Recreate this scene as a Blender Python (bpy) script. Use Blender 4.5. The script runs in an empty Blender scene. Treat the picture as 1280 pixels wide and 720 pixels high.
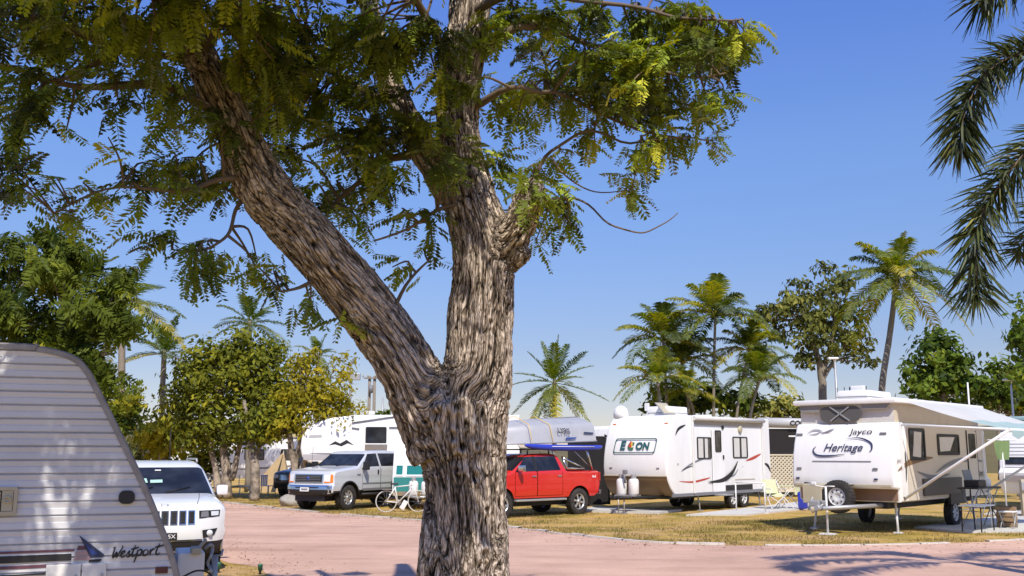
import bpy, bmesh, math, random
import numpy as np
from mathutils import Vector, Matrix, noise
R = math.radians
random.seed(7); rng = np.random.default_rng(7)
scene = bpy.context.scene
COL = scene.collection
# ------------------------------------------------------------------ camera
FPX = 1244.44; EYE = 1.9; PITCH = math.atan(206 / FPX)
SP, CP = math.sin(PITCH), math.cos(PITCH)
cam_d = bpy.data.cameras.new('camera'); cam = bpy.data.objects.new('camera', cam_d); COL.objects.link(cam)
cam.location = (0, 0, EYE); cam.rotation_euler = (R(90) + PITCH, 0, 0)
cam_d.lens = 35; cam_d.sensor_width = 36; cam_d.clip_start = .1; cam_d.clip_end = 3000
scene.camera = cam
def ray(x, y):
    a = (x - 640) / FPX; b = (360 - y) / FPX
    return a, CP - b * SP, SP + b * CP
def G(x, y, z=0.0):
    r = ray(x, y); t = (z - EYE) / r[2]
    return Vector((r[0] * t, r[1] * t, z))
def D(x, y, Y):
    r = ray(x, y); t = Y / r[1]
    return Vector((r[0] * t, Y, EYE + r[2] * t))
def mpp(Y): return Y / FPX          # metres per photo pixel, about

# ------------------------------------------------------------------ light
SUN_AZ, SUN_EL = R(12), R(50)       # azimuth measured from behind the camera towards the right
sdir = Vector((math.sin(SUN_AZ) * math.cos(SUN_EL), -math.cos(SUN_AZ) * math.cos(SUN_EL), math.sin(SUN_EL)))
sl = bpy.data.lights.new('sun', 'SUN'); so = bpy.data.objects.new('sun', sl); COL.objects.link(so)
sl.energy = 5.0; sl.angle = R(.5); sl.color = (1, .935, .83)
so.rotation_euler = sdir.to_track_quat('Z', 'Y').to_euler(); so.location = (20, -20, 30)
w = bpy.data.worlds.new('World'); scene.world = w; w.use_nodes = True
nt = w.node_tree; nt.nodes.clear()
sky = nt.nodes.new('ShaderNodeTexSky'); sky.sky_type = 'NISHITA'; sky.sun_disc = False
sky.sun_elevation = SUN_EL; sky.sun_rotation = math.atan2(sdir.x, sdir.y)
sky.altitude = 50; sky.air_density = 1.0; sky.dust_density = .15; sky.ozone_density = 3.0
mx = nt.nodes.new('ShaderNodeMix'); mx.data_type = 'RGBA'; mx.blend_type = 'MULTIPLY'; mx.inputs[0].default_value = 1
mx.inputs[7].default_value = (.95, .98, 1.22, 1)
bg = nt.nodes.new('ShaderNodeBackground'); bg.inputs[1].default_value = .125
wo = nt.nodes.new('ShaderNodeOutputWorld')
tcw = nt.nodes.new('ShaderNodeTexCoord'); sx = nt.nodes.new('ShaderNodeSeparateXYZ'); nt.links.new(tcw.outputs['Generated'], sx.inputs[0])
gr = nt.nodes.new('ShaderNodeValToRGB'); e = gr.color_ramp.elements                     # clear winter sky: deeper towards the horizon than the model
e[0].position = .02; e[0].color = (.76, .66, .60, 1); e[1].position = .10; e[1].color = (.76, .69, .66, 1)
for q_, c_ in ((.29, (.96, 1.04, 1.08, 1)), (.45, (.86, 1.02, 1.36, 1))): k_ = e.new(q_); k_.color = c_
nt.links.new(sx.outputs[2], gr.inputs[0]); m0 = nt.nodes.new('ShaderNodeMix'); m0.data_type = 'RGBA'; m0.blend_type = 'MULTIPLY'; m0.inputs[0].default_value = 1
nt.links.new(gr.outputs[0], m0.inputs[7]); nt.links.new(sky.outputs[0], m0.inputs[6]); nt.links.new(m0.outputs[2], mx.inputs[6]); nt.links.new(mx.outputs[2], bg.inputs[0]); nt.links.new(bg.outputs[0], wo.inputs[0])
scene.view_settings.view_transform = 'Standard'; scene.view_settings.look = 'None'
scene.view_settings.exposure = 0; scene.view_settings.gamma = 1
scene.render.engine = 'CYCLES'
scene.cycles.max_bounces = 6; scene.cycles.transparent_max_bounces = 8
scene.cycles.use_denoising = True

# ------------------------------------------------------------------ materials
def newmat(name):
    m = bpy.data.materials.new(name); m.use_nodes = True
    n = m.node_tree; n.nodes.clear()
    o = n.nodes.new('ShaderNodeOutputMaterial')
    return m, n, o
def M(name, col, rough=.5, metal=0., var=.12, scale=4., bump=0., bscale=60., dirt=None, coat=0., spec=.5, streak=None):
    m, n, o = newmat(name)
    p = n.nodes.new('ShaderNodeBsdfPrincipled'); n.links.new(p.outputs[0], o.inputs[0])
    p.inputs['Roughness'].default_value = rough; p.inputs['Metallic'].default_value = metal
    p.inputs['Coat Weight'].default_value = coat; p.inputs['Specular IOR Level'].default_value = spec
    tc = n.nodes.new('ShaderNodeTexCoord')
    nz = n.nodes.new('ShaderNodeTexNoise'); nz.inputs['Scale'].default_value = scale; nz.inputs['Detail'].default_value = 6
    if streak:
        mp = n.nodes.new('ShaderNodeMapping'); mp.inputs['Scale'].default_value = streak; n.links.new(tc.outputs['Object'], mp.inputs[0]); n.links.new(mp.outputs[0], nz.inputs['Vector'])
    else: n.links.new(tc.outputs['Object'], nz.inputs['Vector'])
    rp = n.nodes.new('ShaderNodeValToRGB'); n.links.new(nz.outputs[0], rp.inputs[0])
    c2 = dirt or tuple(c * (1 - var * 2) for c in col)
    rp.color_ramp.elements[0].position = .32; rp.color_ramp.elements[1].position = .62
    rp.color_ramp.elements[0].color = tuple(col[i] * (1 - var) + c2[i] * var for i in range(3)) + (1,)
    rp.color_ramp.elements[1].color = tuple(col) + (1,)
    n.links.new(rp.outputs[0], p.inputs['Base Color'])
    if bump:
        n2 = n.nodes.new('ShaderNodeTexNoise'); n2.inputs['Scale'].default_value = bscale; n2.inputs['Detail'].default_value = 4
        n.links.new(tc.outputs['Object'], n2.inputs['Vector'])
        b = n.nodes.new('ShaderNodeBump'); b.inputs['Strength'].default_value = bump; b.inputs['Distance'].default_value = .02
        n.links.new(n2.outputs[0], b.inputs['Height']); n.links.new(b.outputs[0], p.inputs['Normal'])
    return m
def LM(name, dark, light, yellow=None, trans=.4, gloss=.035):
    """leaf: colour picked by the per-leaf attribute 'tint', part of the light comes through"""
    m, n, o = newmat(name)
    at = n.nodes.new('ShaderNodeAttribute'); at.attribute_name = 'tint'
    rp = n.nodes.new('ShaderNodeValToRGB'); n.links.new(at.outputs['Fac'], rp.inputs[0])
    e = rp.color_ramp.elements; e[0].color = dark + (1,); e[0].position = .1; e[1].color = light + (1,); e[1].position = .75
    if yellow:
        q = e.new(.97); q.color = yellow + (1,)
    d = n.nodes.new('ShaderNodeBsdfDiffuse'); t = n.nodes.new('ShaderNodeBsdfTranslucent'); g = n.nodes.new('ShaderNodeBsdfGlossy')
    g.inputs['Roughness'].default_value = .45; g.inputs['Color'].default_value = (.6, .6, .55, 1)
    hs = n.nodes.new('ShaderNodeHueSaturation'); hs.inputs['Hue'].default_value = .505; hs.inputs['Saturation'].default_value = 1.15; hs.inputs['Value'].default_value = 1.3
    n.links.new(rp.outputs[0], d.inputs[0]); n.links.new(rp.outputs[0], hs.inputs['Color']); n.links.new(hs.outputs[0], t.inputs[0])
    m1 = n.nodes.new('ShaderNodeMixShader'); m1.inputs[0].default_value = trans
    n.links.new(d.outputs[0], m1.inputs[1]); n.links.new(t.outputs[0], m1.inputs[2])
    fr = n.nodes.new('ShaderNodeFresnel'); fr.inputs[0].default_value = 1.35
    mu = n.nodes.new('ShaderNodeMath'); mu.operation = 'MULTIPLY'; mu.inputs[1].default_value = gloss * 6
    n.links.new(fr.outputs[0], mu.inputs[0])
    m2 = n.nodes.new('ShaderNodeMixShader'); n.links.new(mu.outputs[0], m2.inputs[0])
    n.links.new(m1.outputs[0], m2.inputs[1]); n.links.new(g.outputs[0], m2.inputs[2]); n.links.new(m2.outputs[0], o.inputs[0])
    return m
def glassmat(name, col=(.012, .014, .018), rough=.06):
    m, n, o = newmat(name)
    p = n.nodes.new('ShaderNodeBsdfPrincipled'); n.links.new(p.outputs[0], o.inputs[0])
    tc = n.nodes.new('ShaderNodeTexCoord'); nz = n.nodes.new('ShaderNodeTexNoise'); nz.inputs['Scale'].default_value = 2.2
    n.links.new(tc.outputs['Object'], nz.inputs['Vector'])
    rp = n.nodes.new('ShaderNodeValToRGB'); n.links.new(nz.outputs[0], rp.inputs[0])
    rp.color_ramp.elements[0].position = .4; rp.color_ramp.elements[1].position = .7
    rp.color_ramp.elements[0].color = tuple(col) + (1,); rp.color_ramp.elements[1].color = tuple(c * 2.6 + .004 for c in col) + (1,)
    n.links.new(rp.outputs[0], p.inputs['Base Color'])
    p.inputs['Roughness'].default_value = rough; p.inputs['IOR'].default_value = 1.45
    return m

WHITE = M('white_gelcoat', (.87, .855, .815), .35, var=.11, scale=1.7, dirt=(.45, .41, .34), streak=(2.2, 2.2, .45))
WHITE2 = M('white_panel', (.79, .775, .73), .45, var=.14, scale=2.0, dirt=(.42, .39, .33), streak=(2.2, 2.2, .45))
CARWHITE = M('white_car_paint', (.82, .81, .77), .25, var=.04, coat=.6)
SILVER = M('silver_car_paint', (.68, .69, .69), .28, metal=.25, var=.08, coat=.5)
RED = M('red_car_paint', (.62, .022, .014), .25, var=.10, coat=.7)
DARKCAR = M('dark_car_paint', (.03, .032, .04), .3, coat=.5)
BLACK = M('black_plastic', (.014, .013, .013), .6, var=.2)
RUBBER = M('tyre_rubber', (.022, .020, .019), .85, var=.3, scale=9, dirt=(.10, .08, .06))
CHROME = M('chrome', (.70, .70, .69), .16, metal=1., var=.05)
ALLOY = M('alloy', (.62, .62, .62), .32, metal=.75, var=.1)
STEELW = M('white_steel_rim', (.66, .65, .62), .45, var=.15)
GALV = M('galvanised_steel', (.45, .45, .44), .5, metal=.5, var=.2, scale=12)
GLASS = glassmat('dark_glass')
CGLASS = glassmat('caravan_window', (.055, .05, .042), .12)
MESHW = M('fly_screen', (.10, .095, .09), .8)
LENS = M('clear_lens', (.75, .78, .80), .1, var=.1)
ORANGE = M('amber_lens', (.85, .22, .02), .25)
REDL = M('red_lens', (.45, .02, .015), .25)
BROWN = M('brown_rock_guard', (.24, .155, .075), .5, metal=.0, var=.25, scale=2.5, dirt=(.13, .08, .04))
BROWN2 = M('tan_checker_plate', (.27, .17, .11), .5, var=.25, scale=5)
BEIGE_SHADE = M('beige_shaded_side', (.62, .55, .44), .5, var=.12)  # white caravan side, coloured beige for warm awning shade and dirt
CANVAS = M('beige_canvas', (.52, .45, .34), .85, var=.2, scale=3, bump=.3, bscale=25)
CANVASW = M('pale_canvas', (.66, .63, .57), .85, var=.2, scale=3, bump=.3, bscale=18)
GREYCAN = M('grey_canvas', (.25, .24, .23), .85, var=.2)
def cloth(name, col):
    m, n, o = newmat(name); d = n.nodes.new('ShaderNodeBsdfDiffuse'); t = n.nodes.new('ShaderNodeBsdfTranslucent'); x = n.nodes.new('ShaderNodeMixShader'); x.inputs[0].default_value = .42
    tc = n.nodes.new('ShaderNodeTexCoord'); z = n.nodes.new('ShaderNodeTexNoise'); z.inputs['Scale'].default_value = 1.3; z.inputs['Detail'].default_value = 5; n.links.new(tc.outputs['Object'], z.inputs['Vector'])
    r = n.nodes.new('ShaderNodeValToRGB'); n.links.new(z.outputs[0], r.inputs[0]); r.color_ramp.elements[0].color = tuple(c * .84 for c in col) + (1,); r.color_ramp.elements[1].color = tuple(col) + (1,); r.color_ramp.elements[1].position = .6
    for s in (d, t): n.links.new(r.outputs[0], s.inputs[0])
    n.links.new(d.outputs[0], x.inputs[1]); n.links.new(t.outputs[0], x.inputs[2]); n.links.new(x.outputs[0], o.inputs[0]); return m
AWN = cloth('white_awning', (.80, .82, .80)); AWNB = cloth('pale_teal_awning', (.50, .68, .68))
NAVY = M('navy_print', (.03, .04, .09), .5)
INK = M('black_print', (.018, .016, .017), .5)
MAROON = M('maroon_print', (.13, .05, .07), .5)
GREYP = M('grey_print', (.20, .20, .21), .5)
REDP = M('red_print', (.50, .06, .03), .5)
BLUEP = M('blue_print', (.03, .06, .24), .5)
TEALP = M('dark_teal_print', (.02, .10, .10), .5)
GREENP = M('green_print', (.04, .16, .08), .5)
YELP = M('yellow_print', (.75, .48, .06), .5)
TANP = M('brown_print', (.20, .11, .045), .5)
LETW = M('white_print', (.78, .77, .74), .5)
CREAM = M('cream_plastic', (.50, .44, .30), .5, var=.2)
TEAL = M('teal_paint', (.035, .22, .20), .4)
BLUE = M('blue_plastic', (.03, .05, .42), .35)
ALU = M('aluminium_hull', (.55, .54, .52), .45, metal=.35, var=.22, scale=3)
WOOD = M('timber', (.30, .19, .10), .75, var=.3, scale=8)
PALEGREEN = M('pale_green_fabric', (.58, .58, .36), .85)
GREENF = M('green_cloth', (.18, .26, .10), .9)
CONC = M('concrete', (.56, .54, .49), .85, var=.2, scale=3, bump=.2)
YELBLD = M('yellow_render', (.50, .42, .20), .8)
TANC = M('tan_canvas', (.50, .36, .19), .85, var=.25, bump=.3)
STONE = M('stone', (.36, .33, .28), .9, var=.3, bump=.6, bscale=12)
PAPER = M('paper_card', (.40, .62, .50), .8)
BLACKSHADE = M('black_shade_cloth', (.016, .013, .013), .9, var=.2)

# ------------------------------------------------------------------ mesh helpers
def setprops(o, label=None, cat=None, group=None, kind=None):
    if label: o['label'] = label
    if cat: o['category'] = cat
    if group: o['group'] = group
    if kind: o['kind'] = kind
    return o
def root(name, label, cat, loc=(0, 0, 0), rz=0., group=None):
    o = bpy.data.objects.new(name, None); COL.objects.link(o); o.empty_display_size = .3
    o.location = loc; o.rotation_euler = (0, 0, rz)
    return setprops(o, label, cat, group)
def link(name, me, mats, parent=None):
    o = bpy.data.objects.new(name, me); COL.objects.link(o)
    for m in (mats if isinstance(mats, (list, tuple)) else [mats]): me.materials.append(m)
    if parent is not None: o.parent = parent
    return o
class MB:
    def __init__(s): s.b = bmesh.new(); s.mi = 0
    def face(s, pts):
        f = s.b.faces.new([s.b.verts.new(p) for p in pts]); f.material_index = s.mi; return f
    def box(s, c, d, rot=None, bev=0.):
        m = Matrix.Translation(c)
        if rot is not None: m = m @ (rot.to_4x4() if hasattr(rot, 'to_4x4') else rot)
        r = bmesh.ops.create_cube(s.b, size=1, matrix=m @ Matrix.Diagonal((d[0], d[1], d[2], 1)))
        for v in r['verts']:
            for f in v.link_faces: f.material_index = s.mi
        if bev:
            es = list({e for v in r['verts'] for e in v.link_edges})
            rr = bmesh.ops.bevel(s.b, geom=es, offset=bev, segments=2, affect='EDGES', profile=.6)
            for f in rr['faces']: f.material_index = s.mi
        return s
    def tube(s, pts, rad, n=8, cap=True):
        pts = [Vector(p) for p in pts]
        if not isinstance(rad, (list, tuple)): rad = [rad] * len(pts)
        rings = []; up = None
        for i, p in enumerate(pts):
            t = (pts[min(i + 1, len(pts) - 1)] - pts[max(i - 1, 0)])
            if t.length < 1e-9: t = Vector((0, 0, 1))
            t.normalize()
            if up is None:
                up = Vector((0, 0, 1)) if abs(t.z) < .9 else Vector((1, 0, 0))
            a = t.cross(up)
            if a.length < 1e-6: a = t.cross(Vector((0, 1, 0)))
            a.normalize(); b = a.cross(t); up = b
            rings.append([s.b.verts.new(p + (a * math.cos(k * 2 * math.pi / n) + b * math.sin(k * 2 * math.pi / n)) * rad[i]) for k in range(n)])
        for r0, r1 in zip(rings, rings[1:]):
            for k in range(n):
                f = s.b.faces.new((r0[k], r0[(k + 1) % n], r1[(k + 1) % n], r1[k])); f.material_index = s.mi; f.smooth = True
        if cap:
            f = s.b.faces.new(rings[0][::-1]); f.material_index = s.mi
            f = s.b.faces.new(rings[-1]); f.material_index = s.mi
        return s
    def lathe(s, prof, c=(0, 0, 0), axis='z', n=24):
        rings = []
        for r, h in prof:
            ring = []
            for k in range(n):
                a = 2 * math.pi * k / n
                q = (r * math.cos(a), r * math.sin(a), h)
                if axis == 'y': q = (q[0], h, q[1])
                if axis == 'x': q = (h, q[0], q[1])
                ring.append(s.b.verts.new(Vector(c) + Vector(q)))
            rings.append(ring)
        for r0, r1 in zip(rings, rings[1:]):
            for k in range(n):
                f = s.b.faces.new((r0[k], r0[(k + 1) % n], r1[(k + 1) % n], r1[k])); f.material_index = s.mi; f.smooth = True
        return s
    def prism(s, poly, ax_o, ax_u, ax_v, depth):
        """polygon in the u,v plane pushed along u x v"""
        o, u, v = Vector(ax_o), Vector(ax_u), Vector(ax_v); nn = u.cross(v).normalized() * depth
        a = [s.b.verts.new(o + u * p[0] + v * p[1]) for p in poly]; b = [s.b.verts.new(x.co + nn) for x in a]
        k = len(poly)
        for f in [s.b.faces.new(a[::-1]), s.b.faces.new(b)] + [s.b.faces.new((a[i], a[(i + 1) % k], b[(i + 1) % k], b[i])) for i in range(k)]:
            f.material_index = s.mi
        return s
    def build(s, name, mats, parent=None, smooth=None, deform=None, merge=False):
        if merge: bmesh.ops.remove_doubles(s.b, verts=s.b.verts, dist=1e-4)
        if deform:
            for v in s.b.verts: v.co = deform(v.co)
        if merge: bmesh.ops.dissolve_degenerate(s.b, edges=s.b.edges, dist=1e-5)
        if merge or smooth: bmesh.ops.recalc_face_normals(s.b, faces=s.b.faces)
        if smooth:
            for f in s.b.faces: f.smooth = True
            for e in s.b.edges:
                if len(e.link_faces) == 2 and e.calc_face_angle(0) > R(smooth): e.smooth = False
        me = bpy.data.meshes.new(name); s.b.to_mesh(me); s.b.free()
        return link(name, me, mats, parent)
class Fr:
    """a flat frame: origin, u (right), v (up), n (out)"""
    def __init__(s, o, u, v):
        s.o, s.u, s.v = Vector(o), Vector(u).normalized(), Vector(v).normalized(); s.n = s.u.cross(s.v).normalized()
    def __call__(s, a, b, c=0.): return s.o + s.u * a + s.v * b + s.n * c
    def rot(s): return Matrix((s.u, s.v, s.n)).transposed()
def poly(fr, pts, name, mat, parent, off=.004):
    m = MB(); f = m.face([fr(a, b, off) for a, b in pts])
    bmesh.ops.triangulate(m.b, faces=[f])
    return m.build(name, mat, parent)
def ribbon(m, fr, pts, wd, off):
    """brush stroke along pts in a frame, width list or number"""
    n = len(pts); P = [Vector((p[0], p[1])) for p in pts]
    W_ = wd if isinstance(wd, (list, tuple)) else [wd] * n
    L = []; Rr = []
    for i in range(n):
        t = P[min(i + 1, n - 1)] - P[max(i - 1, 0)]; t.normalize(); q = Vector((-t.y, t.x)) * W_[i] * .5
        L.append(m.b.verts.new(fr(*(P[i] + q), off))); Rr.append(m.b.verts.new(fr(*(P[i] - q), off)))
    for i in range(n - 1):
        m.b.faces.new((Rr[i], Rr[i + 1], L[i + 1], L[i])).material_index = m.mi
def smooth_curve(pts, k=6):
    """Catmull-Rom"""
    P = [Vector(p) for p in pts]; out = []
    for i in range(len(P) - 1):
        p0, p1, p2, p3 = P[max(i - 1, 0)], P[i], P[i + 1], P[min(i + 2, len(P) - 1)]
        for j in range(k):
            t = j / k
            out.append(.5 * ((2 * p1) + (p2 - p0) * t + (2 * p0 - 5 * p1 + 4 * p2 - p3) * t * t + (3 * p1 - p0 - 3 * p2 + p3) * t ** 3))
    out.append(P[-1]); return out
def text(body, size, mat, parent, fr, a, b, name='lettering', shear=0., bold=0., off=.005, width=None, sx=1.):
    cu = bpy.data.curves.new('text', 'FONT'); cu.body = body; cu.size = size; cu.align_x = 'CENTER'; cu.align_y = 'CENTER'
    cu.shear = shear; cu.offset = bold; cu.fill_mode = 'FRONT'
    ob = bpy.data.objects.new('text', cu); COL.objects.link(ob)
    dg = bpy.context.evaluated_depsgraph_get(); me = bpy.data.meshes.new_from_object(ob.evaluated_get(dg))
    bpy.data.objects.remove(ob); bpy.data.curves.remove(cu)
    xs = [v.co.x for v in me.vertices]; k = sx
    if width: k = width / (max(xs) - min(xs))
    for v in me.vertices: v.co = fr(a + v.co.x * k, b + v.co.y, off)
    me.materials.clear()
    return link(name, me, mat, parent)
def ring_poly(m, fr, outer, inner, off):
    n = len(outer)
    o = [m.b.verts.new(fr(p[0], p[1], off)) for p in outer]; i_ = [m.b.verts.new(fr(p[0], p[1], off)) for p in inner]
    for k in range(n): m.b.faces.new((o[k], o[(k + 1) % n], i_[(k + 1) % n], i_[k])).material_index = m.mi
def rrect(a0, b0, a1, b1, r, k=5, lean=0.):
    out = []
    for cx, cy, s in ((a1 - r, b1 - r, 0), (a0 + r, b1 - r, 90), (a0 + r, b0 + r, 180), (a1 - r, b0 + r, 270)):
        for j in range(k + 1):
            t = R(s + 90 * j / k); y = cy + r * math.sin(t)
            out.append((cx + r * math.cos(t) + lean * (y - (b0 + b1) / 2), y))
    return out
def window(fr, a0, b0, a1, b1, parent, frame=BLACK, glass=CGLASS, t=.035, r=.06, curtain=None, label=None, name='window', split=False):
    m = MB(); o = rrect(a0, b0, a1, b1, r); i_ = rrect(a0 + t, b0 + t, a1 - t, b1 - t, r * .6)
    ring_poly(m, fr, o, i_, .022)
    n = len(o)
    for src, c0 in ((o, 0.), (i_, .006)):
        for k in range(n):
            p, q = src[k], src[(k + 1) % n]
            m.face([fr(*p, c0), fr(*q, c0), fr(*q, .022), fr(*p, .022)])
    if split:
        c = (a0 + a1) / 2
        m.box(fr(c, (b0 + b1) / 2, .012), (t * .8, b1 - b0 - t, .018), fr.rot())
    f = m.build(name, frame, parent, merge=True)
    if label: f['label'] = label
    poly(fr, i_, 'pane', glass, f, .008)
    if curtain:
        for (u0, u1) in curtain:
            poly(fr, [(a0 + t + (a1 - a0 - 2 * t) * u0, b0 + t), (a0 + t + (a1 - a0 - 2 * t) * u1, b0 + t), (a0 + t + (a1 - a0 - 2 * t) * u1, b1 - t), (a0 + t + (a1 - a0 - 2 * t) * u0, b1 - t)], 'curtain', CANVASW, f, .010)
    return f
def body_profile(prof, W, mat, parent, name='body', bev=.06, seg=3):
    """closed side profile (x,z) extruded to width W, edges of both sides rounded"""
    m = MB(); k = len(prof)
    a = [m.b.verts.new((p[0], -W / 2, p[1])) for p in prof]; b = [m.b.verts.new((p[0], W / 2, p[1])) for p in prof]
    m.b.faces.new(a); m.b.faces.new(b[::-1])
    for i in range(k): m.b.faces.new((a[i], b[i], b[(i + 1) % k], a[(i + 1) % k]))
    bmesh.ops.recalc_face_normals(m.b, faces=m.b.faces)
    if bev:
        es = [e for e in m.b.edges if abs(e.verts[0].co.y - e.verts[1].co.y) < 1e-6]
        bmesh.ops.bevel(m.b, geom=es, offset=bev, segments=seg, affect='EDGES', profile=.5, clamp_overlap=True)
    return m.build(name, mat, parent, smooth=38)
def wheel(parent, x, y, r, wd, spokes=6, rim=ALLOY, rr=.62, z=None, name='wheel', axis='y', steel=False):
    s = 1 if y > 0 else -1; z = r if z is None else z
    c = (x, y, z); h = wd / 2
    m = MB(); m.lathe([(r * rr, -h * .85), (r * .92, -h), (r * .985, -h * .8), (r, -h * .45), (r, h * .45), (r * .985, h * .8), (r * .92, h), (r * rr, h * .85)], c, axis, 32)
    for k in range(32):                                       # tread blocks
        a = 2 * math.pi * k / 32
        p = Vector((math.cos(a) * r, 0, math.sin(a) * r)) if axis == 'y' else Vector((0, math.cos(a) * r, math.sin(a) * r))
        rot = Matrix.Rotation(-a, 4, 'Y') if axis == 'y' else Matrix.Rotation(a, 4, 'X')
        if axis == 'y': m.box(Vector(c) + p, (.018, wd * .86, r * .11), rot)
        else: m.box(Vector(c) + p, (wd * .86, .018, r * .11), rot)
    ty = m.build(name, RUBBER, parent)
    R0 = r * rr
    m = MB()
    f = h * .78 * s
    m.lathe([(R0 * 1.03, -f * .6), (R0 * 1.03, f * .98), (R0 * .93, f * 1.0), (R0 * .88, f * .55)], c, axis, 32)
    m.mi = 1
    m.lathe([(R0 * .90, f * .15), (.001, f * .15)], c, axis, 24)
    m.mi = 0
    if steel:
        m.lathe([(R0 * .9, f * .5), (R0 * .62, f * .78), (R0 * .40, f * .78), (R0 * .30, f * .55), (.001, f * .55)], c, axis, 24)
        m.mi = 1
        for k in range(8):
            a = 2 * math.pi * k / 8
            q = (math.cos(a) * R0 * .68, f * .80, math.sin(a) * R0 * .68) if axis == 'y' else (f * .80, math.cos(a) * R0 * .68, math.sin(a) * R0 * .68)
            d = (R0 * .16, .02, R0 * .16) if axis == 'y' else (.02, R0 * .16, R0 * .16)
            m.box(Vector(c) + Vector(q), d, bev=.008)
    else:
        for k in range(spokes):
            a = 2 * math.pi * k / spokes + .2
            if axis == 'y':
                m.box(Vector(c) + Vector((math.cos(a) * R0 * .52, f * .72, math.sin(a) * R0 * .52)), (R0 * .86, abs(f) * .35, R0 * .25), Matrix.Rotation(-a, 4, 'Y'), bev=.01)
            else:
                m.box(Vector(c) + Vector((f * .72, math.cos(a) * R0 * .52, math.sin(a) * R0 * .52)), (abs(f) * .35, R0 * .86, R0 * .25), Matrix.Rotation(a, 4, 'X'), bev=.01)
        m.lathe([(R0 * .24, f * .6), (R0 * .22, f * .98), (.001, f * 1.0)], c, axis, 16)
    m.build('rim', [rim, BLACK], ty)
    return ty

# numpy built leaf clouds -------------------------------------------------
def np_mesh(name, V, Q, tint, mats, parent=None, fmat=None):
    me = bpy.data.meshes.new(name); nv, nq, k = len(V), len(Q), Q.shape[1]
    me.vertices.add(nv); me.vertices.foreach_set('co', V.astype(np.float32).ravel())
    me.loops.add(nq * k); me.loops.foreach_set('vertex_index', Q.astype(np.int32).ravel())
    me.polygons.add(nq); me.polygons.foreach_set('loop_start', np.arange(0, nq * k, k, dtype=np.int32))
    try: me.polygons.foreach_set('loop_total', np.full(nq, k, dtype=np.int32))
    except Exception: pass
    me.update(calc_edges=True)
    if tint is not None:
        a = me.attributes.new('tint', 'FLOAT', 'POINT'); a.data.foreach_set('value', tint.astype(np.float32))
    return link(name, me, mats, parent)
def stamp(tV, tQ, pos, Rm, sc, tint):
    """many copies of a template (tV,tQ): returns V,Q,tint arrays"""
    n, k = len(pos), len(tV)
    V = np.einsum('nij,kj->nki', Rm, tV) * np.asarray(sc)[:, None, None] + pos[:, None, :]
    Q = (tQ[None] + (np.arange(n) * k)[:, None, None]).reshape(-1, tQ.shape[1])
    return V.reshape(-1, 3), Q, np.repeat(tint, k)
def rots(dirs, ups, roll=None):
    """columns: x along dirs, z near ups"""
    x = dirs / np.linalg.norm(dirs, axis=1, keepdims=True)
    y = np.cross(ups, x); y /= np.linalg.norm(y, axis=1, keepdims=True) + 1e-9
    z = np.cross(x, y)
    if roll is not None:
        c, s = np.cos(roll)[:, None], np.sin(roll)[:, None]
        y, z = y * c + z * s, z * c - y * s
    return np.stack([x, y, z], axis=2)
def merge_np(parts):
    V = []; Q = []; T = []; o = 0
    for v, q, t in parts: V.append(v); Q.append(q + o); T.append(t); o += len(v)
    return np.concatenate(V), np.concatenate(Q), np.concatenate(T)
LEAF = (np.array([[0, 0, 0], [.5, .24, .06], [1, 0, -.06], [.5, -.24, .06]]), np.array([[0, 3, 2, 1]]))
def pinnate(pairs=9, plen=.27, pw=.075, droop=.25, seed=0):
    r = np.random.default_rng(seed); V = []; Q = []
    for i in range(pairs):
        t = .14 + .86 * i / (pairs - 1); z = -droop * t * t
        L = plen * (.75 + .5 * math.sin(math.pi * min(1, t * .9 + .1))) * r.uniform(.8, 1.12)
        for s in (-1, 1):
            fx = r.uniform(.25, .55); dz = -r.uniform(.15, .75)
            d = np.array([fx, s * 1., dz]); d /= np.linalg.norm(d)
            b = np.array([t, 0, z]); side = np.cross(d, [0, 0, 1.]); side /= np.linalg.norm(side) + 1e-9
            side = side * math.cos(r.uniform(-.5, .5)) + np.array([0, 0, 1.]) * math.sin(r.uniform(-.5, .5))
            w_ = pw * r.uniform(.8, 1.2); k = len(V)
            V += [b, b + d * L * .45 + side * w_ * .5, b + d * L, b + d * L * .45 - side * w_ * .5]; Q.append([k, k + 1, k + 2, k + 3])
    k = len(V); V += [np.array([0, .012, 0]), np.array([0, -.012, 0]), np.array([1, -.005, -droop]), np.array([1, .005, -droop])]; Q.append([k, k + 1, k + 2, k + 3])
    return np.array(V), np.array(Q)
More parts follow.
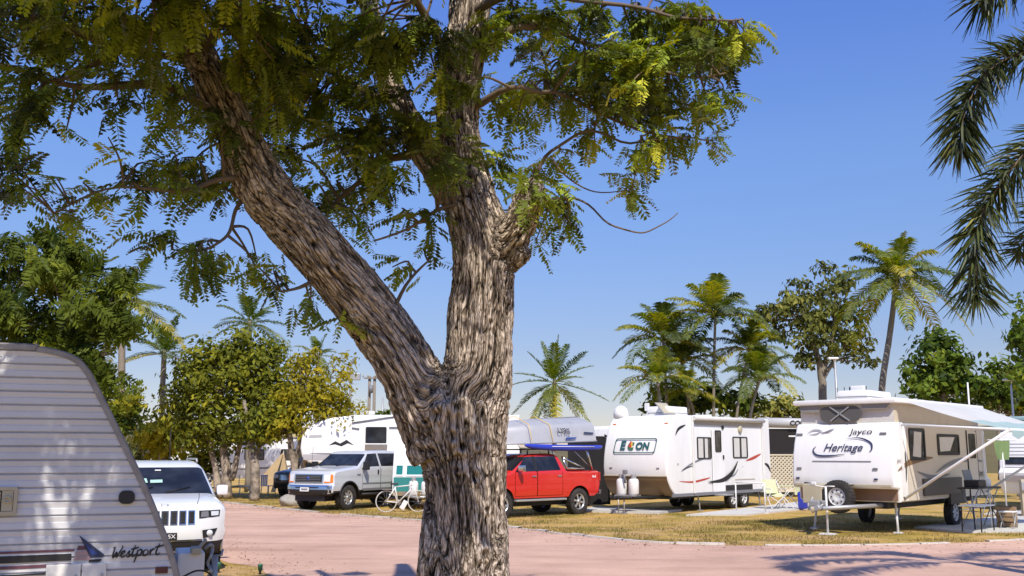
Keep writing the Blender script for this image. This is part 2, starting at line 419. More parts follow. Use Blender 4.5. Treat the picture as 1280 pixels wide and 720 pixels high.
# ------------------------------------------------------------------ the setting
def groundmat():
    m, n, o = newmat('dry_grass_ground')
    p = n.nodes.new('ShaderNodeBsdfPrincipled'); p.inputs['Roughness'].default_value = .95; p.inputs['Specular IOR Level'].default_value = .1
    n.links.new(p.outputs[0], o.inputs[0])
    g = n.nodes.new('ShaderNodeNewGeometry')
    def nz(scale, det=5, rough=.6):
        x = n.nodes.new('ShaderNodeTexNoise'); x.inputs['Scale'].default_value = scale; x.inputs['Detail'].default_value = det; x.inputs['Roughness'].default_value = rough
        n.links.new(g.outputs['Position'], x.inputs['Vector']); return x
    def ramp(src, stops):
        r = n.nodes.new('ShaderNodeValToRGB'); n.links.new(src.outputs[0], r.inputs[0]); e = r.color_ramp.elements
        while len(e) < len(stops): e.new(.5)
        for q, (pos, c) in zip(e, stops): q.position = pos; q.color = c + (1,)
        return r
    def mix(a, b, fac, mode='MIX'):
        x = n.nodes.new('ShaderNodeMix'); x.data_type = 'RGBA'; x.blend_type = mode
        n.links.new(a.outputs[0] if a.bl_idname != 'ShaderNodeMix' else a.outputs[2], x.inputs[6]); n.links.new(b.outputs[0] if b.bl_idname != 'ShaderNodeMix' else b.outputs[2], x.inputs[7])
        if isinstance(fac, float): x.inputs[0].default_value = fac
        else: n.links.new(fac.outputs[0], x.inputs[0])
        return x
    straw = ramp(nz(6, 8, .75), [(.30, (.27, .165, .035)), (.5, (.52, .34, .09)), (.72, (.68, .47, .16))])
    green = ramp(nz(9, 8, .75), [(.3, (.11, .10, .015)), (.7, (.36, .29, .05))])
    dirt = ramp(nz(4, 8, .7), [(.3, (.46, .27, .11)), (.7, (.68, .45, .22))])
    f1 = ramp(nz(.45, 6, .65), [(.46, (0, 0, 0)), (.64, (1, 1, 1))])
    f2 = ramp(nz(.8, 7, .7), [(.48, (0, 0, 0)), (.62, (1, 1, 1))])
    a = mix(straw, green, f1); b = mix(a, dirt, f2)
    n.links.new(b.outputs[2], p.inputs['Base Color'])
    bp = n.nodes.new('ShaderNodeBump'); bp.inputs['Strength'].default_value = .7; bp.inputs['Distance'].default_value = .06
    n.links.new(nz(14, 8, .8).outputs[0], bp.inputs['Height']); n.links.new(bp.outputs[0], p.inputs['Normal'])
    return m
def roadmat():
    m, n, o = newmat('pink_asphalt')
    p = n.nodes.new('ShaderNodeBsdfPrincipled'); p.inputs['Roughness'].default_value = .9; p.inputs['Specular IOR Level'].default_value = .2
    n.links.new(p.outputs[0], o.inputs[0]); g = n.nodes.new('ShaderNodeNewGeometry')
    def nz(scale, det, mapscale=(1, 1, 1)):
        mp = n.nodes.new('ShaderNodeMapping'); mp.inputs['Scale'].default_value = mapscale; n.links.new(g.outputs['Position'], mp.inputs[0])
        x = n.nodes.new('ShaderNodeTexNoise'); x.inputs['Scale'].default_value = scale; x.inputs['Detail'].default_value = det; x.inputs['Roughness'].default_value = .65
        n.links.new(mp.outputs[0], x.inputs['Vector']); return x
    r1 = n.nodes.new('ShaderNodeValToRGB'); n.links.new(nz(.35, 8).outputs[0], r1.inputs[0])
    e = r1.color_ramp.elements; e[0].position = .3; e[0].color = (.50, .32, .235, 1); e[1].position = .7; e[1].color = (.73, .48, .35, 1)
    r2 = n.nodes.new('ShaderNodeValToRGB'); n.links.new(nz(55, 4).outputs[0], r2.inputs[0])
    e = r2.color_ramp.elements; e[0].position = .3; e[0].color = (.72, .70, .70, 1); e[1].position = .6; e[1].color = (1.08, 1.06, 1.05, 1)
    r3 = n.nodes.new('ShaderNodeValToRGB'); n.links.new(nz(.9, 7, (.35, 1.6, 1)).outputs[0], r3.inputs[0])
    e = r3.color_ramp.elements; e[0].position = .24; e[0].color = (.66, .62, .58, 1); e[1].position = .50; e[1].color = (1, 1, 1, 1)
    m1 = n.nodes.new('ShaderNodeMix'); m1.data_type = 'RGBA'; m1.blend_type = 'MULTIPLY'; m1.inputs[0].default_value = 1
    n.links.new(r1.outputs[0], m1.inputs[6]); n.links.new(r2.outputs[0], m1.inputs[7])
    m2 = n.nodes.new('ShaderNodeMix'); m2.data_type = 'RGBA'; m2.blend_type = 'MULTIPLY'; m2.inputs[0].default_value = .8
    n.links.new(m1.outputs[2], m2.inputs[6]); n.links.new(r3.outputs[0], m2.inputs[7]); n.links.new(m2.outputs[2], p.inputs['Base Color'])
    bp = n.nodes.new('ShaderNodeBump'); bp.inputs['Strength'].default_value = .35; bp.inputs['Distance'].default_value = .02
    n.links.new(nz(90, 3).outputs[0], bp.inputs['Height']); n.links.new(bp.outputs[0], p.inputs['Normal'])
    return m
m = MB(); m.face([(-1500, -300, 0), (1500, -300, 0), (1500, 2500, 0), (-1500, 2500, 0)])
setprops(m.build('ground', groundmat()), kind='structure')
far_edge = [(-24, 60), (-17, 48.5), (-13.5, 43), (-11.34, 39.5), (-8.37, 35.5), (-5.12, 31.5), (-2.51, 28.9), (0, 26.16), (1.12, 24.3), (2.0, 23.0), (2.75, 22.1), (3.85, 21.45), (5.64, 21.2), (8.21, 21.45), (11.41, 22.6), (18, 25.4), (28, 30), (60, 45)]
near_edge = [(-34, 60), (-24, 47), (-15, 35), (-9.5, 26), (-7.2, 22), (-6.06, 19.9), (-4.9, 17.9), (-3.7, 16.1), (-2.4, 14.4), (-.6, 13.1), (2, 12.3), (6, 12), (12, 12.6), (20, 15), (60, 32)]
def curve2(p, k=8): return [Vector((q.x, q.y)) for q in smooth_curve([(a, b, 0) for a, b in p], k)]
fe, ne = curve2(far_edge), curve2(near_edge)
m = MB(); b = m.b
def resample(p, n):
    L = [0]
    for i in range(1, len(p)): L.append(L[-1] + (p[i] - p[i - 1]).length)
    out = []; j = 0
    for i in range(n):
        t = L[-1] * i / (n - 1)
        while j < len(L) - 2 and L[j + 1] < t: j += 1
        out.append(p[j].lerp(p[j + 1], (t - L[j]) / max(1e-9, L[j + 1] - L[j])))
    return out
fr_, nr_ = resample(fe, 240), resample(ne, 240)
for i in range(len(nr_)):                                     # the near edge is ragged, dirt washes over it
    q = nr_[i]; k = noise.noise(Vector((q.x * .9, q.y * .9, 3))) * .28; nr_[i] = Vector((q.x + k, q.y + k))
va = [b.verts.new((p.x, p.y, .004)) for p in nr_]; vb = [b.verts.new((p.x, p.y, .004)) for p in fr_]
for i in range(239): b.faces.new((va[i], va[i + 1], vb[i + 1], vb[i]))
setprops(m.build('road', roadmat()), kind='structure')
# painted concrete edging, patchily buried
KERBM = M('painted_concrete_edge', (.66, .61, .53), .85, var=.3, scale=5, dirt=(.30, .22, .13), bump=.3)
m = MB(); kp = resample(fe, 420)
i = 0
while i < len(kp) - 3:
    L_ = random.choice([2, 3, 3, 4, 5]); j = min(i + L_, len(kp) - 1)
    hgt = random.uniform(.015, .05); wd = random.uniform(.11, .16)
    if kp[i].x > 9 and random.random() < .4 or random.random() < .06: hgt = -.03
    pts = kp[i:j + 1]; L = []; R_ = []
    for q in range(len(pts)):
        t = pts[min(q + 1, len(pts) - 1)] - pts[max(q - 1, 0)]; t.normalize(); nn = Vector((-t.y, t.x))
        s0 = pts[q] + nn * -.03 + t * (.02 if q == 0 else -.02 if q == len(pts) - 1 else 0); L.append(s0); R_.append(s0 + nn * wd)
    for q in range(len(pts) - 1):
        z = hgt + random.uniform(-.003, .003)
        if hgt > 0:
            m.face([(*L[q], z), (*L[q + 1], z), (*R_[q + 1], z), (*R_[q], z)]); m.face([(*L[q], -.01), (*L[q + 1], -.01), (*L[q + 1], z), (*L[q], z)])
            m.face([(*R_[q + 1], -.01), (*R_[q], -.01), (*R_[q], z), (*R_[q + 1], z)])
    i = j
setprops(m.build('kerb', KERBM), kind='structure')
def slab(pts, z=.07):
    m = MB(); m.prism([(p[0], p[1]) for p in pts], (0, 0, -.05), (1, 0, 0), (0, 1, 0), z + .05)
    o = m.build('concrete_pad', CONC); setprops(o, kind='structure'); return o

# far hills
HILL = M('hill_scrub', (.15, .115, .04), .95, var=.5, scale=.12, dirt=(.045, .05, .018), bump=.8, bscale=.6)
m = MB(); xs = list(range(-260, 261, 6)); rows = []
for r_, (yy, hh) in enumerate(((95, 0), (110, .55), (130, .9), (150, 1.), (190, .8))):
    row = []
    for x in xs:
        h = 6.0 + 2.3 * noise.noise(Vector((x * .018, 3.1, 0))) + 1.2 * noise.noise(Vector((x * .06, 8, 0)))
        if -12 < x < 45: h *= .45
        row.append(m.b.verts.new((x, yy + 6 * noise.noise(Vector((x * .03, yy, 0))), h * hh + (.5 * noise.noise(Vector((x * .3, yy * .3, 0))) if r_ else -.2))))
    rows.append(row)
for a, b in zip(rows, rows[1:]):
    for i in range(len(xs) - 1): m.b.faces.new((a[i], a[i + 1], b[i + 1], b[i]))
setprops(m.build('hill', HILL, smooth=80), kind='structure')

# ------------------------------------------------------------------ the big tree in front
TY = 9.5
def barkmat(name, light, mid, dark, scale=1.):
    m, n, o = newmat(name)
    p = n.nodes.new('ShaderNodeBsdfPrincipled'); p.inputs['Roughness'].default_value = .9; p.inputs['Specular IOR Level'].default_value = .15
    n.links.new(p.outputs[0], o.inputs[0])
    at = n.nodes.new('ShaderNodeAttribute'); at.attribute_name = 'bark'; ac = n.nodes.new('ShaderNodeAttribute'); ac.attribute_name = 'bcoord'
    # plates and cracks: two stretched Voronoi layers in bark coordinates, shaken by noise
    nz = n.nodes.new('ShaderNodeTexNoise'); nz.inputs['Scale'].default_value = 1.1; nz.inputs['Detail'].default_value = 4
    n.links.new(ac.outputs['Vector'], nz.inputs['Vector'])
    wv = n.nodes.new('ShaderNodeVectorMath'); wv.operation = 'MULTIPLY_ADD'; wv.inputs[1].default_value = (.9, .9, .9)
    n.links.new(nz.outputs['Color'], wv.inputs[0]); n.links.new(ac.outputs['Vector'], wv.inputs[2])
    def layer(scale, width):
        v = n.nodes.new('ShaderNodeTexVoronoi'); v.feature = 'DISTANCE_TO_EDGE'; v.inputs['Scale'].default_value = scale
        n.links.new(wv.outputs[0], v.inputs['Vector'])
        r = n.nodes.new('ShaderNodeMapRange'); r.interpolation_type = 'SMOOTHSTEP'; r.inputs['From Max'].default_value = width
        n.links.new(v.outputs['Distance'], r.inputs['Value']); return r
    def math_(op, a, b, c=None):
        x = n.nodes.new('ShaderNodeMath'); x.operation = op
        for k, q in enumerate((a, b, c)):
            if q is None: continue
            if isinstance(q, (int, float)): x.inputs[k].default_value = q
            else: n.links.new(q, x.inputs[k])
        return x.outputs[0]
    L1, L2 = layer(1.5, .13), layer(3.8, .16)
    vc = n.nodes.new('ShaderNodeTexVoronoi'); vc.inputs['Scale'].default_value = 3.8; n.links.new(wv.outputs[0], vc.inputs['Vector'])
    sp_ = n.nodes.new('ShaderNodeSeparateColor'); n.links.new(vc.outputs['Color'], sp_.inputs[0])
    fine = n.nodes.new('ShaderNodeTexNoise'); fine.inputs['Scale'].default_value = 6; fine.inputs['Detail'].default_value = 8; fine.inputs['Roughness'].default_value = .75
    n.links.new(ac.outputs['Vector'], fine.inputs['Vector'])
    big = n.nodes.new('ShaderNodeTexNoise'); big.inputs['Scale'].default_value = .35; big.inputs['Detail'].default_value = 4; n.links.new(ac.outputs['Vector'], big.inputs['Vector'])
    h = math_('MULTIPLY_ADD', L1.outputs[0], .42, math_('MULTIPLY', L2.outputs[0], .26))
    h = math_('MULTIPLY_ADD', sp_.outputs[0], .16, h); h = math_('MULTIPLY_ADD', fine.outputs[0], .34, h)
    c_ = math_('MULTIPLY_ADD', at.outputs['Fac'], .55, math_('MULTIPLY', h, .62)); c_ = math_('MULTIPLY_ADD', big.outputs[0], .22, c_)
    rp = n.nodes.new('ShaderNodeValToRGB'); e = rp.color_ramp.elements
    e[0].position = .44; e[0].color = dark + (1,); e[1].position = .70; e[1].color = mid + (1,); q = e.new(1.0); q.color = light + (1,)
    n.links.new(c_, rp.inputs[0]); n.links.new(rp.outputs[0], p.inputs['Base Color'])
    b = n.nodes.new('ShaderNodeBump'); b.inputs['Strength'].default_value = 1.; b.inputs['Distance'].default_value = .045
    n.links.new(h, b.inputs['Height']); n.links.new(b.outputs[0], p.inputs['Normal'])
    return m
BARK = barkmat('furrowed_bark', (.76, .62, .49), (.25, .19, .135), (.012, .010, .008))
shade_tree = root('shade_tree', 'large forked shade tree with deeply furrowed bark and feathery leaves in the foreground', 'tree', (-.4, TY, 0))
TO = Vector((-.4, TY, 0))
def chain(lst):
    """(px, py, width px, depth) -> world points and radii"""
    P = []; Rr = []
    for x, y, wd, Y in lst: P.append(D(x, y, Y)); Rr.append(wd * .5 * mpp(Y) * .94)
    return P, Rr
limbs = {
 'main': [(574, 850, 190, 9.5), (575, 790, 150, 9.5), (578, 735, 126, 9.5), (582, 690, 112, 9.5), (583, 640, 103, 9.5), (580, 590, 108, 9.5), (575, 545, 118, 9.5), (572, 505, 120, 9.5)],
 'right': [(580, 560, 100, 9.5), (592, 500, 96, 9.5), (598, 450, 91, 9.5), (600, 400, 88, 9.5), (604, 350, 84, 9.5), (605, 310, 84, 9.55), (592, 265, 74, 9.6), (580, 215, 66, 9.7), (572, 160, 60, 9.8), (575, 100, 58, 9.9), (585, 40, 60, 9.95), (590, -30, 54, 10), (600, -120, 44, 10.1), (605, -230, 30, 10.3)],
 'left': [(560, 560, 104, 9.5), (530, 500, 88, 9.45), (505, 452, 82, 9.4), (475, 408, 78, 9.35), (440, 362, 76, 9.25), (400, 315, 75, 9.1), (362, 275, 74, 9.0), (330, 235, 72, 8.9), (308, 195, 66, 8.85), (288, 150, 56, 8.8), (262, 95, 50, 8.75), (240, 50, 46, 8.7), (218, 5, 42, 8.65), (200, -60, 36, 8.6), (190, -150, 24, 8.6)],
 'stub': [(615, 330, 60, 9.5), (638, 300, 52, 9.4), (655, 268, 44, 9.3), (664, 240, 40, 9.25), (668, 226, 26, 9.25)],
 'knob': [(635, 325, 40, 9.45), (653, 318, 26, 9.35), (660, 313, 14, 9.3)],
 'back': [(590, 270, 44, 9.6), (560, 240, 40, 9.7), (532, 190, 40, 9.8), (505, 140, 36, 9.9), (485, 95, 32, 10), (468, 40, 28, 10.1), (455, -30, 22, 10.2), (440, -120, 14, 10.3)],
 'pale': [(262, 100, 40, 8.75), (240, 62, 44, 8.6), (222, 30, 36, 8.4), (215, -30, 26, 8.2), (225, -110, 16, 8.0)],
 'flare': [(552, 780, 90, 9.3), (545, 725, 52, 9.25), (540, 690, 34, 9.25), (537, 655, 22, 9.28), (536, 625, 10, 9.32)],
 'flare2': [(620, 790, 80, 9.35), (618, 730, 44, 9.3), (615, 690, 28, 9.3), (612, 660, 12, 9.33)],
}
mt = MB(); segs = []
for nm, lst in limbs.items():
    P, Rr = chain(lst)
    if nm == 'main': P.insert(0, Vector((P[0].x, TY, -.15))); Rr.insert(0, .82)
    P = [p - TO for p in P]
    Q = smooth_curve(P, 4); RR = [v.x for v in smooth_curve([(r_, 0, 0) for r_ in Rr], 4)]
    RR = [r_ * (1 + .05 * noise.noise(Vector((i * .7, len(nm), 0)))) for i, r_ in enumerate(RR)]
    mt.tube(Q, RR, 20)
    for i in range(0, len(Q) - 1): segs.append((Q[i], Q[i + 1], RR[i]))
tmp = mt.build('trunk', [])
md = tmp.modifiers.new('r', 'REMESH'); md.mode = 'VOXEL'; md.voxel_size = .0135
dg = bpy.context.evaluated_depsgraph_get(); tm = bpy.data.meshes.new_from_object(tmp.evaluated_get(dg))
bpy.data.objects.remove(tmp)
nv = len(tm.vertices); co = np.empty(nv * 3); tm.vertices.foreach_get('co', co); co = co.reshape(-1, 3)
A = np.array([s[0] for s in segs]); B = np.array([s[1] for s in segs]); rad = np.array([s[2] for s in segs])
# smoothed frame: weights over nearby segments keep the grain continuous at the fork
axis = np.zeros((nv, 3)); cen = np.zeros((nv, 3)); ws = np.zeros(nv); tl = np.zeros(nv)
for a, b_, r_ in zip(A, B, rad):
    d = b_ - a; L2 = d @ d; t = np.clip(((co - a) @ d) / L2, 0, 1); pt = a + t[:, None] * d
    dist = np.linalg.norm(co - pt, axis=1) / r_; wgt = np.exp(-(dist ** 2) * 6) + 1e-12
    u = d / math.sqrt(L2); u = u if u[2] > 0 else -u
    axis += wgt[:, None] * u; cen += wgt[:, None] * pt; ws += wgt
axis /= np.linalg.norm(axis, axis=1, keepdims=True); cen /= ws[:, None]
nrm = co - cen; nrm -= (nrm * axis).sum(1, keepdims=True) * axis; nl = np.linalg.norm(nrm, axis=1, keepdims=True); nrm /= nl + 1e-9
me_n = np.empty(nv * 3); tm.vertices.foreach_get('normal', me_n); me_n = me_n.reshape(-1, 3)
along = (co * axis).sum(1)
knots = [(548, 480, .10), (575, 500, .09), (560, 545, .075), (582, 561, .06), (600, 601, .07), (566, 585, .05), (612, 640, .05), (630, 660, .06), (610, 690, .07), (630, 705, .06), (425, 338, .05), (440, 395, .05), (540, 520, .08), (620, 400, .05), (585, 440, .05), (652, 300, .06), (662, 250, .05), (590, 530, .06), (605, 560, .05)]
KP = []
for kx, ky, kr in knots:                                       # burls sit where the picture's sight line meets the bark
    r = Vector(ray(kx, ky)).normalized(); o_ = Vector((0, 0, EYE)) - TO
    rel = co - np.array(o_); s_ = rel @ np.array(r); dd = np.linalg.norm(rel - s_[:, None] * np.array(r), axis=1)
    c_ = np.where(dd < .05)[0]
    if len(c_): KP.append((co[c_[np.argmin(s_[c_])]], kr))
disp = np.zeros(nv); barkv = np.zeros(nv); bc = np.zeros((nv, 3))
nf = noise.noise
for i in range(nv):
    c = co[i]; q = nrm[i]
    r0 = min(nl[i, 0], .5)
    px_, py_, pz_ = q[0] * r0, q[1] * r0, q[2] * r0
    al = along[i]
    wx = nf(Vector((c[0] * 2.2, c[1] * 2.2, c[2] * 1.3))) * .05
    v = Vector(((px_ + wx) * 14, (py_ + wx) * 14, al * 1.3 + pz_ * 6))
    a1 = abs(nf(v)) / .20; a2 = abs(nf(Vector(((px_ - wx) * 27, (py_ + wx) * 27, al * 2.4 + 7)))) / .22
    a1 = min(1, a1); a2 = min(1, a2); f1 = a1 * a1 * (3 - 2 * a1); f2 = a2 * a2 * (3 - 2 * a2)
    n3 = nf(Vector((c[0] * 4.2, c[1] * 4.2, c[2] * 2.2)))
    n5 = nf(Vector((px_ * 22, py_ * 22, al * 1.4 + 31)))
    n4 = nf(Vector((px_ * 70, py_ * 70, al * 26)))
    h = .032 * f1 + .014 * f2 + .016 * n3 + .018 * n5 + .006 * n4 - .040
    k_ = min(1., nl[i, 0] / .22)
    bk = .58 * f1 + .34 * f2 + .30 * n4 + .22 * n5
    disp[i] = h * k_; barkv[i] = bk
    bc[i] = (px_ * 15 + wx * 10, py_ * 15, al * 1.75)
for kc, kr in KP:
    d = np.linalg.norm(co - kc, axis=1) + .012 * np.sin(co[:, 0] * 60) ; k = kr
    disp += .36 * k * np.exp(-((d - k * .8) / (k * .38)) ** 2) - .28 * k * np.exp(-(d / (k * .42)) ** 2)
    barkv += .22 * np.exp(-((d - k * .85) / (k * .3)) ** 2) - .6 * np.exp(-(d / (k * .38)) ** 2)
co2 = co + me_n * disp[:, None]
tm.vertices.foreach_set('co', co2.astype(np.float32).ravel())
a_ = tm.attributes.new('bark', 'FLOAT', 'POINT'); a_.data.foreach_set('value', (barkv * .62).astype(np.float32))
a_ = tm.attributes.new('bcoord', 'FLOAT_VECTOR', 'POINT'); a_.data.foreach_set('vector', bc.astype(np.float32).ravel())
tm.materials.clear(); tm.polygons.foreach_set('use_smooth', np.ones(len(tm.polygons), dtype=bool)); tm.update()
link('trunk', tm, BARK, shade_tree)
# secondary limbs and twigs
TWIG = M('twig_bark', (.17, .125, .085), .9, var=.35, scale=14)
sec = [
 [(300, 165, 22, 8.8), (240, 120, 17, 8.6), (170, 105, 14, 8.4), (100, 110, 10, 8.3), (20, 85, 7, 8.2), (-60, 60, 5, 8.2)],
 [(150, 62, 7, 8.2), (120, 80, 8, 8.2), (88, 95, 6, 8.2), (40, 100, 4, 8.2)],
 [(255, 80, 14, 8.7), (150, 62, 10, 8.2), (60, 30, 8, 8), (-30, 10, 5, 8)],
 [(330, 225, 14, 8.9), (280, 225, 9, 8.7), (230, 235, 7, 8.5), (185, 240, 5, 8.4), (130, 240, 3.5, 8.4), (70, 268, 2.5, 8.3)],
 [(315, 240, 10, 9), (292, 262, 6, 8.9), (285, 295, 5, 8.8), (255, 312, 4, 8.7), (215, 312, 2.5, 8.7)],
 [(400, 340, 9, 9.1), (378, 352, 6, 9), (350, 360, 3, 8.9)],
 [(480, 405, 8, 9.3), (510, 360, 5, 9.3), (535, 330, 3, 9.3)],
 [(500, 130, 14, 9.9), (440, 110, 10, 9.8), (390, 60, 8, 9.7), (350, -20, 6, 9.6)],
 [(530, 190, 16, 9.8), (480, 200, 11, 9.9), (430, 240, 7, 10), (400, 290, 4, 10)],
 [(590, 250, 8, 9.5), (545, 262, 6, 9.3), (510, 285, 4, 9.2), (470, 300, 3, 9.2)],
 [(600, 70, 20, 9.9), (650, 35, 11.52, 9.6), (710, 45, 8.64, 10.3), (780, 70, 6.48, 10), (850, 95, 4.32, 9.8), (910, 90, 2.88, 9.7)],
 [(590, 20, 18, 9.9), (660, -10, 10.08, 9.4), (760, 5, 7.2, 10), (840, 20, 5.04, 9.8), (920, 25, 2.88, 9.7)],
 [(590, 130, 14, 9.8), (650, 110, 7.2, 9.4), (720, 125, 5.76, 10.2), (800, 165, 3.6, 10), (860, 178, 2.16, 10)],
 [(665, 232, 7.2, 10.3), (690, 190, 5.04, 10.2), (735, 165, 4.32, 10.1), (790, 178, 3.6, 10), (870, 172, 2.16, 9.9)],
 [(660, 262, 5.76, 9.3), (700, 250, 3.6, 10.2), (735, 254, 3.24, 10.1), (770, 282, 2.88, 10), (800, 292, 2.52, 10), (825, 280, 2.16, 10), (845, 263, 1.44, 10)],
 [(690, 195, 3.6, 10.2), (715, 225, 2.88, 10.1), (745, 240, 2.16, 10.1), (790, 238, 1.44, 10)],
 [(680, 75, 4.32, 10.4), (690, 110, 3.6, 10.3), (700, 130, 2.88, 10.2), (715, 95, 2.16, 10.1)],
 [(588, -20, 20, 10), (660, -90, 10.08, 9.5), (760, -140, 5.76, 9)],
 [(210, -20, 18, 8.6), (120, -70, 12, 8.2), (20, -90, 7, 8)],
 [(250, 70, 18, 8.7), (300, -10, 12, 7.8), (340, -110, 8, 7)],
 [(240, 40, 16, 8.6), (170, -40, 12, 7.4), (110, -130, 8, 6.6)],
 [(575, 90, 18, 9.8), (520, 0, 12, 8.8), (470, -110, 8, 7.8)],
]
mt = MB(); nodes = []
for lst in sec:
    P, Rr = chain(lst); P = [p - TO for p in P]
    Q = smooth_curve(P, 5); RR = [max(.004, v.x) for v in smooth_curve([(r_ * .9, 0, 0) for r_ in Rr], 5)]
    for i in range(1, len(Q)): Q[i] = Q[i] + Vector((noise.noise(Q[i] * 2.3), noise.noise(Q[i] * 2.1 + Vector((5, 0, 0))), noise.noise(Q[i] * 2.2 + Vector((0, 9, 0))))) * .05
    mt.tube(Q, RR, 8, cap=False)
    nodes += [(q, r_) for q, r_ in zip(Q, RR)]
nodes += [(s[1], s[2]) for s in segs if s[1].z > 4.2]
# feathery crown: (px, py, rx, ry, leaves, depth, depth spread)
crown = [
 (40, 30, 95, 55, 108, 8.3, 0.9), (130, 40, 95, 55, 108, 8.3, 0.9), (55, 115, 85, 45, 86, 8.2, 0.7), (25, 180, 50, 40, 30, 8.2, 0.5), (165, 105, 75, 45, 50, 8.4, 0.6), (205, 50, 60, 60, 57, 8.1, 0.8),
 (15, 232, 22, 22, 14, 8.2, 0.3), (105, 168, 45, 22, 7, 8.3, 0.4), (190, 210, 70, 26, 34, 8.4, 0.5), (140, 238, 55, 14, 13, 8.4, 0.3), (78, 258, 22, 14, 12, 8.3, 0.2), (75, 222, 30, 14, 6, 8.3, 0.2),
 (225, 175, 50, 45, 17, 9.2, 0.6), (250, 130, 45, 45, 25, 9.2, 0.5), (340, 85, 75, 80, 170, 9, 1), (395, 55, 75, 60, 127, 9.2, 1.2), (440, 120, 62, 68, 110, 9.5, 1.2), (388, 170, 60, 48, 72, 9.7, 0.8), (340, 150, 50, 50, 60, 9.5, 0.5),
 (480, 55, 60, 60, 102, 9.4, 1.2), (460, 190, 55, 48, 59, 9.8, 0.8), (410, 235, 50, 38, 40, 9.9, 0.6), (485, 235, 42, 38, 28, 9.8, 0.6), (520, 268, 32, 20, 11, 9.4, 0.3), (547, 300, 14, 16, 6, 9.3, 0.2), (440, 285, 40, 25, 17, 9.9, 0.5), (500, 150, 45, 50, 51, 9.4, 0.6),
 (285, 25, 40, 35, 20, 9.2, 0.5), (290, 95, 40, 45, 22, 9.2, 0.3), (262, 145, 22, 35, 11, 8.2, 0.25), (330, 20, 70, 40, 45, 9.2, 0.9),
 (250, 212, 55, 32, 44, 8.9, 0.4), (207, 302, 26, 14, 12, 8.7, 0.2), (255, 322, 42, 22, 26, 8.8, 0.25), (318, 335, 20, 20, 8, 9, 0.2), (345, 352, 24, 20, 9, 9, 0.2), (392, 380, 26, 18, 9, 9.1, 0.2), (424, 398, 12, 14, 4, 9.1, 0.15), (322, 318, 14, 16, 3, 9.4, 0.2), (500, 340, 20, 12, 5, 9.3, 0.2),
 (560, 30, 60, 45, 60, 9.2, 0.6), (555, 120, 40, 40, 34, 9, 0.4), (560, 190, 30, 20, 12, 8.8, 0.2), (555, 195, 26, 14, 8, 8.9, 0.2),
 (640, 35, 52, 45, 60, 10, 0.7), (690, 60, 55, 45, 56, 10.5, 0.6), (645, 130, 42, 40, 40, 9.9, 0.4), (690, 110, 50, 32, 40, 10.5, 0.4), (625, 185, 25, 25, 14, 9.7, 0.25), (630, 215, 18, 22, 9, 9.6, 0.2),
 (745, 105, 60, 48, 84, 10.3, 0.6), (795, 70, 62, 50, 92, 10.2, 0.6), (850, 62, 58, 48, 84, 10.1, 0.6), (902, 55, 38, 34, 40, 10, 0.4), (930, 45, 16, 22, 10, 10, 0.2), (805, 120, 70, 42, 76, 10.2, 0.5), (860, 125, 52, 36, 48, 10.1, 0.4), (882, 172, 26, 16, 11, 10.1, 0.2), (835, 178, 38, 18, 19, 10.1, 0.3),
 (800, 205, 22, 28, 16, 10.2, 0.25), (785, 240, 22, 22, 13, 10.2, 0.2), (690, 245, 22, 22, 15, 10.4, 0.2), (705, 285, 14, 14, 7, 10.4, 0.15), (690, 205, 30, 24, 16, 10.4, 0.25), (675, 290, 12, 18, 5, 10.4, 0.15), (720, 20, 40, 25, 20, 10.4, 0.5), (820, 15, 60, 22, 36, 10.1, 0.5), (655, 245, 14, 14, 6, 9.8, 0.2), (740, 180, 30, 26, 14, 10.3, 0.3),
 (676, 238, 20, 18, 12, 9, 0.15), (650, 222, 14, 12, 6, 9, 0.12), (300, 60, 30, 30, 16, 8.3, 0.2), (275, 150, 20, 26, 12, 8.3, 0.15), (310, 20, 50, 24, 30, 8.3, 0.3), (575, 185, 24, 14, 9, 9, 0.15), (800, 95, 60, 30, 40, 9.6, 0.3), (880, 70, 40, 30, 28, 9.6, 0.3), (740, 70, 40, 30, 26, 9.6, 0.3),
 (840, 25, 75, 24, 40, 10, .3), (755, 12, 60, 22, 28, 10, .3), (905, 30, 36, 26, 22, 9.9, .3), (660, 10, 50, 24, 24, 9.8, .3),
 # above the frame and round the back: the rest of the crown
 (40, -60, 110, 60, 130, 8.2, 1.2), (150, -90, 110, 80, 200, 8.2, 1.6), (280, -90, 110, 80, 210, 8.6, 1.8), (400, -90, 110, 80, 210, 8.4, 1.8), (520, -90, 110, 80, 170, 8.6, 1.8), (640, -90, 100, 70, 110, 8.6, 1.5), (760, -90, 90, 60, 80, 8.4, 1.2),
 (100, -170, 140, 80, 150, 6.6, 1.2), (280, -190, 150, 80, 180, 7, 1.2), (460, -190, 150, 80, 160, 7.4, 1.2), (630, -170, 120, 70, 70, 7.7, 1.2),  # clumps from here on reach towards the camera, added to shade the caravan
 (110, -40, 100, 50, 110, 6.9, 0.6), (300, -60, 110, 60, 130, 7, 0.6), (460, -60, 100, 60, 90, 6.7, 0.6), (240, -10, 80, 35, 60, 7.4, 0.4),
]
tpl = [pinnate(9, .26, .115, .25, 1), pinnate(11, .23, .095, .40, 2), pinnate(8, .28, .12, .15, 3), pinnate(10, .25, .10, .5, 4)]
lp = []; ld = []; lsz = []; ltint = []; rr_ = random.Random(3)
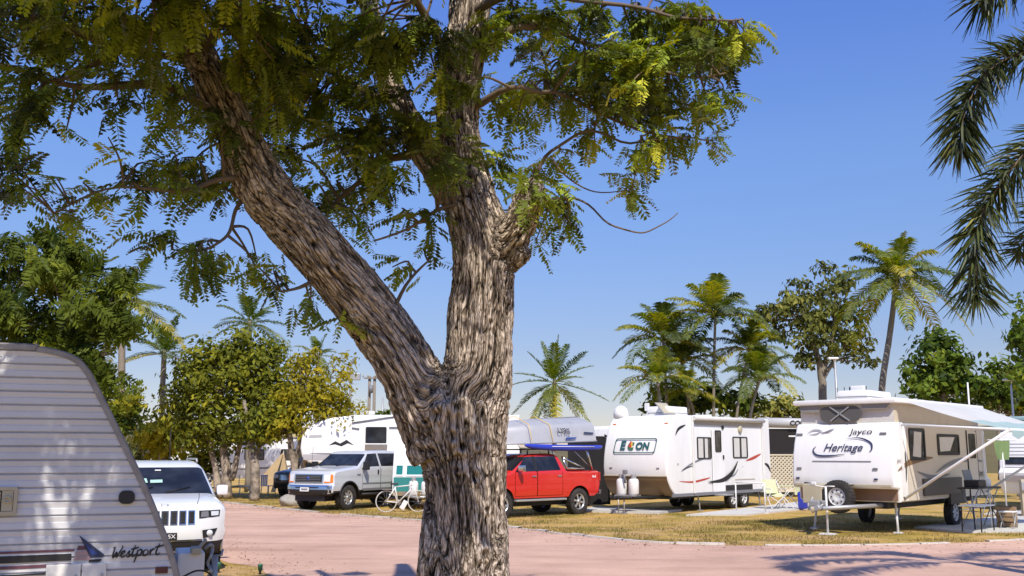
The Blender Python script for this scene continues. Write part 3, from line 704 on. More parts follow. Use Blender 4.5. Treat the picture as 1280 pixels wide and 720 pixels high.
for cx, cy, rx, ry, nlv, Y, sy in crown:
    nlv = int(nlv * 1.4)
    # sub-clumps joined to the nearest limb by twigs
    ncl = max(2, nlv // 11)
    for k in range(ncl):
        while True:
            u, v, t = rr_.uniform(-1, 1), rr_.uniform(-1, 1), rr_.uniform(-1, 1)
            if u * u + v * v + t * t < 1: break
        c = D(cx + u * rx * .85, cy + v * ry * .85, Y + t * sy) - TO
        near = min(nodes, key=lambda q: (q[0] - c).length)
        p0 = near[0]; mid = p0.lerp(c, .5) + Vector((rr_.uniform(-.08, .08), rr_.uniform(-.08, .08), rr_.uniform(-.02, .14)))
        if (c - p0).length < 2.2: mt.tube(smooth_curve([p0, mid, c], 4), [min(near[1], .014) * (1 - .75 * i / 8) + .0025 for i in range(9)], 5, cap=False)
        base_dir = (c - p0); base_dir.z *= .4
        if base_dir.length < .05: base_dir = Vector((rr_.uniform(-1, 1), rr_.uniform(-1, 1), 0))
        base_dir.normalize(); ct = rr_.random()
        for j in range(max(3, round(nlv / ncl))):
            tt = rr_.uniform(.35, 1.0)
            st = mid.lerp(c, tt) + Vector((rr_.gauss(0, .07), rr_.gauss(0, .07), rr_.gauss(0, .05)))
            d = base_dir * .7 + Vector((rr_.gauss(0, .7), rr_.gauss(0, .7), rr_.gauss(-.38, .38)))
            lp.append(st); ld.append(d); lsz.append(rr_.uniform(.19, .35)); ltint.append(min(1, max(0, ct * .6 + rr_.random() * .4)))
over = [(-3.6, 5.2, 7.2, .6, .6, .7, 150), (-2.45, 5.3, 7.1, .55, .6, .9, 170), (-2.35, 5.2, 5.9, .4, .5, .5, 80), (-3.75, 5.3, 6.1, .45, .5, .5, 90), (-2.9, 5.3, 7.4, .5, .5, .5, 90), (-3.0, 5.2, 5.5, .5, .5, .3, 50), (-4.5, 5.4, 6.6, .6, .7, .9, 140),  # unseen overhead leaf clumps, added to shade trunk, left limb and caravan
 (.02, 5.3, 6.2, .34, .5, .7, 90), (.02, 5.2, 7.4, .36, .5, .8, 90), (-.25, 5.2, 8.6, .45, .6, .8, 110), (-1.0, 5.2, 8.3, .5, .6, .5, 90), (-1.7, 5.3, 8.9, .6, .6, .6, 90),
 (-1.5, 5.4, 7.0, .7, .6, .7, 120), (-.7, 5.3, 7.3, .45, .6, .6, 70), (-3.2, 5.6, 8.3, .8, .6, .4, 40), (-.35, 5.9, 7.4, .32, .45, .4, 70), (-.85, 5.7, 8.1, .36, .45, .42, 80), (-1.35, 5.5, 8.7, .36, .45, .42, 80), (-1.8, 5.3, 9.4, .4, .45, .45, 80)]
for X, Y, Z, ax, ay, az, nlv in over:
    ncl = nlv // 11
    for k in range(ncl):
        while True:
            u, v, t = rr_.uniform(-1, 1), rr_.uniform(-1, 1), rr_.uniform(-1, 1)
            if u * u + v * v + t * t < 1: break
        c = Vector((X + u * ax, Y + v * ay, Z + t * az)) - TO; near = min(nodes, key=lambda q: (q[0] - c).length); p0 = near[0]
        mid = p0.lerp(c, .5) + Vector((0, 0, rr_.uniform(0, .3)))
        if k % 2 == 0: mt.tube(smooth_curve([p0, mid, c], 4), [min(near[1], .03) * (1 - .75 * i / 8) + .003 for i in range(9)], 5, cap=False)
        for j in range(11):
            st = c + Vector((rr_.gauss(0, .10), rr_.gauss(0, .10), rr_.gauss(0, .09)))
            lp.append(st); ld.append(Vector((rr_.gauss(0, .8), rr_.gauss(-.2, .8), rr_.gauss(-.35, .4)))); lsz.append(rr_.uniform(.26, .44)); ltint.append(rr_.random())
lp = np.array(lp); ld = np.array(ld); lsz = np.array(lsz); ltint = np.array(ltint)
mt.build('limb', TWIG, shade_tree)
up = np.tile([0, 0, 1.], (len(lp), 1)) + rng.normal(0, .25, (len(lp), 3))
Rm = rots(ld, up); pick = rng.integers(0, 4, len(lp)); parts = []
for k in range(4):
    s_ = pick == k; parts.append(stamp(tpl[k][0], tpl[k][1], lp[s_], Rm[s_], lsz[s_], ltint[s_]))
LEAF_MAIN = LM('feathery_leaf', (.034, .042, .018), (.29, .36, .045), (.70, .66, .07), trans=.27)
np_mesh('crown', *merge_np(parts), LEAF_MAIN, shade_tree)
# ------------------------------------------------------------------ other trees and palms
BARK2 = M('pale_trunk_bark', (.38, .31, .23), .9, var=.95, scale=4, dirt=(.045, .035, .028), bump=.8, bscale=14)
BARK3 = M('grey_palm_trunk', (.26, .22, .17), .9, var=.35, scale=10, dirt=(.08, .06, .045), bump=.6, bscale=20)
LF_DEEP = LM('deep_green_leaf', (.028, .045, .008), (.14, .19, .025), (.36, .33, .04), trans=.35)
LF_MANGO = LM('drooping_green_leaf', (.03, .05, .010), (.20, .24, .03), (.50, .43, .04), trans=.4)
LF_FERN = LM('olive_leaf', (.045, .062, .012), (.26, .27, .03), (.52, .45, .04), trans=.4)
LF_GOLD = LM('yellow_green_leaf', (.09, .095, .012), (.42, .36, .03), (.66, .50, .04), trans=.45)
LF_GUM = LM('gum_leaf', (.05, .055, .018), (.20, .215, .05), (.38, .34, .08), trans=.3)
LF_BROAD = LM('glossy_green_leaf', (.024, .05, .008), (.17, .24, .03), (.36, .38, .04), trans=.35, gloss=.06)
LF_PALM = LM('palm_leaflet', (.05, .085, .014), (.22, .27, .035), (.55, .46, .06), trans=.4)
LF_PALMG = LM('golden_palm_leaflet', (.06, .085, .013), (.22, .27, .035), (.50, .44, .05), trans=.45)
LF_PALMD = LM('grey_green_leaflet', (.030, .040, .016), (.13, .155, .05), (.34, .32, .09), trans=.3)
def tree(name, label, cat, base, blobs, Y, leafmat, nleaf, lsize, trunks, seed, bark=BARK2, group=None, tmplt=None, droop=0., tintb=0., limbs_n=26, clump=.5, sy=.75, tl=(0., 1.)):
    """blobs: (px, py, rx, ry) discs of crown at depth Y; trunks: lists of (px, py, width px) at depth Y"""
    r = random.Random(seed); rg = np.random.default_rng(seed)
    B0 = Vector(base); rt = root(name, label, cat, B0, 0, group); k = mpp(Y)
    mt = MB(); tips = []
    for t in trunks:
        P = [D(x, y, Y) - B0 for x, y, w_ in t]; Q = smooth_curve(P, 4); RR = [v.x for v in smooth_curve([(w_ * k / 2, 0, 0) for x, y, w_ in t], 4)]
        Q = [q + Vector((noise.noise(q * 1.3 + Vector((seed, 0, 0))), noise.noise(q * 1.3 + Vector((0, seed, 0))), 0)) * .10 for q in Q]
        mt.tube(Q, RR, 10); tips += [(q, rr) for q, rr in zip(Q[len(Q) // 3:], RR[len(Q) // 3:])]
    area = sum(b[2] * b[3] for b in blobs); parts = []
    pos = []; nor = []; tin = []
    for bx, by, rx, ry in blobs:
        c = D(bx, by, Y) - B0; X, Z = rx * k, ry * k; Yr = X * sy
        nc = max(3, int(nleaf * rx * ry / area / 26))
        for i in range(nc):
            u = Vector((r.gauss(0, 1), r.gauss(0, 1), r.gauss(0, 1))).normalized() * (r.random() ** .42)
            cc = c + Vector((u.x * X, u.y * Yr, u.z * Z)); ct = r.random()
            if i % max(1, nc * len(blobs) // limbs_n) == 0 and tips:
                p0 = min(tips, key=lambda q: (q[0] - cc).length + max(0, q[0].z - cc.z))
                mid = p0[0].lerp(cc, .5) + Vector((0, 0, .1 * (cc - p0[0]).length * r.uniform(-.5, 1)))
                mt.tube(smooth_curve([p0[0], mid, cc], 4), [max(.012, p0[1] * .45) * (1 - j / 9) + .006 for j in range(9)], 6, cap=False)
            n = r.randint(16, 36); cr = clump * r.uniform(.6, 1.25)
            q = rg.normal(0, 1, (n, 3)); q /= np.linalg.norm(q, axis=1, keepdims=True); q *= (rg.random((n, 1)) ** .5) * cr; q[:, 2] *= .62
            pos.append(np.array(cc) + q)
            o = q * .8 + np.array(u) * cr + rg.normal(0, .5 * cr, (n, 3)) + np.array([0, 0, .35 * cr]); nor.append(o)
            tin.append(np.clip(tl[0] + (tl[1] - tl[0]) * (ct * .55 + rg.random(n) * .45) + tintb, 0, 1))
    pos = np.concatenate(pos); nor = np.concatenate(nor); tin = np.concatenate(tin); n = len(pos)
    d = np.cross(nor, rg.normal(0, 1, (n, 3))); d[:, 2] -= droop * np.linalg.norm(d, axis=1)
    tp = tmplt or [LEAF]; pk = rg.integers(0, len(tp), n); sz = lsize * rg.uniform(.65, 1.3, n); Rm = rots(d, nor)
    for i in range(len(tp)):
        s_ = pk == i; parts.append(stamp(tp[i][0], tp[i][1], pos[s_], Rm[s_], sz[s_], tin[s_]))
    mt.build('trunk', bark, rt)
    np_mesh('crown', *merge_np(parts), leafmat, rt)
    return rt
def frond_arrays(L, droop, lift, az, nl=34, leaflet=.5, wid=.035, hang=.4, seed=0, plume=False, tintv=.5, twist=0.):
    """one feather leaf starting at the origin, going out along az; returns V,Q,tint"""
    r = np.random.default_rng(seed); V = []; Q = []; T = []
    ca, sa = math.cos(az), math.sin(az)
    def spine(t):
        h = L * (t * math.cos(lift) - .10 * droop * t ** 2.2); z = L * (t * math.sin(lift) - droop * t * t * .62)
        return np.array([ca * h, sa * h, z])
    prev = None
    for i in range(13):
        t = i / 12; p = spine(t); s = np.array([-sa, ca, 0]) * (.028 * (1 - t) + .006) * L / 3
        u = np.array([0, 0, 1.]) * (.020 * (1 - t) + .004) * L / 3
        k = len(V); V += [p + s, p + u, p - s, p - u]; T += [min(1, tintv + .25)] * 4
        if prev is not None:
            for a in range(4): Q.append([prev + a, prev + (a + 1) % 4, k + (a + 1) % 4, k + a])
        prev = k
    for i in range(nl):
        t = .14 + .86 * (i + r.random() * .6) / nl
        if t > 1: t = 1.
        p = spine(t); tg = spine(min(1, t + .02)) - spine(t - .02); tg /= np.linalg.norm(tg)
        side = np.array([-sa, ca, 0.]); upv = np.cross(tg, side) * -1
        if upv[2] < 0: upv = -upv
        ll = leaflet * (math.sin(math.pi * min(1, .16 + t * .80)) ** .6) * r.uniform(.85, 1.1)
        for s in (-1, 1):
            for rep in range(3 if plume else 1):
                el = r.uniform(-.9, .9) if plume else r.uniform(.05, .45)
                d = side * s * math.cos(el) + upv * math.sin(el) + tg * r.uniform(.45, .85)
                d /= np.linalg.norm(d)
                e = d + np.array([0, 0, -1.]) * hang * r.uniform(.7, 1.5); e /= np.linalg.norm(e)
                wv = np.cross(d, upv); wv /= np.linalg.norm(wv) + 1e-9; wv = wv * wid * .5
                b = p; m_ = b + d * ll * .5; q = m_ + e * ll * .5; k = len(V)
                V += [b + wv * .4, b - wv * .4, m_ - wv, m_ + wv, q + wv * .12, q - wv * .12]
                Q += [[k, k + 1, k + 2, k + 3], [k + 3, k + 2, k + 5, k + 4]]
                tv = min(1, max(0, tintv + r.uniform(-.2, .2))); T += [tv] * 6
    return np.array(V), np.array(Q), np.array(T)
def palm(name, label, trunk_px, Y, L, n, leafmat, seed, tw=.3, group=None, hang=.45, leaflet=None, droop=.75, extra_old=3, lifts=(1.25, -.35), tint=(.25, .8), base=None, cat='palm'):
    """trunk_px: (px, py) from low to crown, at depth Y; every leaf is a part of its own"""
    r = random.Random(seed); top = D(*trunk_px[-1], Y)
    P = [D(x, y, Y) for x, y in trunk_px]
    b0 = Vector((P[0].x + (P[0].x - P[1].x) * .2, Y, 0)); P = [b0] + [p for p in P if p.z > .6]
    rt = root(name, label, cat, b0, 0, group); P = [p - b0 for p in P]
    mt = MB(); Q = smooth_curve(P, 6); N = len(Q)
    mt.tube(Q, [tw * .5 * (1.35 if i == 0 else 1 - .3 * i / N) * (1 + .05 * (i % 2)) for i in range(N)], 10)
    mt.tube([Q[-1], Q[-1] + Vector((0, 0, tw * 1.1))], [tw * .42, tw * .2], 8)
    mt.build('trunk', BARK3, rt)
    for i in range(n):
        f = i / (n - 1); az = i * 2.39996 + r.uniform(-.25, .25); lift = lifts[0] + (lifts[1] - lifts[0]) * f ** .9 + r.uniform(-.12, .12)
        tv = tint[0] + (tint[1] - tint[0]) * r.random(); 
        if f > .88: tv = min(1, tv + .35)
        v, q, t = frond_arrays(L * r.uniform(.85, 1.1), droop * (.75 + .4 * f) * r.uniform(.8, 1.2), lift, az, 46, leaflet or L * .22, L * .021, hang, seed * 50 + i, tintv=tv)
        np_mesh('frond', v + np.array(Q[-1] + Vector((0, 0, tw * .5))), q, t, leafmat, rt)
    return rt
PIN = [pinnate(6, .42, .17, .25, 11), pinnate(7, .38, .15, .4, 12)]
G_L = 'trees along the left side of the park'
tree('leafy_tree', 'tall tree with big drooping leaf fronds rising behind the ribbed caravan on the left', 'tree', (-12.6, 24, 0),
     [(60, 340, 60, 45), (100, 322, 38, 36), (30, 400, 55, 55), (92, 395, 60, 50), (138, 362, 26, 32), (60, 440, 60, 35), (125, 430, 38, 38), (148, 480, 28, 30), (20, 330, 35, 40), (75, 300, 30, 22), (150, 515, 22, 22), (120, 465, 35, 30), (-30, 380, 50, 70), (155, 405, 14, 20)], 24, LF_MANGO, 1300, .44,
     [[(70, 640, 26), (66, 540, 22), (62, 470, 16), (80, 400, 8)], [(66, 500, 14), (100, 440, 10), (130, 400, 5)], [(64, 490, 14), (30, 430, 9), (10, 380, 5)]], 21, tmplt=PIN, droop=.5, group=G_L, clump=.55, tl=(0, .95))
tree('spreading_tree', 'big dense olive green tree with thick pale trunks beyond the white off-roader', 'tree', (-12.0, 42.5, 0),
     [(280, 470, 55, 40), (240, 480, 40, 40), (320, 465, 42, 42), (300, 430, 35, 25), (225, 520, 35, 30), (270, 520, 55, 32), (330, 510, 45, 35), (350, 480, 20, 28), (255, 445, 30, 25), (335, 440, 20, 22), (290, 548, 40, 18), (245, 550, 30, 16)], 42.5, LF_FERN, 11500, .25,
     [[(284, 622, 15), (282, 590, 12), (280, 555, 9), (275, 510, 6)], [(276, 622, 10), (270, 585, 8), (258, 540, 5)], [(288, 600, 8), (300, 560, 6), (310, 520, 4)]], 22, droop=.3, group=G_L, clump=.75, tl=(.05, .95), limbs_n=40)
tree('spreading_tree', 'olive green tree with a single pale flaking trunk by the bend of the road', 'tree', (-10.5, 41, 0),
     [(330, 530, 30, 22), (352, 520, 26, 20), (312, 540, 22, 14)], 41, LF_FERN, 2200, .25,
     [[(318, 625, 13), (319, 600, 11), (317, 570, 10), (312, 540, 7), (305, 500, 4)], [(317, 575, 7), (330, 545, 5), (340, 515, 3)]], 23, droop=.3, group=G_L, clump=.6, limbs_n=16)
tree('golden_tree', 'yellow green tree with forked pale stems just left of the silver pickup', 'tree', (-8.9, 41, 0),
     [(390, 480, 36, 26), (415, 495, 26, 26), (370, 500, 36, 24), (360, 530, 40, 16), (395, 520, 40, 18), (430, 515, 22, 14), (385, 452, 22, 20), (428, 460, 10, 22), (345, 545, 22, 8)], 41, LF_GOLD, 5200, .21,
     [[(372, 630, 11), (370, 600, 9), (366, 565, 8), (356, 530, 5), (350, 505, 3)], [(376, 628, 9), (378, 590, 7), (388, 550, 5), (400, 510, 3)], [(369, 590, 6), (374, 555, 5), (378, 500, 3)]], 24, droop=.25, group=G_L, clump=.55, tl=(.15, 1.), limbs_n=34)
tree('bushy_shrub', 'bright yellow green bushy plant with broad leaves behind the off-roader roof', 'shrub', (-15.4, 45, 0),
     [(205, 535, 20, 14), (192, 550, 22, 20), (220, 552, 18, 18)], 45, LF_GOLD, 500, .55, [[(205, 600, 4), (205, 560, 3)]], 25, droop=.8, clump=.6, tl=(.2, .8))
tree('bushy_shrub', 'dark green leafy shrub under the big olive tree beside the off-roader', 'shrub', (-13.6, 44, 0),
     [(250, 580, 16, 22), (238, 600, 14, 16), (268, 575, 12, 20)], 44, LF_FERN, 1300, .25, [[(250, 622, 3), (250, 590, 2)]], 26, clump=.5)
tree('bushy_shrub', 'dry olive shrub low behind the ribbed caravan front', 'shrub', (-20, 50, 0),
     [(180, 560, 22, 30), (160, 575, 20, 25), (200, 575, 22, 22)], 50, LF_GUM, 900, .36, [[(180, 620, 3), (180, 580, 2)]], 27, clump=.7)
palm('coconut_palm', 'tall palm on a bare pole-like trunk half hidden by the tall left tree', [(152, 600), (152, 480), (153, 400), (155, 385)], 40, 2.9, 15, LF_PALM, 31, .32, G_L, hang=.5)
palm('coconut_palm', 'small upright palm with stiff fronds between the tall left tree and the olive tree', [(202, 600), (203, 500), (205, 447)], 45, 2.2, 13, LF_PALM, 32, .3, G_L, lifts=(1.35, -.1), droop=.5)
palm('coconut_palm', 'palm head poking out of the top of the big olive tree', [(310, 600), (311, 480), (312, 408)], 50, 2.4, 15, LF_PALM, 33, .3, G_L, droop=.6)
palm('coconut_palm', 'little palm head poking above the yellow green tree', [(396, 600), (396, 500), (397, 448)], 52, 1.7, 12, LF_PALM, 34, .25, G_L, droop=.6)
palm('coconut_palm', 'lone round-headed palm showing above the upturned boat', [(693, 610), (693, 520), (693, 482)], 58, 3.1, 24, LF_PALM, 35, .32, None, droop=.35, lifts=(1.4, -1.0), hang=.22, leaflet=.55)
palm('coconut_palm', 'tallest palm with a leaning bare trunk above the pop-top caravan', [(1098, 600), (1102, 490), (1112, 420), (1121, 350)], 52, 4.0, 30, LF_PALM, 36, .36, None, hang=.7, droop=.85, tint=(.3, 1.))
G_C = 'clump of golden palms behind the curved-nose caravan'
for i, (pts, Y, L, n, lab) in enumerate([
    ([(838, 600), (834, 510), (829, 428)], 50, 2.6, 13, 'golden palm with the tallest head on the left of the clump'),
    ([(828, 600), (826, 520), (822, 478)], 47, 2.1, 12, 'short golden palm at the left foot of the clump'),
    ([(866, 600), (862, 520), (852, 455)], 52, 2.4, 13, 'dark crowded palm in the middle of the clump'),
    ([(893, 600), (892, 500), (894, 398)], 50, 2.7, 14, 'tallest palm of the clump with an arching crown over the air conditioner'),
    ([(915, 600), (922, 510), (936, 440)], 51, 2.3, 13, 'golden palm leaning right in the clump'),
    ([(930, 600), (938, 520), (949, 476)], 47, 2.1, 12, 'short arching palm at the right foot of the clump'),
    ([(872, 600), (868, 520), (858, 492)], 49, 1.8, 10, 'low palm in the shade at the heart of the clump')]):
    palm('golden_palm', lab, pts, Y, L * 1.25, n + 9, LF_PALMG, 40 + i, .17, G_C, hang=.65, droop=.8, lifts=(1.35, .1), tint=(.1, 1.))
tree('gum_tree', 'wide grey green gum tree between the golden palms and the tallest palm', 'tree', (18.9, 60, 0),
     [(985, 385, 32, 22), (1040, 350, 30, 24), (1010, 370, 40, 28), (960, 400, 22, 24), (1030, 395, 50, 30), (1070, 425, 30, 24), (1000, 420, 38, 22), (1085, 445, 16, 14), (1045, 430, 34, 20), (1068, 385, 22, 22), (1015, 442, 30, 14), (950, 392, 14, 14)], 60, LF_GUM, 4700, .36,
     [[(1030, 600, 11), (1029, 500, 10), (1026, 465, 9), (1015, 420, 6), (1000, 380, 3)], [(1027, 470, 7), (1040, 420, 5), (1045, 360, 3)], [(1026, 480, 6), (1050, 440, 4), (1075, 420, 2)]], 51, droop=.9, clump=.68, bark=BARK3, limbs_n=44)
tree('broadleaf_tree', 'round dark green broadleaf tree above the white awning', 'tree', (20.2, 46, 0),
     [(1175, 445, 34, 26), (1150, 470, 24, 24), (1195, 465, 34, 26), (1165, 485, 36, 16), (1215, 485, 30, 18), (1178, 425, 18, 14)], 46, LF_BROAD, 3800, .34,
     [[(1180, 600, 9), (1180, 500, 7), (1178, 460, 4)]], 52, clump=.6)
tree('broadleaf_tree', 'smaller leafy tree left of the white lamp at the right edge', 'tree', (23.6, 46, 0),
     [(1250, 465, 16, 20), (1258, 485, 22, 18), (1240, 495, 24, 12)], 46, LF_BROAD, 900, .36, [[(1250, 600, 6), (1250, 480, 3)]], 53, clump=.55)
tree('broadleaf_tree', 'tall bright leafed tree cut off by the right edge', 'tree', (22.6, 40, 0),
     [(1290, 400, 30, 30), (1282, 430, 26, 26), (1310, 440, 40, 40), (1290, 462, 26, 22), (1330, 390, 40, 30)], 40, LF_BROAD, 1900, .36, [[(1320, 600, 12), (1312, 480, 9), (1300, 420, 5)]], 54, clump=.55, tl=(.15, 1))
tree('bushy_shrub', 'dark hedge-like shrub behind the caravans at the right edge', 'shrub', (26, 52, 0),
     [(1270, 500, 40, 22), (1225, 505, 34, 14), (1300, 490, 40, 30)], 52, LF_DEEP, 1300, .45, [[(1270, 600, 4), (1270, 520, 3)]], 55, clump=.8)
tree('bushy_shrub', 'low dark shrub filling the foot of the golden palm clump', 'shrub', (10.2, 53, 0),
     [(850, 498, 34, 14), (890, 500, 34, 14), (930, 502, 30, 12), (815, 505, 14, 10)], 53, LF_DEEP, 1300, .45, [[(880, 600, 4), (880, 510, 3)]], 56, clump=.7)
tree('bushy_shrub', 'dry brown and green shrub above the dark banner annex', 'shrub', (16, 56, 0),
     [(975, 510, 26, 12), (1000, 514, 22, 10), (950, 512, 16, 10)], 56, LF_GUM, 800, .4, [[(975, 600, 4), (975, 520, 3)]], 57, clump=.7, tintb=.25)
tree('bushy_shrub', 'dark round shrub peeping over the long fifth-wheel roof', 'shrub', (-7.7, 58, 0),
     [(492, 520, 14, 8), (480, 522, 10, 6), (505, 516, 8, 8)], 58, LF_DEEP, 320, .4, [[(492, 600, 3), (492, 525, 2)]], 58, clump=.5)
# foxtail palm whose fronds hang into the upper right corner
ft = root('foxtail_palm', 'foxtail palm hanging bushy dark fronds into the upper right corner', 'palm', (9.1, 12.6, 0))
mt = MB(); Q = smooth_curve([(0, 0, -.1), (.05, 0, 2), (0, .05, 4.2), (0, 0, 6.0)], 6); mt.tube(Q, [.22 - .004 * i for i in range(len(Q))], 14); mt.tube([(0, 0, 6.0), (0, 0, 6.9)], [.13, .05], 10)
mt.build('trunk', BARK3, ft)
def foxfrond(pts_px, Ys, seed, dens=110):
    r = np.random.default_rng(seed); P = [D(x, y, Y) - ft.location for (x, y), Y in zip(pts_px, Ys)]; P = [Vector((0, 0, 6.6))] + P; C = smooth_curve(P, 12)
    V = []; Qd = []; T = []; L = len(C)
    mt = MB(); mt.tube(C, [.030 * (1 - i / L) + .006 for i in range(L)], 6); 
    for i in range(dens):
        t = .12 + .88 * i / dens; x = t * (L - 1); j = min(int(x), L - 2); p = C[j].lerp(C[j + 1], x - j); tg = (C[j + 1] - C[j]).normalized()
        a = tg.cross(Vector((0, 0, 1))).normalized(); b = a.cross(tg)
        ll = .56 * min(1, (1.05 - t) * 5 + .45) 
        for rep in range(7):
            th = r.uniform(0, 2 * math.pi); d = (a * math.cos(th) + b * math.sin(th) * .85) + tg * r.uniform(.5, 1.1); d.normalize()
            l2 = ll * r.uniform(.6, 1.1); wv = d.cross(Vector(r.normal(0, 1, 3))).normalized() * .0155
            k = len(V); m_ = p + d * l2 * .5; q = p + d * l2 + Vector((0, 0, -.18)) * l2
            V += [p + wv * .5, p - wv * .5, m_ - wv, m_ + wv, q + wv * .15, q - wv * .15]; Qd += [[k, k + 1, k + 2, k + 3], [k + 3, k + 2, k + 5, k + 4]]; T += [min(1, max(0, r.normal(.35, .22)))] * 6
    f = np_mesh('frond', np.array([tuple(v) for v in V]), np.array(Qd), np.array(T), LF_PALMD, ft)
    s = mt.build('stalk', TWIG, f); return f
foxfrond([(1400, 50), (1300, 60), (1240, 85), (1208, 135), (1200, 185)], [12.5, 12.4, 12.3, 12.2, 12.2], 1)
foxfrond([(1430, 110), (1330, 155), (1265, 210), (1222, 285), (1222, 372)], [12.4, 12.2, 12.0, 11.9, 11.9], 2)
foxfrond([(1450, -60), (1360, -70), (1280, -40), (1225, 2)], [12.5, 12.4, 12.3, 12.3], 3, 90)
for i, az in enumerate((-.9, .2, 1.1, 1.9)):
    C_ = ft.location + Vector((0, 0, 6.6)); px = []
    pts = []
    for t in (.35, .7, 1.0): pts.append(Vector((math.cos(az) * 3.2 * t, math.sin(az) * 3.2 * t, 6.6 + 1.0 * t - 2.6 * t * t)))
    r = np.random.default_rng(20 + i); Cc = smooth_curve([Vector((0, 0, 6.6))] + pts, 10)
    V = []; Qd = []; T = []
    for k_ in range(80):
        x = (.12 + .88 * k_ / 80) * (len(Cc) - 1); j = min(int(x), len(Cc) - 2); p = Cc[j].lerp(Cc[j + 1], x - j); tg = (Cc[j + 1] - Cc[j]).normalized()
        for rep in range(6):
            d = (Vector(r.normal(0, 1, 3)).cross(tg) + tg * .8).normalized(); l2 = .5 * r.uniform(.6, 1.1); wv = d.cross(Vector(r.normal(0, 1, 3))).normalized() * .018
            k = len(V); V += [p + wv * .5, p - wv * .5, p + d * l2 * .5 - wv, p + d * l2 * .5 + wv, p + d * l2 + wv * .15, p + d * l2 - wv * .15]; Qd += [[k, k + 1, k + 2, k + 3], [k + 3, k + 2, k + 5, k + 4]]; T += [.4] * 6
    np_mesh('frond', np.array([tuple(v) for v in V]), np.array(Qd), np.array(T), LF_PALMD, ft)
# grass blades on the verges
nb = 30000; P = []
while len(P) < nb:
    t = rng.random() * 238.99; k = int(t); base = fr_[k].lerp(fr_[k + 1], t - k); nx = fr_[min(k + 1, 239)] - fr_[max(k - 1, 0)]
    if nx.length < 1e-6: continue
    nx.normalize(); nn = Vector((-nx.y, nx.x)); q = base + nn * (.12 + 7.5 * rng.random() ** 1.6) + Vector((rng.normal(0, .3), rng.normal(0, .1)))
    if q.y > 44 or q.x > 17 or q.x < -16: continue
    if noise.noise(Vector((q.x * .8, q.y * .8, 2.))) < -.08: continue
    P.append((q.x, q.y, 0))
for _ in range(5000):
    k = rng.integers(0, 239); nx = nr_[min(k + 1, 239)] - nr_[max(k - 1, 0)]
    if nx.length < 1e-6: continue
    nx.normalize(); q = nr_[k].lerp(nr_[max(k - 1, 0)], rng.random()) - Vector((-nx.y, nx.x)) * (.1 + 2.5 * rng.random())
    if q.y > 12.5 and -14 < q.x < 4 and noise.noise(Vector((q.x, q.y, 5.))) > -.05: P.append((q.x, q.y, 0))
P = np.array(P); n = len(P); tV = np.array([[-.012, 0, 0], [.012, 0, 0], [.004, .02, 1.], [-.004, .02, 1.]]) ; tQ = np.array([[0, 1, 2, 3]])
dirs = rng.normal(0, 1, (n, 3)); dirs[:, 2] = 0; upz = np.tile([0, 0, 1.], (n, 1)) + rng.normal(0, .5, (n, 3)); upz[:, 2] = np.abs(upz[:, 2]) + .3
Rm = rots(np.cross(upz, dirs), upz)
tV2 = tV * np.array([1, 1, 1.]); V, Q, T = stamp(tV2 / np.array([1, 1, 1.]), tQ, P, Rm, rng.uniform(.03, .085, n), rng.random(n))
# keep blade width while scaling
GRASS = LM('grass_blade', (.10, .085, .02), (.32, .25, .09), (.42, .33, .15), trans=.3, gloss=.02)
V = V.reshape(n, 4, 3); c = V.mean(axis=1, keepdims=True); base_c = (V[:, 0:1] + V[:, 1:2]) / 2
wv = (V[:, 1] - V[:, 0]); wv /= np.linalg.norm(wv, axis=1, keepdims=True) + 1e-9
V[:, 0] = base_c[:, 0] - wv * .006; V[:, 1] = base_c[:, 0] + wv * .006
LIT = LM('dry_leaf', (.10, .065, .02), (.24, .16, .05), (.40, .30, .10), trans=.1, gloss=.02)
lt_ = []
while len(lt_) < 2600:
    if rng.random() < .55:
        k = rng.integers(1, 239); q = nr_[k].lerp(nr_[k - 1], rng.random()) + Vector((rng.normal(0, .9), rng.normal(0, .9)))
    else:
        k = rng.integers(1, 239); q = fr_[k].lerp(fr_[k - 1], rng.random()) + Vector((rng.normal(0, .8), rng.normal(0, .8)))
    if 13 < q.y < 40 and -13 < q.x < 16: lt_.append((q.x, q.y, .012))
lt_ = np.array(lt_); nl_ = len(lt_); dl = rng.normal(0, 1, (nl_, 3)); dl[:, 2] *= .15; ul = np.tile([0, 0, 1.], (nl_, 1)) + rng.normal(0, .25, (nl_, 3))
Vl, Ql, Tl = stamp(LEAF[0], LEAF[1], lt_, rots(dl, ul), rng.uniform(.03, .07, nl_), rng.random(nl_)); Vl[:, 2] = np.maximum(Vl[:, 2], .007)
setprops(np_mesh('leaf_litter', Vl, Ql, Tl, LIT), 'dry fallen leaves scattered along both road edges', 'leaf litter', kind='stuff')
setprops(np_mesh('grass', V.reshape(-1, 3), Q, T, GRASS), 'short dry grass tufts on the verges beside the road', 'grass', kind='stuff')
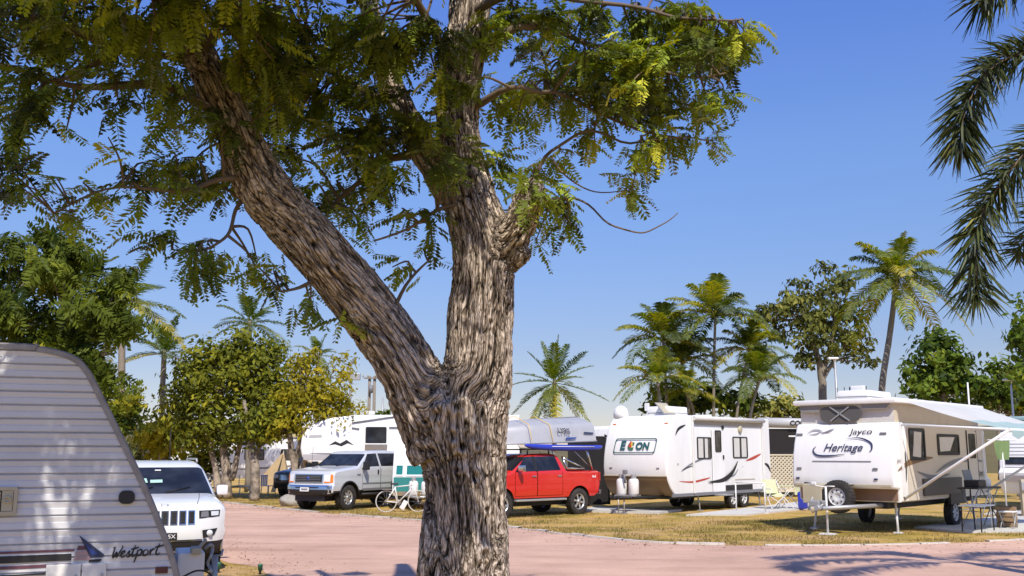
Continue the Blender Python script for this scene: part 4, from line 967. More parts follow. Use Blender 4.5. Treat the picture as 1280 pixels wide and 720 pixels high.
# ------------------------------------------------------------------ motor vehicles
def lerp_poly(pts, x):
    if x <= pts[0][0]: return pts[0][1]
    for (x0, z0), (x1, z1) in zip(pts, pts[1:]):
        if x <= x1: return z0 + (z1 - z0) * (x - x0) / max(1e-9, x1 - x0)
    return pts[-1][1]
class Car:
    """a car body from its side profile (front bottom over the roof to rear bottom), a half width and real wheel arches"""
    def __init__(s, rt, prof, hw, sill, axles, rw, ra, paint, glass_segs, doors=(), r=.07, bow_f=.22, bow_r=.12, W=1.9, lower=None):
        s.rt, s.prof, s.hw, s.W, s.r = rt, [Vector(p) for p in prof], hw, W, r
        P = s.prof; n = len(P); s.xf = max(p.x for p in P); s.xr = min(p.x for p in P); s.bf, s.br = bow_f, bow_r
        nrm = []
        for i in range(n):
            t = Vector((0, 0))
            if i > 0: t += (P[i] - P[i - 1]).normalized()
            if i < n - 1: t += (P[i + 1] - P[i]).normalized()
            t.normalize(); nrm.append(Vector((t.y, -t.x)))        # points outwards (profile runs front to back over the top)
        for i in range(n):
            if nrm[i].dot(P[i] - Vector((0, .7))) < 0 and P[i].y > 1: nrm[i] = -nrm[i]
        s.nrm = nrm; I = [p - q * r for p, q in zip(P, nrm)]; s.I = I
        imax = max(range(n), key=lambda i: I[i].x); imin = min(range(n), key=lambda i: I[i].x)
        top = sorted([(I[i].x, I[i].y) for i in range(imax, imin + 1)])
        fl = sorted([(I[i].x, I[i].y) for i in range(0, imax + 1)]); rl = sorted([(I[i].x, I[i].y) for i in range(imin, n)])
        x0, x1 = I[0].x, I[-1].x
        def zb(x):
            if x > x0: z = lerp_poly(fl, x)
            elif x < x1: z = lerp_poly(rl, x)
            else: z = lerp_poly([(x1, I[-1].y), (x1 + .2, sill), (x0 - .2, sill), (x0, I[0].y)], x)
            for c in axles:
                if abs(x - c) < ra: z = max(z, rw + math.sqrt(ra * ra - (x - c) ** 2) * 1.0)
            return z
        zt = lambda x: lerp_poly(top, x)
        xs = set([round(p.x, 4) for p in I]) | set(np.round(np.linspace(s.xr + r, s.xf - r, 60), 4))
        for c in axles:
            for k in range(25): xs.add(round(c + ra * math.cos(math.pi * k / 24) * .9999, 4))
        zs = set(np.round(np.arange(.2, 2.3, .07), 4))
        for d in doors:
            for v in d[:2]: xs |= {round(v - .007, 4), round(v + .007, 4)}
            for v in d[2:]: zs |= {round(v - .007, 4), round(v + .007, 4)}
        xs = sorted(x for x in xs if I[imin].x <= x <= I[imax].x); zs = sorted(zs)
        fr = [-1, -.985, -.96, -.93, -.86, -.7, -.45, -.2, 0, .2, .45, .7, .86, .93, .96, .985, 1]
        body = MB(); glass = MB()
        for i in range(n - 1):
            gl = i in glass_segs
            for a, b in zip(fr, fr[1:]):
                q = [s.top(i, a), s.top(i, b), s.top(i + 1, b), s.top(i + 1, a)]
                t_ = glass if gl and max(abs(a), abs(b)) <= .94 else body
                t_.mi = 1 if lower is not None and t_ is body and max(p_[2] for p_ in q) < lower + .03 else 0
                t_.face(q); t_.mi = 0
        dm = {}
        for sd in (-1, 1):
            for xa, xb in zip(xs, xs[1:]):
                if xb - xa < 1e-5: continue
                ba, bb, ta, tb = zb(xa), zb(xb), zt(xa), zt(xb)
                lv = [-9] + zs + [9]
                for za, z2 in zip(lv, lv[1:]):
                    p = [(xa, min(max(za, ba), ta)), (xb, min(max(za, bb), tb)), (xb, min(max(z2, bb), tb)), (xa, min(max(z2, ba), ta))]
                    if p[3][1] - p[0][1] < 1e-6 and p[2][1] - p[1][1] < 1e-6: continue
                    cx, cz = (xa + xb) / 2, (za + z2) / 2; tgt = body
                    for k, d in enumerate(doors):
                        if d[0] - .008 < cx < d[1] + .008 and d[2] - .008 < cz < d[3] + .008:
                            if d[0] + .007 < cx < d[1] - .007 and d[2] + .007 < cz < d[3] - .007: tgt = dm.setdefault((sd, k), MB())
                            elif abs(cx - d[0]) < .008 or abs(cx - d[1]) < .008 or abs(cz - d[2]) < .008: tgt = None
                            break
                    if tgt is None: continue
                    if lower is not None and tgt is body and cz < lower: tgt.mi = 1
                    tgt.face([(x, sd * hw(x, z), z) for x, z in (p if sd < 0 else p[::-1])]); tgt.mi = 0
        s.body = body.build('body', [paint, BLACK], rt, smooth=42, deform=s.deform, merge=True)
        if glass.b.faces: glass.build('windscreen', GLASS, rt, smooth=60, deform=s.deform, merge=True)
        s.doors = {k: m.build('door', paint, rt, smooth=42, deform=s.deform, merge=True) for k, m in dm.items()}
        u = MB(); u.box(((s.xf + s.xr) / 2, 0, .62), (s.xf - s.xr - .35, W - .72, .62)); u.box(((s.xf + s.xr) / 2, 0, .95), (s.xf - s.xr - .9, W - .30, .05))
        u.build('underbody', BLACK, rt)
    def e(s, f):
        f0 = 1 - 2 * s.r / (s.W / 2); return s.r * max(0, (abs(f) - f0) / (1 - f0)) ** 2
    def top(s, i, f):
        p = s.prof[i] - s.nrm[i] * s.e(f); return (p.x, f * s.hw(s.I[i].x, s.I[i].y), p.y)
    def deform(s, co):
        x, y, z = co; k = abs(y) / (s.W / 2)
        t = min(1, max(0, (x - (s.xf - .9)) / .9)); x -= s.bf * k ** 2.6 * t * t
        t = min(1, max(0, ((s.xr + .7) - x) / .7)); x += s.br * k ** 2.6 * t * t
        return Vector((x, y, z))
    def patch(s, q, side, name, mat, off=.006, parent=None, nu=8, nv=6):
        m = MB(); a, b, c, d = [Vector(p) for p in q]
        P = lambda u, v: (a.lerp(b, u)).lerp(d.lerp(c, u), v)
        for i in range(nu):
            for j in range(nv):
                m.face([(p.x, side * (s.hw(p.x, p.y) + off), p.y) for p in (P(i / nu, j / nv), P((i + 1) / nu, j / nv), P((i + 1) / nu, (j + 1) / nv), P(i / nu, (j + 1) / nv))])
        o = m.build(name, mat, parent or s.rt, smooth=60, deform=s.deform, merge=True); return o
    def xfront(s, z, y=0.):
        k = max(range(len(s.prof)), key=lambda i: s.prof[i].x); pts = [(p.y, p.x) for p in s.prof[:k + 6]]; pts.sort()
        return lerp_poly(pts, z) - s.e(abs(y) / (s.W / 2))
    def front(s, q, name, mat, off=.008, parent=None, nu=8, nv=4):
        """a patch on the nose, corners in (y, z)"""
        m = MB(); a, b, c, d = [Vector(p) for p in q]
        P = lambda u, v: (a.lerp(b, u)).lerp(d.lerp(c, u), v)
        for i in range(nu):
            for j in range(nv):
                m.face([(s.xfront(p.y, p.x) + off, p.x, p.y) for p in (P(i / nu, j / nv), P((i + 1) / nu, j / nv), P((i + 1) / nu, (j + 1) / nv), P(i / nu, (j + 1) / nv))])
        return m.build(name, mat, parent or s.rt, smooth=60, deform=s.deform, merge=True)
    def nose_frame(s, y, z, off=.02):
        p = s.deform((s.xfront(z, y) + off, y, z)); return Fr(p, (0, 1, 0), (s.xfront(z + .05) - s.xfront(z), 0, .05))
def rect(y0, z0, y1, z1): return [(y0, z0), (y1, z0), (y1, z1), (y0, z1)]
def heading(a): return math.atan2(-math.cos(R(a)), -math.sin(R(a)))
def mirror(car, x, y, z, mat, w=.20, h=.17, parent=None):
    s = 1 if y > 0 else -1; m = MB(); m.box((x, y + s * .15, z), (.11, w, h), bev=.035); o = m.build('wing_mirror', mat, parent or car.rt, smooth=40)
    m = MB(); m.box((x, y + s * .03, z - h * .35), (.07, .12, .05), bev=.015); m.box((x - .058, y + s * .15, z), (.006, w * .82, h * .8)); m.build('mirror_arm', BLACK, o)

# --- white off-roader
jr = root('off_roader', 'white four wheel drive wagon with a seven slot grille beside the ribbed caravan', 'car', (-6.42, 18.25, 0), math.atan2(-.917, .40))
def jhw(x, z):
    w = .965
    if z > .95: w -= .30 * (z - .95) ** 1.35
    if z < .56: w -= .42 * (.56 - z)
    if .70 < z < .9: w -= .012
    return w
jc = Car(jr, [(2.30, .30), (2.37, .38), (2.40, .50), (2.41, .62), (2.405, .72), (2.385, .80), (2.35, .99), (2.30, 1.055), (2.18, 1.10), (1.8, 1.155), (1.35, 1.20), (1.12, 1.215), (.90, 1.33), (.32, 1.645), (.16, 1.70), (-.2, 1.745), (-.8, 1.76), (-1.5, 1.735), (-1.95, 1.68), (-2.1, 1.6), (-2.3, 1.18), (-2.37, .95), (-2.40, .6), (-2.34, .42)],
         jhw, .42, (1.46, -1.46), .385, .45, CARWHITE, (11, 12), doors=((.0, .98, .5, 1.17), (-1.1, -.02, .5, 1.17)), W=1.93, r=.085, bow_f=.30, lower=.50)
for k in range(7):
    y = -.405 + k * .135; f = jc.front(rect(y - .056, .775, y + .056, .995), 'grille_slot', CHROME, .010, nu=2)
    jc.front(rect(y - .040, .79, y + .040, .98), 'slot_opening', BLACK, .016, f, nu=2)
    m = MB()
    for j in range(4): z = .815 + j * .045; m.box(jc.deform((jc.xfront(z) + .017, y, z)), (.004, .078, .008))
    m.box(jc.deform((jc.xfront(.88) + .015, y, .882)), (.004, .008, .15))
    m.build('slot_bar', BLACK, f)
for s in (-1, 1):
    h = jc.front([(s * .525, .87), (s * .86, .885), (s * .87, .985), (s * .52, .985)] if s > 0 else [(-.86, .885), (-.525, .87), (-.52, .985), (-.87, .985)], 'headlight', BLACK, .012)
    jc.front([(s * .55, .885), (s * .68, .885), (s * .67, .97), (s * .56, .97)][::s], 'lamp_lens', GREYP, .020, h, 3, 3)
    jc.front([(s * .72, .90), (s * .84, .90), (s * .845, .968), (s * .715, .968)][::s], 'lamp_lens', LENS, .020, h, 3, 3)
    jc.front([(s * .53, .986), (s * .86, .986), (s * .868, .997), (s * .525, .997)][::s], 'daytime_strip', LENS, .022, h, 4, 1)
    f = jc.front([(s * .60, .55), (s * .78, .60), (s * .83, .70), (s * .58, .68)][::s], 'fog_lamp_recess', BLACK, .012)
    p = jc.deform((jc.xfront(.63, s * .70) + .02, s * .70, .63)); m = MB(); m.lathe([(.05, 0), (.045, .014), (.001, .018)], p, 'x', 16); m.build('fog_lamp', LENS, f)
lg = jc.front([(-.66, .37), (.66, .37), (.58, .535), (-.58, .535)], 'lower_grille', BLACK, .012)
jc.front([(-.86, .31), (.86, .31), (.86, .385), (-.86, .385)], 'bumper_skirt', BLACK, .010)
jc.front([(-.50, .345), (.50, .345), (.46, .372), (-.46, .372)], 'skid_plate', ALLOY, .024)
jc.front([(-.58, .515), (.58, .515), (.60, .545), (-.60, .545)], 'bumper_strip', CHROME, .022)
fr = jc.nose_frame(0, .60, .03); m = MB(); m.box(fr(0, 0, 0), (.38, .115, .012), fr.rot()); pl = m.build('number_plate', INK, jr)
text('FPP 15X', .085, LETW, pl, fr, 0, 0, 'plate_letters', bold=.001, off=.008, width=.33)
fr = Fr(jc.deform((2.27, 0, 1.075)) + Vector((0, 0, .012)), (0, 1, 0), (-.12, 0, .05)); text('Jeep', .075, GREYP, jr, fr, 0, 0, 'bonnet_badge', bold=.002, off=.004)
m = MB()
for s in (-1, 1): m.tube([(2.2, s * .50, 1.10), (1.7, s * .58, 1.172), (1.15, s * .64, 1.225)], .006, 4)
m.build('bonnet_crease', GREYP, jr)
for s in (-1, 1):
    mirror(jc, .92, s * .90, 1.26, CARWHITE, .19, .17)
    jc.patch([(.78, 1.20), (.02, 1.24), (.05, 1.62), (.22, 1.62)], s, 'side_window', GLASS); jc.patch([(-.05, 1.24), (-1.02, 1.27), (-.98, 1.66), (-.02, 1.63)], s, 'side_window', GLASS)
    jc.patch([(-1.12, 1.28), (-2.0, 1.32), (-1.85, 1.62), (-1.1, 1.66)], s, 'side_window', GLASS)
    m = MB(); m.tube([(.0, s * .70, 1.735), (-.05, s * .70, 1.79), (-1.7, s * .70, 1.785), (-1.78, s * .70, 1.72)], .018, 6); m.build('roof_rail', GALV, jr)
    for x in (1.46, -1.46): wheel(jr, x, s * .835, .385, .26, 5)
    m = MB()
    for x in (1.46, -1.46): m.tube([(x + .455 * math.cos(R(t)), s * .955, .385 + .455 * math.sin(R(t))) for t in range(-10, 191, 20)], .022, 6)
    m.build('arch_trim', CARWHITE, jr, deform=jc.deform)
m = MB(); m.tube([(1.10, -.55, 1.235), (.95, -.1, 1.325)], .009, 5); m.tube([(1.10, .1, 1.235), (.95, .5, 1.32)], .009, 5); m.build('wiper', BLACK, jr)
wsf = Fr((.61, 0, 1.49 + .008), (0, 1, 0), (-.58, 0, .315))
poly(wsf, [(-.44, -.22), (-.18, -.22), (-.20, -.07), (-.34, -.10), (-.40, .10), (-.48, .10)], 'sun_shade', PAPER, jr, .002)
poly(wsf, [(-.14, -.23), (.06, -.22), (.06, -.12), (-.14, -.13)], 'dash_card', PAPER, jr, .002)
m = MB(); m.box(wsf(.0, .20, .004), (.10, .035, .006), wsf.rot()); m.build('parking_sticker', LETW, jr)
m = MB(); m.tube([(-.9, .30, 1.75), (-1.0, .30, 2.35)], .008, 5); m.build('aerial', BLACK, jr)

# --- silver crew cab pickup
fr0 = root('pickup_truck', 'silver crew cab pickup with a chrome bumper parked on the verge by the road', 'pickup', (-5.35, 36.4, 0), heading(30))
def fhw(x, z):
    w = 1.0
    if z > 1.33 and x > -1.2: w -= .34 * (z - 1.33)
    if z < .75: w -= .10 * (.75 - z)
    if abs(z - 1.05) < .03: w -= .008
    return w
fc = Car(fr0, [(2.88, .50), (2.97, .56), (3.0, .70), (2.985, .82), (2.93, .87), (2.92, 1.05), (2.90, 1.20), (2.84, 1.29), (2.6, 1.34), (2.0, 1.40), (1.62, 1.43), (1.5, 1.46), (.92, 1.86), (.8, 1.93), (.4, 1.975), (-.3, 1.985), (-.85, 1.96), (-1.0, 1.90), (-1.16, 1.46), (-1.25, 1.42), (-3.15, 1.42), (-3.24, 1.38), (-3.25, .95), (-3.2, .62)],
         fhw, .60, (1.985, -1.985), .42, .52, SILVER, (11, 17), doors=((.28, 1.28, .66, 1.40), (-.95, .26, .66, 1.40)), W=2.0, r=.075, bow_f=.14, bow_r=.05, lower=.64)
g = fc.front(rect(-.62, .90, .62, 1.20), 'grille', CHROME, .012); fc.front(rect(-.57, .93, .57, 1.17), 'grille_opening', BLACK, .020, g)
m = MB()
for j in range(4): z = .965 + .055 * j; m.box(fc.deform((fc.xfront(z) + .024, 0, z)), (.006, 1.1, .014))
m.build('grille_bar', GREYP, g)
m = MB(); m.lathe([(.07, 0), (.065, .012), (.001, .015)], fc.deform((fc.xfront(1.05) + .02, 0, 1.05)), 'x', 20); m.build('badge', BLUEP, g)
for s in (-1, 1):
    h = fc.front([(s * .66, .92), (s * .88, .92), (s * .88, 1.19), (s * .66, 1.19)][::s], 'headlight', LENS, .012)
    fc.front([(s * .885, .92), (s * .965, .92), (s * .96, 1.19), (s * .885, 1.19)][::s], 'indicator', ORANGE, .014, h, 3, 3)
    fc.front([(s * .66, .92), (s * .88, .92), (s * .88, .96), (s * .66, .96)][::s], 'indicator', ORANGE, .016, h, 3, 2)
    mirror(fc, 1.28, s * 1.0, 1.46, BLACK, .24, .28)
    fc.patch([(1.26, 1.42), (.32, 1.44), (.36, 1.88), (.86, 1.86)], s, 'side_window', GLASS); fc.patch([(.22, 1.44), (-.86, 1.44), (-.80, 1.88), (.26, 1.88)], s, 'side_window', GLASS)
    for x in (1.985, -1.985): wheel(fr0, x, s * .84, .42, .29, 8, ALLOY, .58)
    m = MB()
    for x in (1.985, -1.985): m.tube([(x + .53 * math.cos(R(t)), s * 1.0, .42 + .53 * math.sin(R(t))) for t in range(5, 176, 17)], .03, 6)
    m.build('wheel_arch_flare', BLACK, fr0, deform=fc.deform)
    for k, x in enumerate((.42, -.80)):
        m = MB(); m.box((x, s * 1.0, 1.24), (.07, .03, .16), bev=.01); m.build('door_handle', BLACK, fc.doors[(s, k)])
    fc.patch([(1.25, .62), (-.95, .62), (-.95, .70), (1.25, .70)], s, 'side_moulding', GREYP, .012)
    fc.patch([(1.30, .84), (-.95, .84), (-.95, .885), (1.30, .885)], s, 'rub_strip', GREYP, .010)
    m = MB(); m.tube([(1.3, s * .98, .50), (-.95, s * .98, .50)], .045, 8); m.build('side_step', BLACK, fr0)
    poly(Fr((1.5, s * 1.012, 1.17), (-s, 0, 0), (0, 0, 1)), [(-.10, -.02), (.10, -.02), (.10, .02), (-.10, .02)], 'badge', GREYP, fr0, .004)
fc.front(rect(-.97, .70, .97, .84), 'front_bumper', CHROME, .014, nu=14)
lb = fc.front(rect(-.95, .50, .95, .69), 'bumper_valance', BLACK, .012, nu=12)
fc.front(rect(-.5, .74, .5, .78), 'bumper_slot', BLACK, .018)
fr = fc.nose_frame(-.05, .70, .04); m = MB(); m.box(fr(0, 0, 0), (.38, .13, .012), fr.rot()); pl = m.build('number_plate', LETW, fr0)
poly(fr, [(-.14, -.03), (.14, -.03), (.14, .03), (-.14, .03)], 'plate_letters', GREYP, pl, .008)
m = MB(); m.tube([(1.58, -.7, 1.45), (1.46, -.1, 1.52)], .01, 5); m.tube([(1.58, .05, 1.45), (1.46, .65, 1.52)], .01, 5); m.build('wiper', BLACK, fr0)
m = MB(); m.tube([(1.8, -.85, 1.4), (1.75, -.85, 2.1)], .006, 5); m.build('aerial', BLACK, fr0)

# --- red ute
rr0 = root('utility_truck', 'bright red twin cab ute with a chrome sports bar carrying a boat on its racks', 'ute', (.30, 31.5, 0), heading(48))
def rhw(x, z):
    w = .945
    if z > 1.30 and x > -1.1: w -= .36 * (z - 1.30)
    if z < .75: w -= .16 * (.75 - z)
    if 1.0 < z < 1.06: w += .006
    return w
rc = Car(rr0, [(2.38, .46), (2.46, .56), (2.50, .72), (2.50, .86), (2.46, 1.02), (2.40, 1.12), (2.30, 1.17), (2.0, 1.23), (1.5, 1.30), (1.32, 1.32), (1.2, 1.38), (.55, 1.78), (.40, 1.84), (.1, 1.88), (-.35, 1.885), (-.72, 1.86), (-.86, 1.80), (-1.08, 1.38), (-1.14, 1.35), (-2.52, 1.35), (-2.60, 1.31), (-2.63, .95), (-2.58, .66)],
         rhw, .56, (1.61, -1.61), .40, .49, RED, (10, 16), doors=((.22, 1.12, .62, 1.33), (-.86, .20, .62, 1.33)), W=1.89, r=.075, bow_f=.30, bow_r=.05)
for s in (-1, 1):
    rc.patch([(1.12, 1.335), (.26, 1.355), (.30, 1.79), (.58, 1.785)], s, 'side_window', GLASS); rc.patch([(.17, 1.355), (-.80, 1.375), (-.68, 1.79), (.21, 1.79)], s, 'side_window', GLASS)
    rc.patch([(.27, 1.34), (.165, 1.34), (.205, 1.80), (.31, 1.80)], s, 'door_pillar', BLACK, .008)
    mirror(rc, 1.0, s * .95, 1.44, CHROME, .24, .20, rr0)
    for x in (1.61, -1.61): wheel(rr0, x, s * .81, .40, .27, 6, ALLOY, .62)
    for x in (1.22, -2.03):
        m = MB(); m.box((x - .02, s * .80, .40), (.02, .26, .34)); m.build('mud_flap', BLACK, rr0)
    for k, x in enumerate((.36, -.72)):
        m = MB(); m.box((x, s * .955, 1.20), (.17, .035, .04), bev=.012); m.build('door_handle', CHROME, rc.doors[(s, k)])
    m = MB(); m.box((.1, s * .97, .50), (2.1, .14, .06), bev=.02); m.build('side_step', GALV, rr0, smooth=40)
    fr = Fr((-2.25, s * .955, 1.16), (-s, 0, 0), (0, 0, 1)); text('4x4', .12, LETW, rr0, fr, 0, 0, 'tub_badge', bold=.003, off=.006)
    m = MB(); m.tube([(-1.02, s * .74, 1.78), (-1.16, s * .84, 1.42), (-1.9, s * .84, 1.40)], .035, 8); m.tube([(-1.02, s * .74, 1.76), (-1.92, s * .84, 1.41)], .035, 8); m.build('sports_bar', CHROME, rr0)
    rc.patch([(-2.48, 1.02), (-2.60, 1.02), (-2.60, 1.30), (-2.48, 1.30)], s, 'tail_lamp', REDL, .008)
    h = rc.front([(s * .52, .98), (s * .88, .98), (s * .88, 1.10), (s * .55, 1.08)][::s], 'headlight', LENS, .012)
g = rc.front(rect(-.5, .78, .5, 1.06), 'grille', BLACK, .012); rc.front(rect(-.45, .88, .45, .95), 'grille_bar', CHROME, .02, g)
rc.front(rect(-.9, .48, .9, .62), 'bumper_skirt', BLACK, .012)
m = MB(); m.box((-2.68, 0, .68), (.14, 1.7, .13), bev=.03); m.build('rear_bumper', CHROME, rr0, smooth=40)
m = MB(); m.box((-1.85, 0, 1.365), (1.4, 1.62, .03)); m.build('tub_cover', BLACK, rr0)
m = MB()                                                   # racks that carry the boat
for x, z0 in ((.35, 1.86), (-.55, 1.87)):
    m.tube([(x, -.72, z0 + .14), (x, .72, z0 + .14)], .022, 6)
    for s in (-1, 1): m.tube([(x, s * .64, z0 - .04), (x, s * .64, z0 + .14)], .025, 6)
m.build('roof_rack', BLACK, rr0)
m = MB()
for s in (-1, 1): m.tube([(-2.30, s * .84, 1.36), (-2.05, s * .80, 2.10)], .030, 8); m.tube([(-2.30, s * .84, 1.38), (-1.5, s * .82, 1.96)], .012, 5)
m.tube([(-2.05, -.86, 2.10), (-2.05, .86, 2.10)], .030, 8); m.build('ladder_rack', CHROME, rr0)
m = MB(); m.tube([(2.42, .75, .75), (2.30, .9, 2.0)], .006, 4); m.build('aerial', BLACK, rr0)

# --- upturned boat and blue kayak on the racks
bt = root('boat', 'upturned ribbed aluminium dinghy tied upside down on the red ute', 'boat', (.30, 31.5, .14), heading(48))
m = MB(); st = []
for i in range(25):
    t = i / 24; x = -2.55 + 4.4 * t                          # stern at t=0
    bw = .80 * (1 - max(0, (t - .45) / .55) ** 2.3 * .97); d = .78 * (1 - .10 * t) * (1 - .28 * max(0, (t - .6) / .4) ** 2)
    zg = 2.14 - .035 * (x + 2.55) + .03 * max(0, t - .6)
    ring = []
    for k in range(-12, 13):
        f = k / 12; a = abs(f)
        if a > .55: q = (a - .55) / .45; y = bw * (.80 + .20 * q ** .7); z = d * (.72 * (1 - q ** 1.15))
        else: q = a / .55; y = bw * .80 * q; z = d * (1 - .28 * q ** 1.25)
        z += .012 * math.cos(a * 26) if .1 < a < .95 else 0
        ring.append(m.b.verts.new((x, math.copysign(y, f) if k else 0, zg + z)))
    st.append(ring)
for a, b in zip(st, st[1:]):
    for k in range(24): m.b.faces.new((a[k], b[k], b[k + 1], a[k + 1]))
m.b.faces.new(st[0])
hull = m.build('hull', ALU, bt, smooth=50)
m = MB(); 
for s in (0, 24): m.tube([r_[s].co.copy() if False else None for r_ in []] or [(-2.55 + 4.4 * i / 24, (-1 if s == 0 else 1) * .80 * (1 - max(0, (i / 24 - .45) / .55) ** 2.3 * .97), 2.14 - .035 * (4.4 * i / 24) + .03 * max(0, i / 24 - .6)) for i in range(25)], .028, 6)
m.tube([(-2.56, -.8, 2.14), (-2.56, .8, 2.14)], .028, 6); m.build('gunwale', GALV, bt)
m = MB(); m.tube([(-2.5, 0, 2.93), (-.5, 0, 2.82), (1.0, 0, 2.60), (1.6, 0, 2.4)], .02, 6); m.build('keel', GALV, bt)
fr = Fr((-1.05, .765, 2.42), (-1, .0, -.03), (0, -.25, .94)); text('LY9IS', .24, INK, bt, fr, .0, 0, 'registration', bold=.004, off=.055)
fr = Fr((-1.35, .79, 2.22), (-1, 0, .03), (0, -.30, .95)); poly(fr, [(-.26, -.06), (.20, -.04), (.28, .01), (-.2, .01)], 'decal', BLUEP, bt, .04)
fr = Fr((-2.2, .765, 2.38), (-1, 0, -.03), (0, -.25, .94)); poly(fr, [(-.22, -.03), (.22, -.03), (.22, .03), (-.22, .03)], 'decal', NAVY, bt, .03)
m = MB()
for x in (.35, -.55): m.tube([(x, -.66, 1.9), (x, -.86, 2.08), (x, -.70, 2.62), (x, 0, 2.90), (x, .70, 2.62), (x, .86, 2.08), (x, .66, 1.9)], .012, 4)
m.build('tie_strap', YELP, bt)
ky = root('kayak', 'slim blue kayak lying on the red ute racks beneath the boat', 'kayak', (.30, 31.5, 0), heading(48))
m = MB(); K = [(-2.75, .86, 2.10), (-2.5, .86, 2.07), (-1.6, .86, 2.05), (-.5, .86, 2.06), (.3, .85, 2.09), (.65, .85, 2.13)]
m.tube(smooth_curve(K, 5), [.02 + .075 * math.sin(math.pi * min(1, max(0, i / 25))) ** .6 for i in range(26)], 12); m.build('hull', BLUE, ky)
m = MB(); m.tube([(-2.3, .955, 2.09), (-.4, .955, 2.09)], .012, 5); m.build('trim_strip', LETW, ky)

# --- dark off-roader parked behind the flaky trunk
dr = root('parked_wagon', 'dark wagon with a pale grille parked behind the trees by the silver pickup', 'car', (-9.0, 46.5, 0), heading(20))
def dhw(x, z): return .93 - (.32 * (z - 1.0) if z > 1.0 else 0)
dc = Car(dr, [(2.2, .35), (2.28, .5), (2.3, .7), (2.26, .95), (2.15, 1.05), (1.5, 1.14), (1.1, 1.17), (1.0, 1.2), (.3, 1.66), (.1, 1.73), (-.8, 1.78), (-1.8, 1.74), (-2.1, 1.6), (-2.25, 1.1), (-2.3, .6), (-2.25, .4)], dhw, .42, (1.35, -1.35), .36, .44, DARKCAR, (7,), W=1.86)
dc.front(rect(-.5, .72, .5, .95), 'grille', CHROME, .012); dc.front(rect(-.8, .42, .8, .6), 'lower_grille', BLACK, .012)
for s in (-1, 1):
    dc.front([(s * .55, .80), (s * .85, .80), (s * .85, .95), (s * .55, .95)][::s], 'headlight', LENS, .014)
    dc.patch([(.75, 1.2), (-.1, 1.22), (-.05, 1.65), (.3, 1.62)], s, 'side_window', GLASS); dc.patch([(-.2, 1.22), (-1.9, 1.26), (-1.7, 1.64), (-.15, 1.66)], s, 'side_window', GLASS)
    for x in (1.35, -1.35): wheel(dr, x, s * .80, .36, .24, 6)
# ------------------------------------------------------------------ caravans
def gas_bottle(parent, x, y, z, r=.15, h=.46, mat=LETW):
    m = MB(); m.lathe([(.001, 0), (r * .8, .0), (r, .05), (r, h * .8), (r * .85, h * .93), (r * .4, h), (.001, h)], (x, y, z), 'z', 20)
    g = m.build('gas_bottle', mat, parent)
    m = MB(); m.lathe([(r * .55, h * .95), (r * .55, h * 1.22)], (x, y, z), 'z', 16); m.tube([(x, y, z + h), (x, y, z + h * 1.2)], .03, 6); m.tube([(x, y, z + h * 1.15), (x + .08, y, z + h * 1.2)], .02, 6); m.build('valve_collar', GALV, g)
def aircon(parent, x, y, z, l=.95, w=.65, h=.24):
    m = MB(); m.box((x, y, z + h * .5), (l, w, h), bev=.07); o = m.build('air_conditioner', WHITE, parent, smooth=50)
    m = MB(); m.box((x, y, z + h * .30), (l * 1.012, w * 1.012, .02)); m.build('shadow_gap', GREYP, o)
# --- ribbed caravan cut off by the left edge
wp = root('caravan', 'near ribbed aluminium caravan with sloping front and purple stripes at the left edge', 'caravan', (-3.12 - 1.12 * math.sin(R(21)), 9.6 + 1.12 * math.cos(R(21)), 0), R(21))
WPF = [(.03, .66), (.0, .80), (-.09, 1.06), (-.30, 1.54), (-.58, 2.09), (-.84, 2.58), (-.89, 2.66), (-.96, 2.74), (-1.04, 2.79), (-1.15, 2.825), (-1.33, 2.855), (-1.7, 2.875), (-5.3, 2.86), (-5.45, 2.75), (-5.55, 1.4), (-5.5, .56), (-.06, .56)]
SIDE_W = M('ribbed_aluminium_paint', (.66, .655, .665), .42, var=.22, scale=2.2, dirt=(.36, .35, .36))
body_profile(WPF, 2.24, SIDE_W, wp, bev=.03)
fz = sorted([(z, x) for x, z in WPF[:12]]); rz_ = sorted([(z, x) for x, z in WPF[12:16]])
m = MB(); z = .60; step = .1235
while z < 2.83:
    z1 = min(z + step, 2.86)
    for (za, ya, zb_, yb) in ((z + .000, .004, z + .012, .030), (z + .012, .030, z + step * .50, .027), (z + step * .50, .027, z + step * .54, .021), (z + step * .54, .021, z1 - .010, .030), (z1 - .010, .030, z1, .004)):
        if zb_ > 2.86: continue
        xa, xb = lerp_poly(fz, za) - .028, lerp_poly(fz, zb_) - .028; ra_, rb = lerp_poly(rz_, za) + .03, lerp_poly(rz_, zb_) + .03
        m.face([(ra_, -1.12 - ya, za), (xa, -1.12 - ya, za), (xb, -1.12 - yb, zb_), (rb, -1.12 - yb, zb_)])
    z = z1
m.build('ribbed_siding', SIDE_W, wp)
m = MB()
for s in (-1, 1):
    E_ = smooth_curve([(x, s * 1.135, z) for x, z in WPF[:13]], 3)
    for (off, wd, hh) in ((0, .055, .03),):
        for a, b in zip(E_, E_[1:]):
            d = (b - a); L_ = d.length
            if L_ < 1e-4: continue
            d.normalize(); q = Vector((d.z, 0, -d.x)); rot = Matrix((d, (0, 1, 0), q)).transposed()
            m.box((a + b) / 2 - q * .022 * (1 if s else 1), (L_ * 1.02, .05, .045), rot)
    m.tube(E_, .016, 6)
EDGE = M('edge_moulding', (.34, .31, .29), .5, metal=.2, var=.35, scale=6)
m.build('edge_trim', EDGE, wp)
sf = Fr((0, -1.152, 0), (1, 0, 0), (0, 0, 1))
m = MB(); o = rrect(-1.98, 1.355, -1.395, 1.60, .02); i_ = rrect(-1.95, 1.385, -1.425, 1.57, .012); ring_poly(m, sf, o, i_, .03)
n_ = len(o)
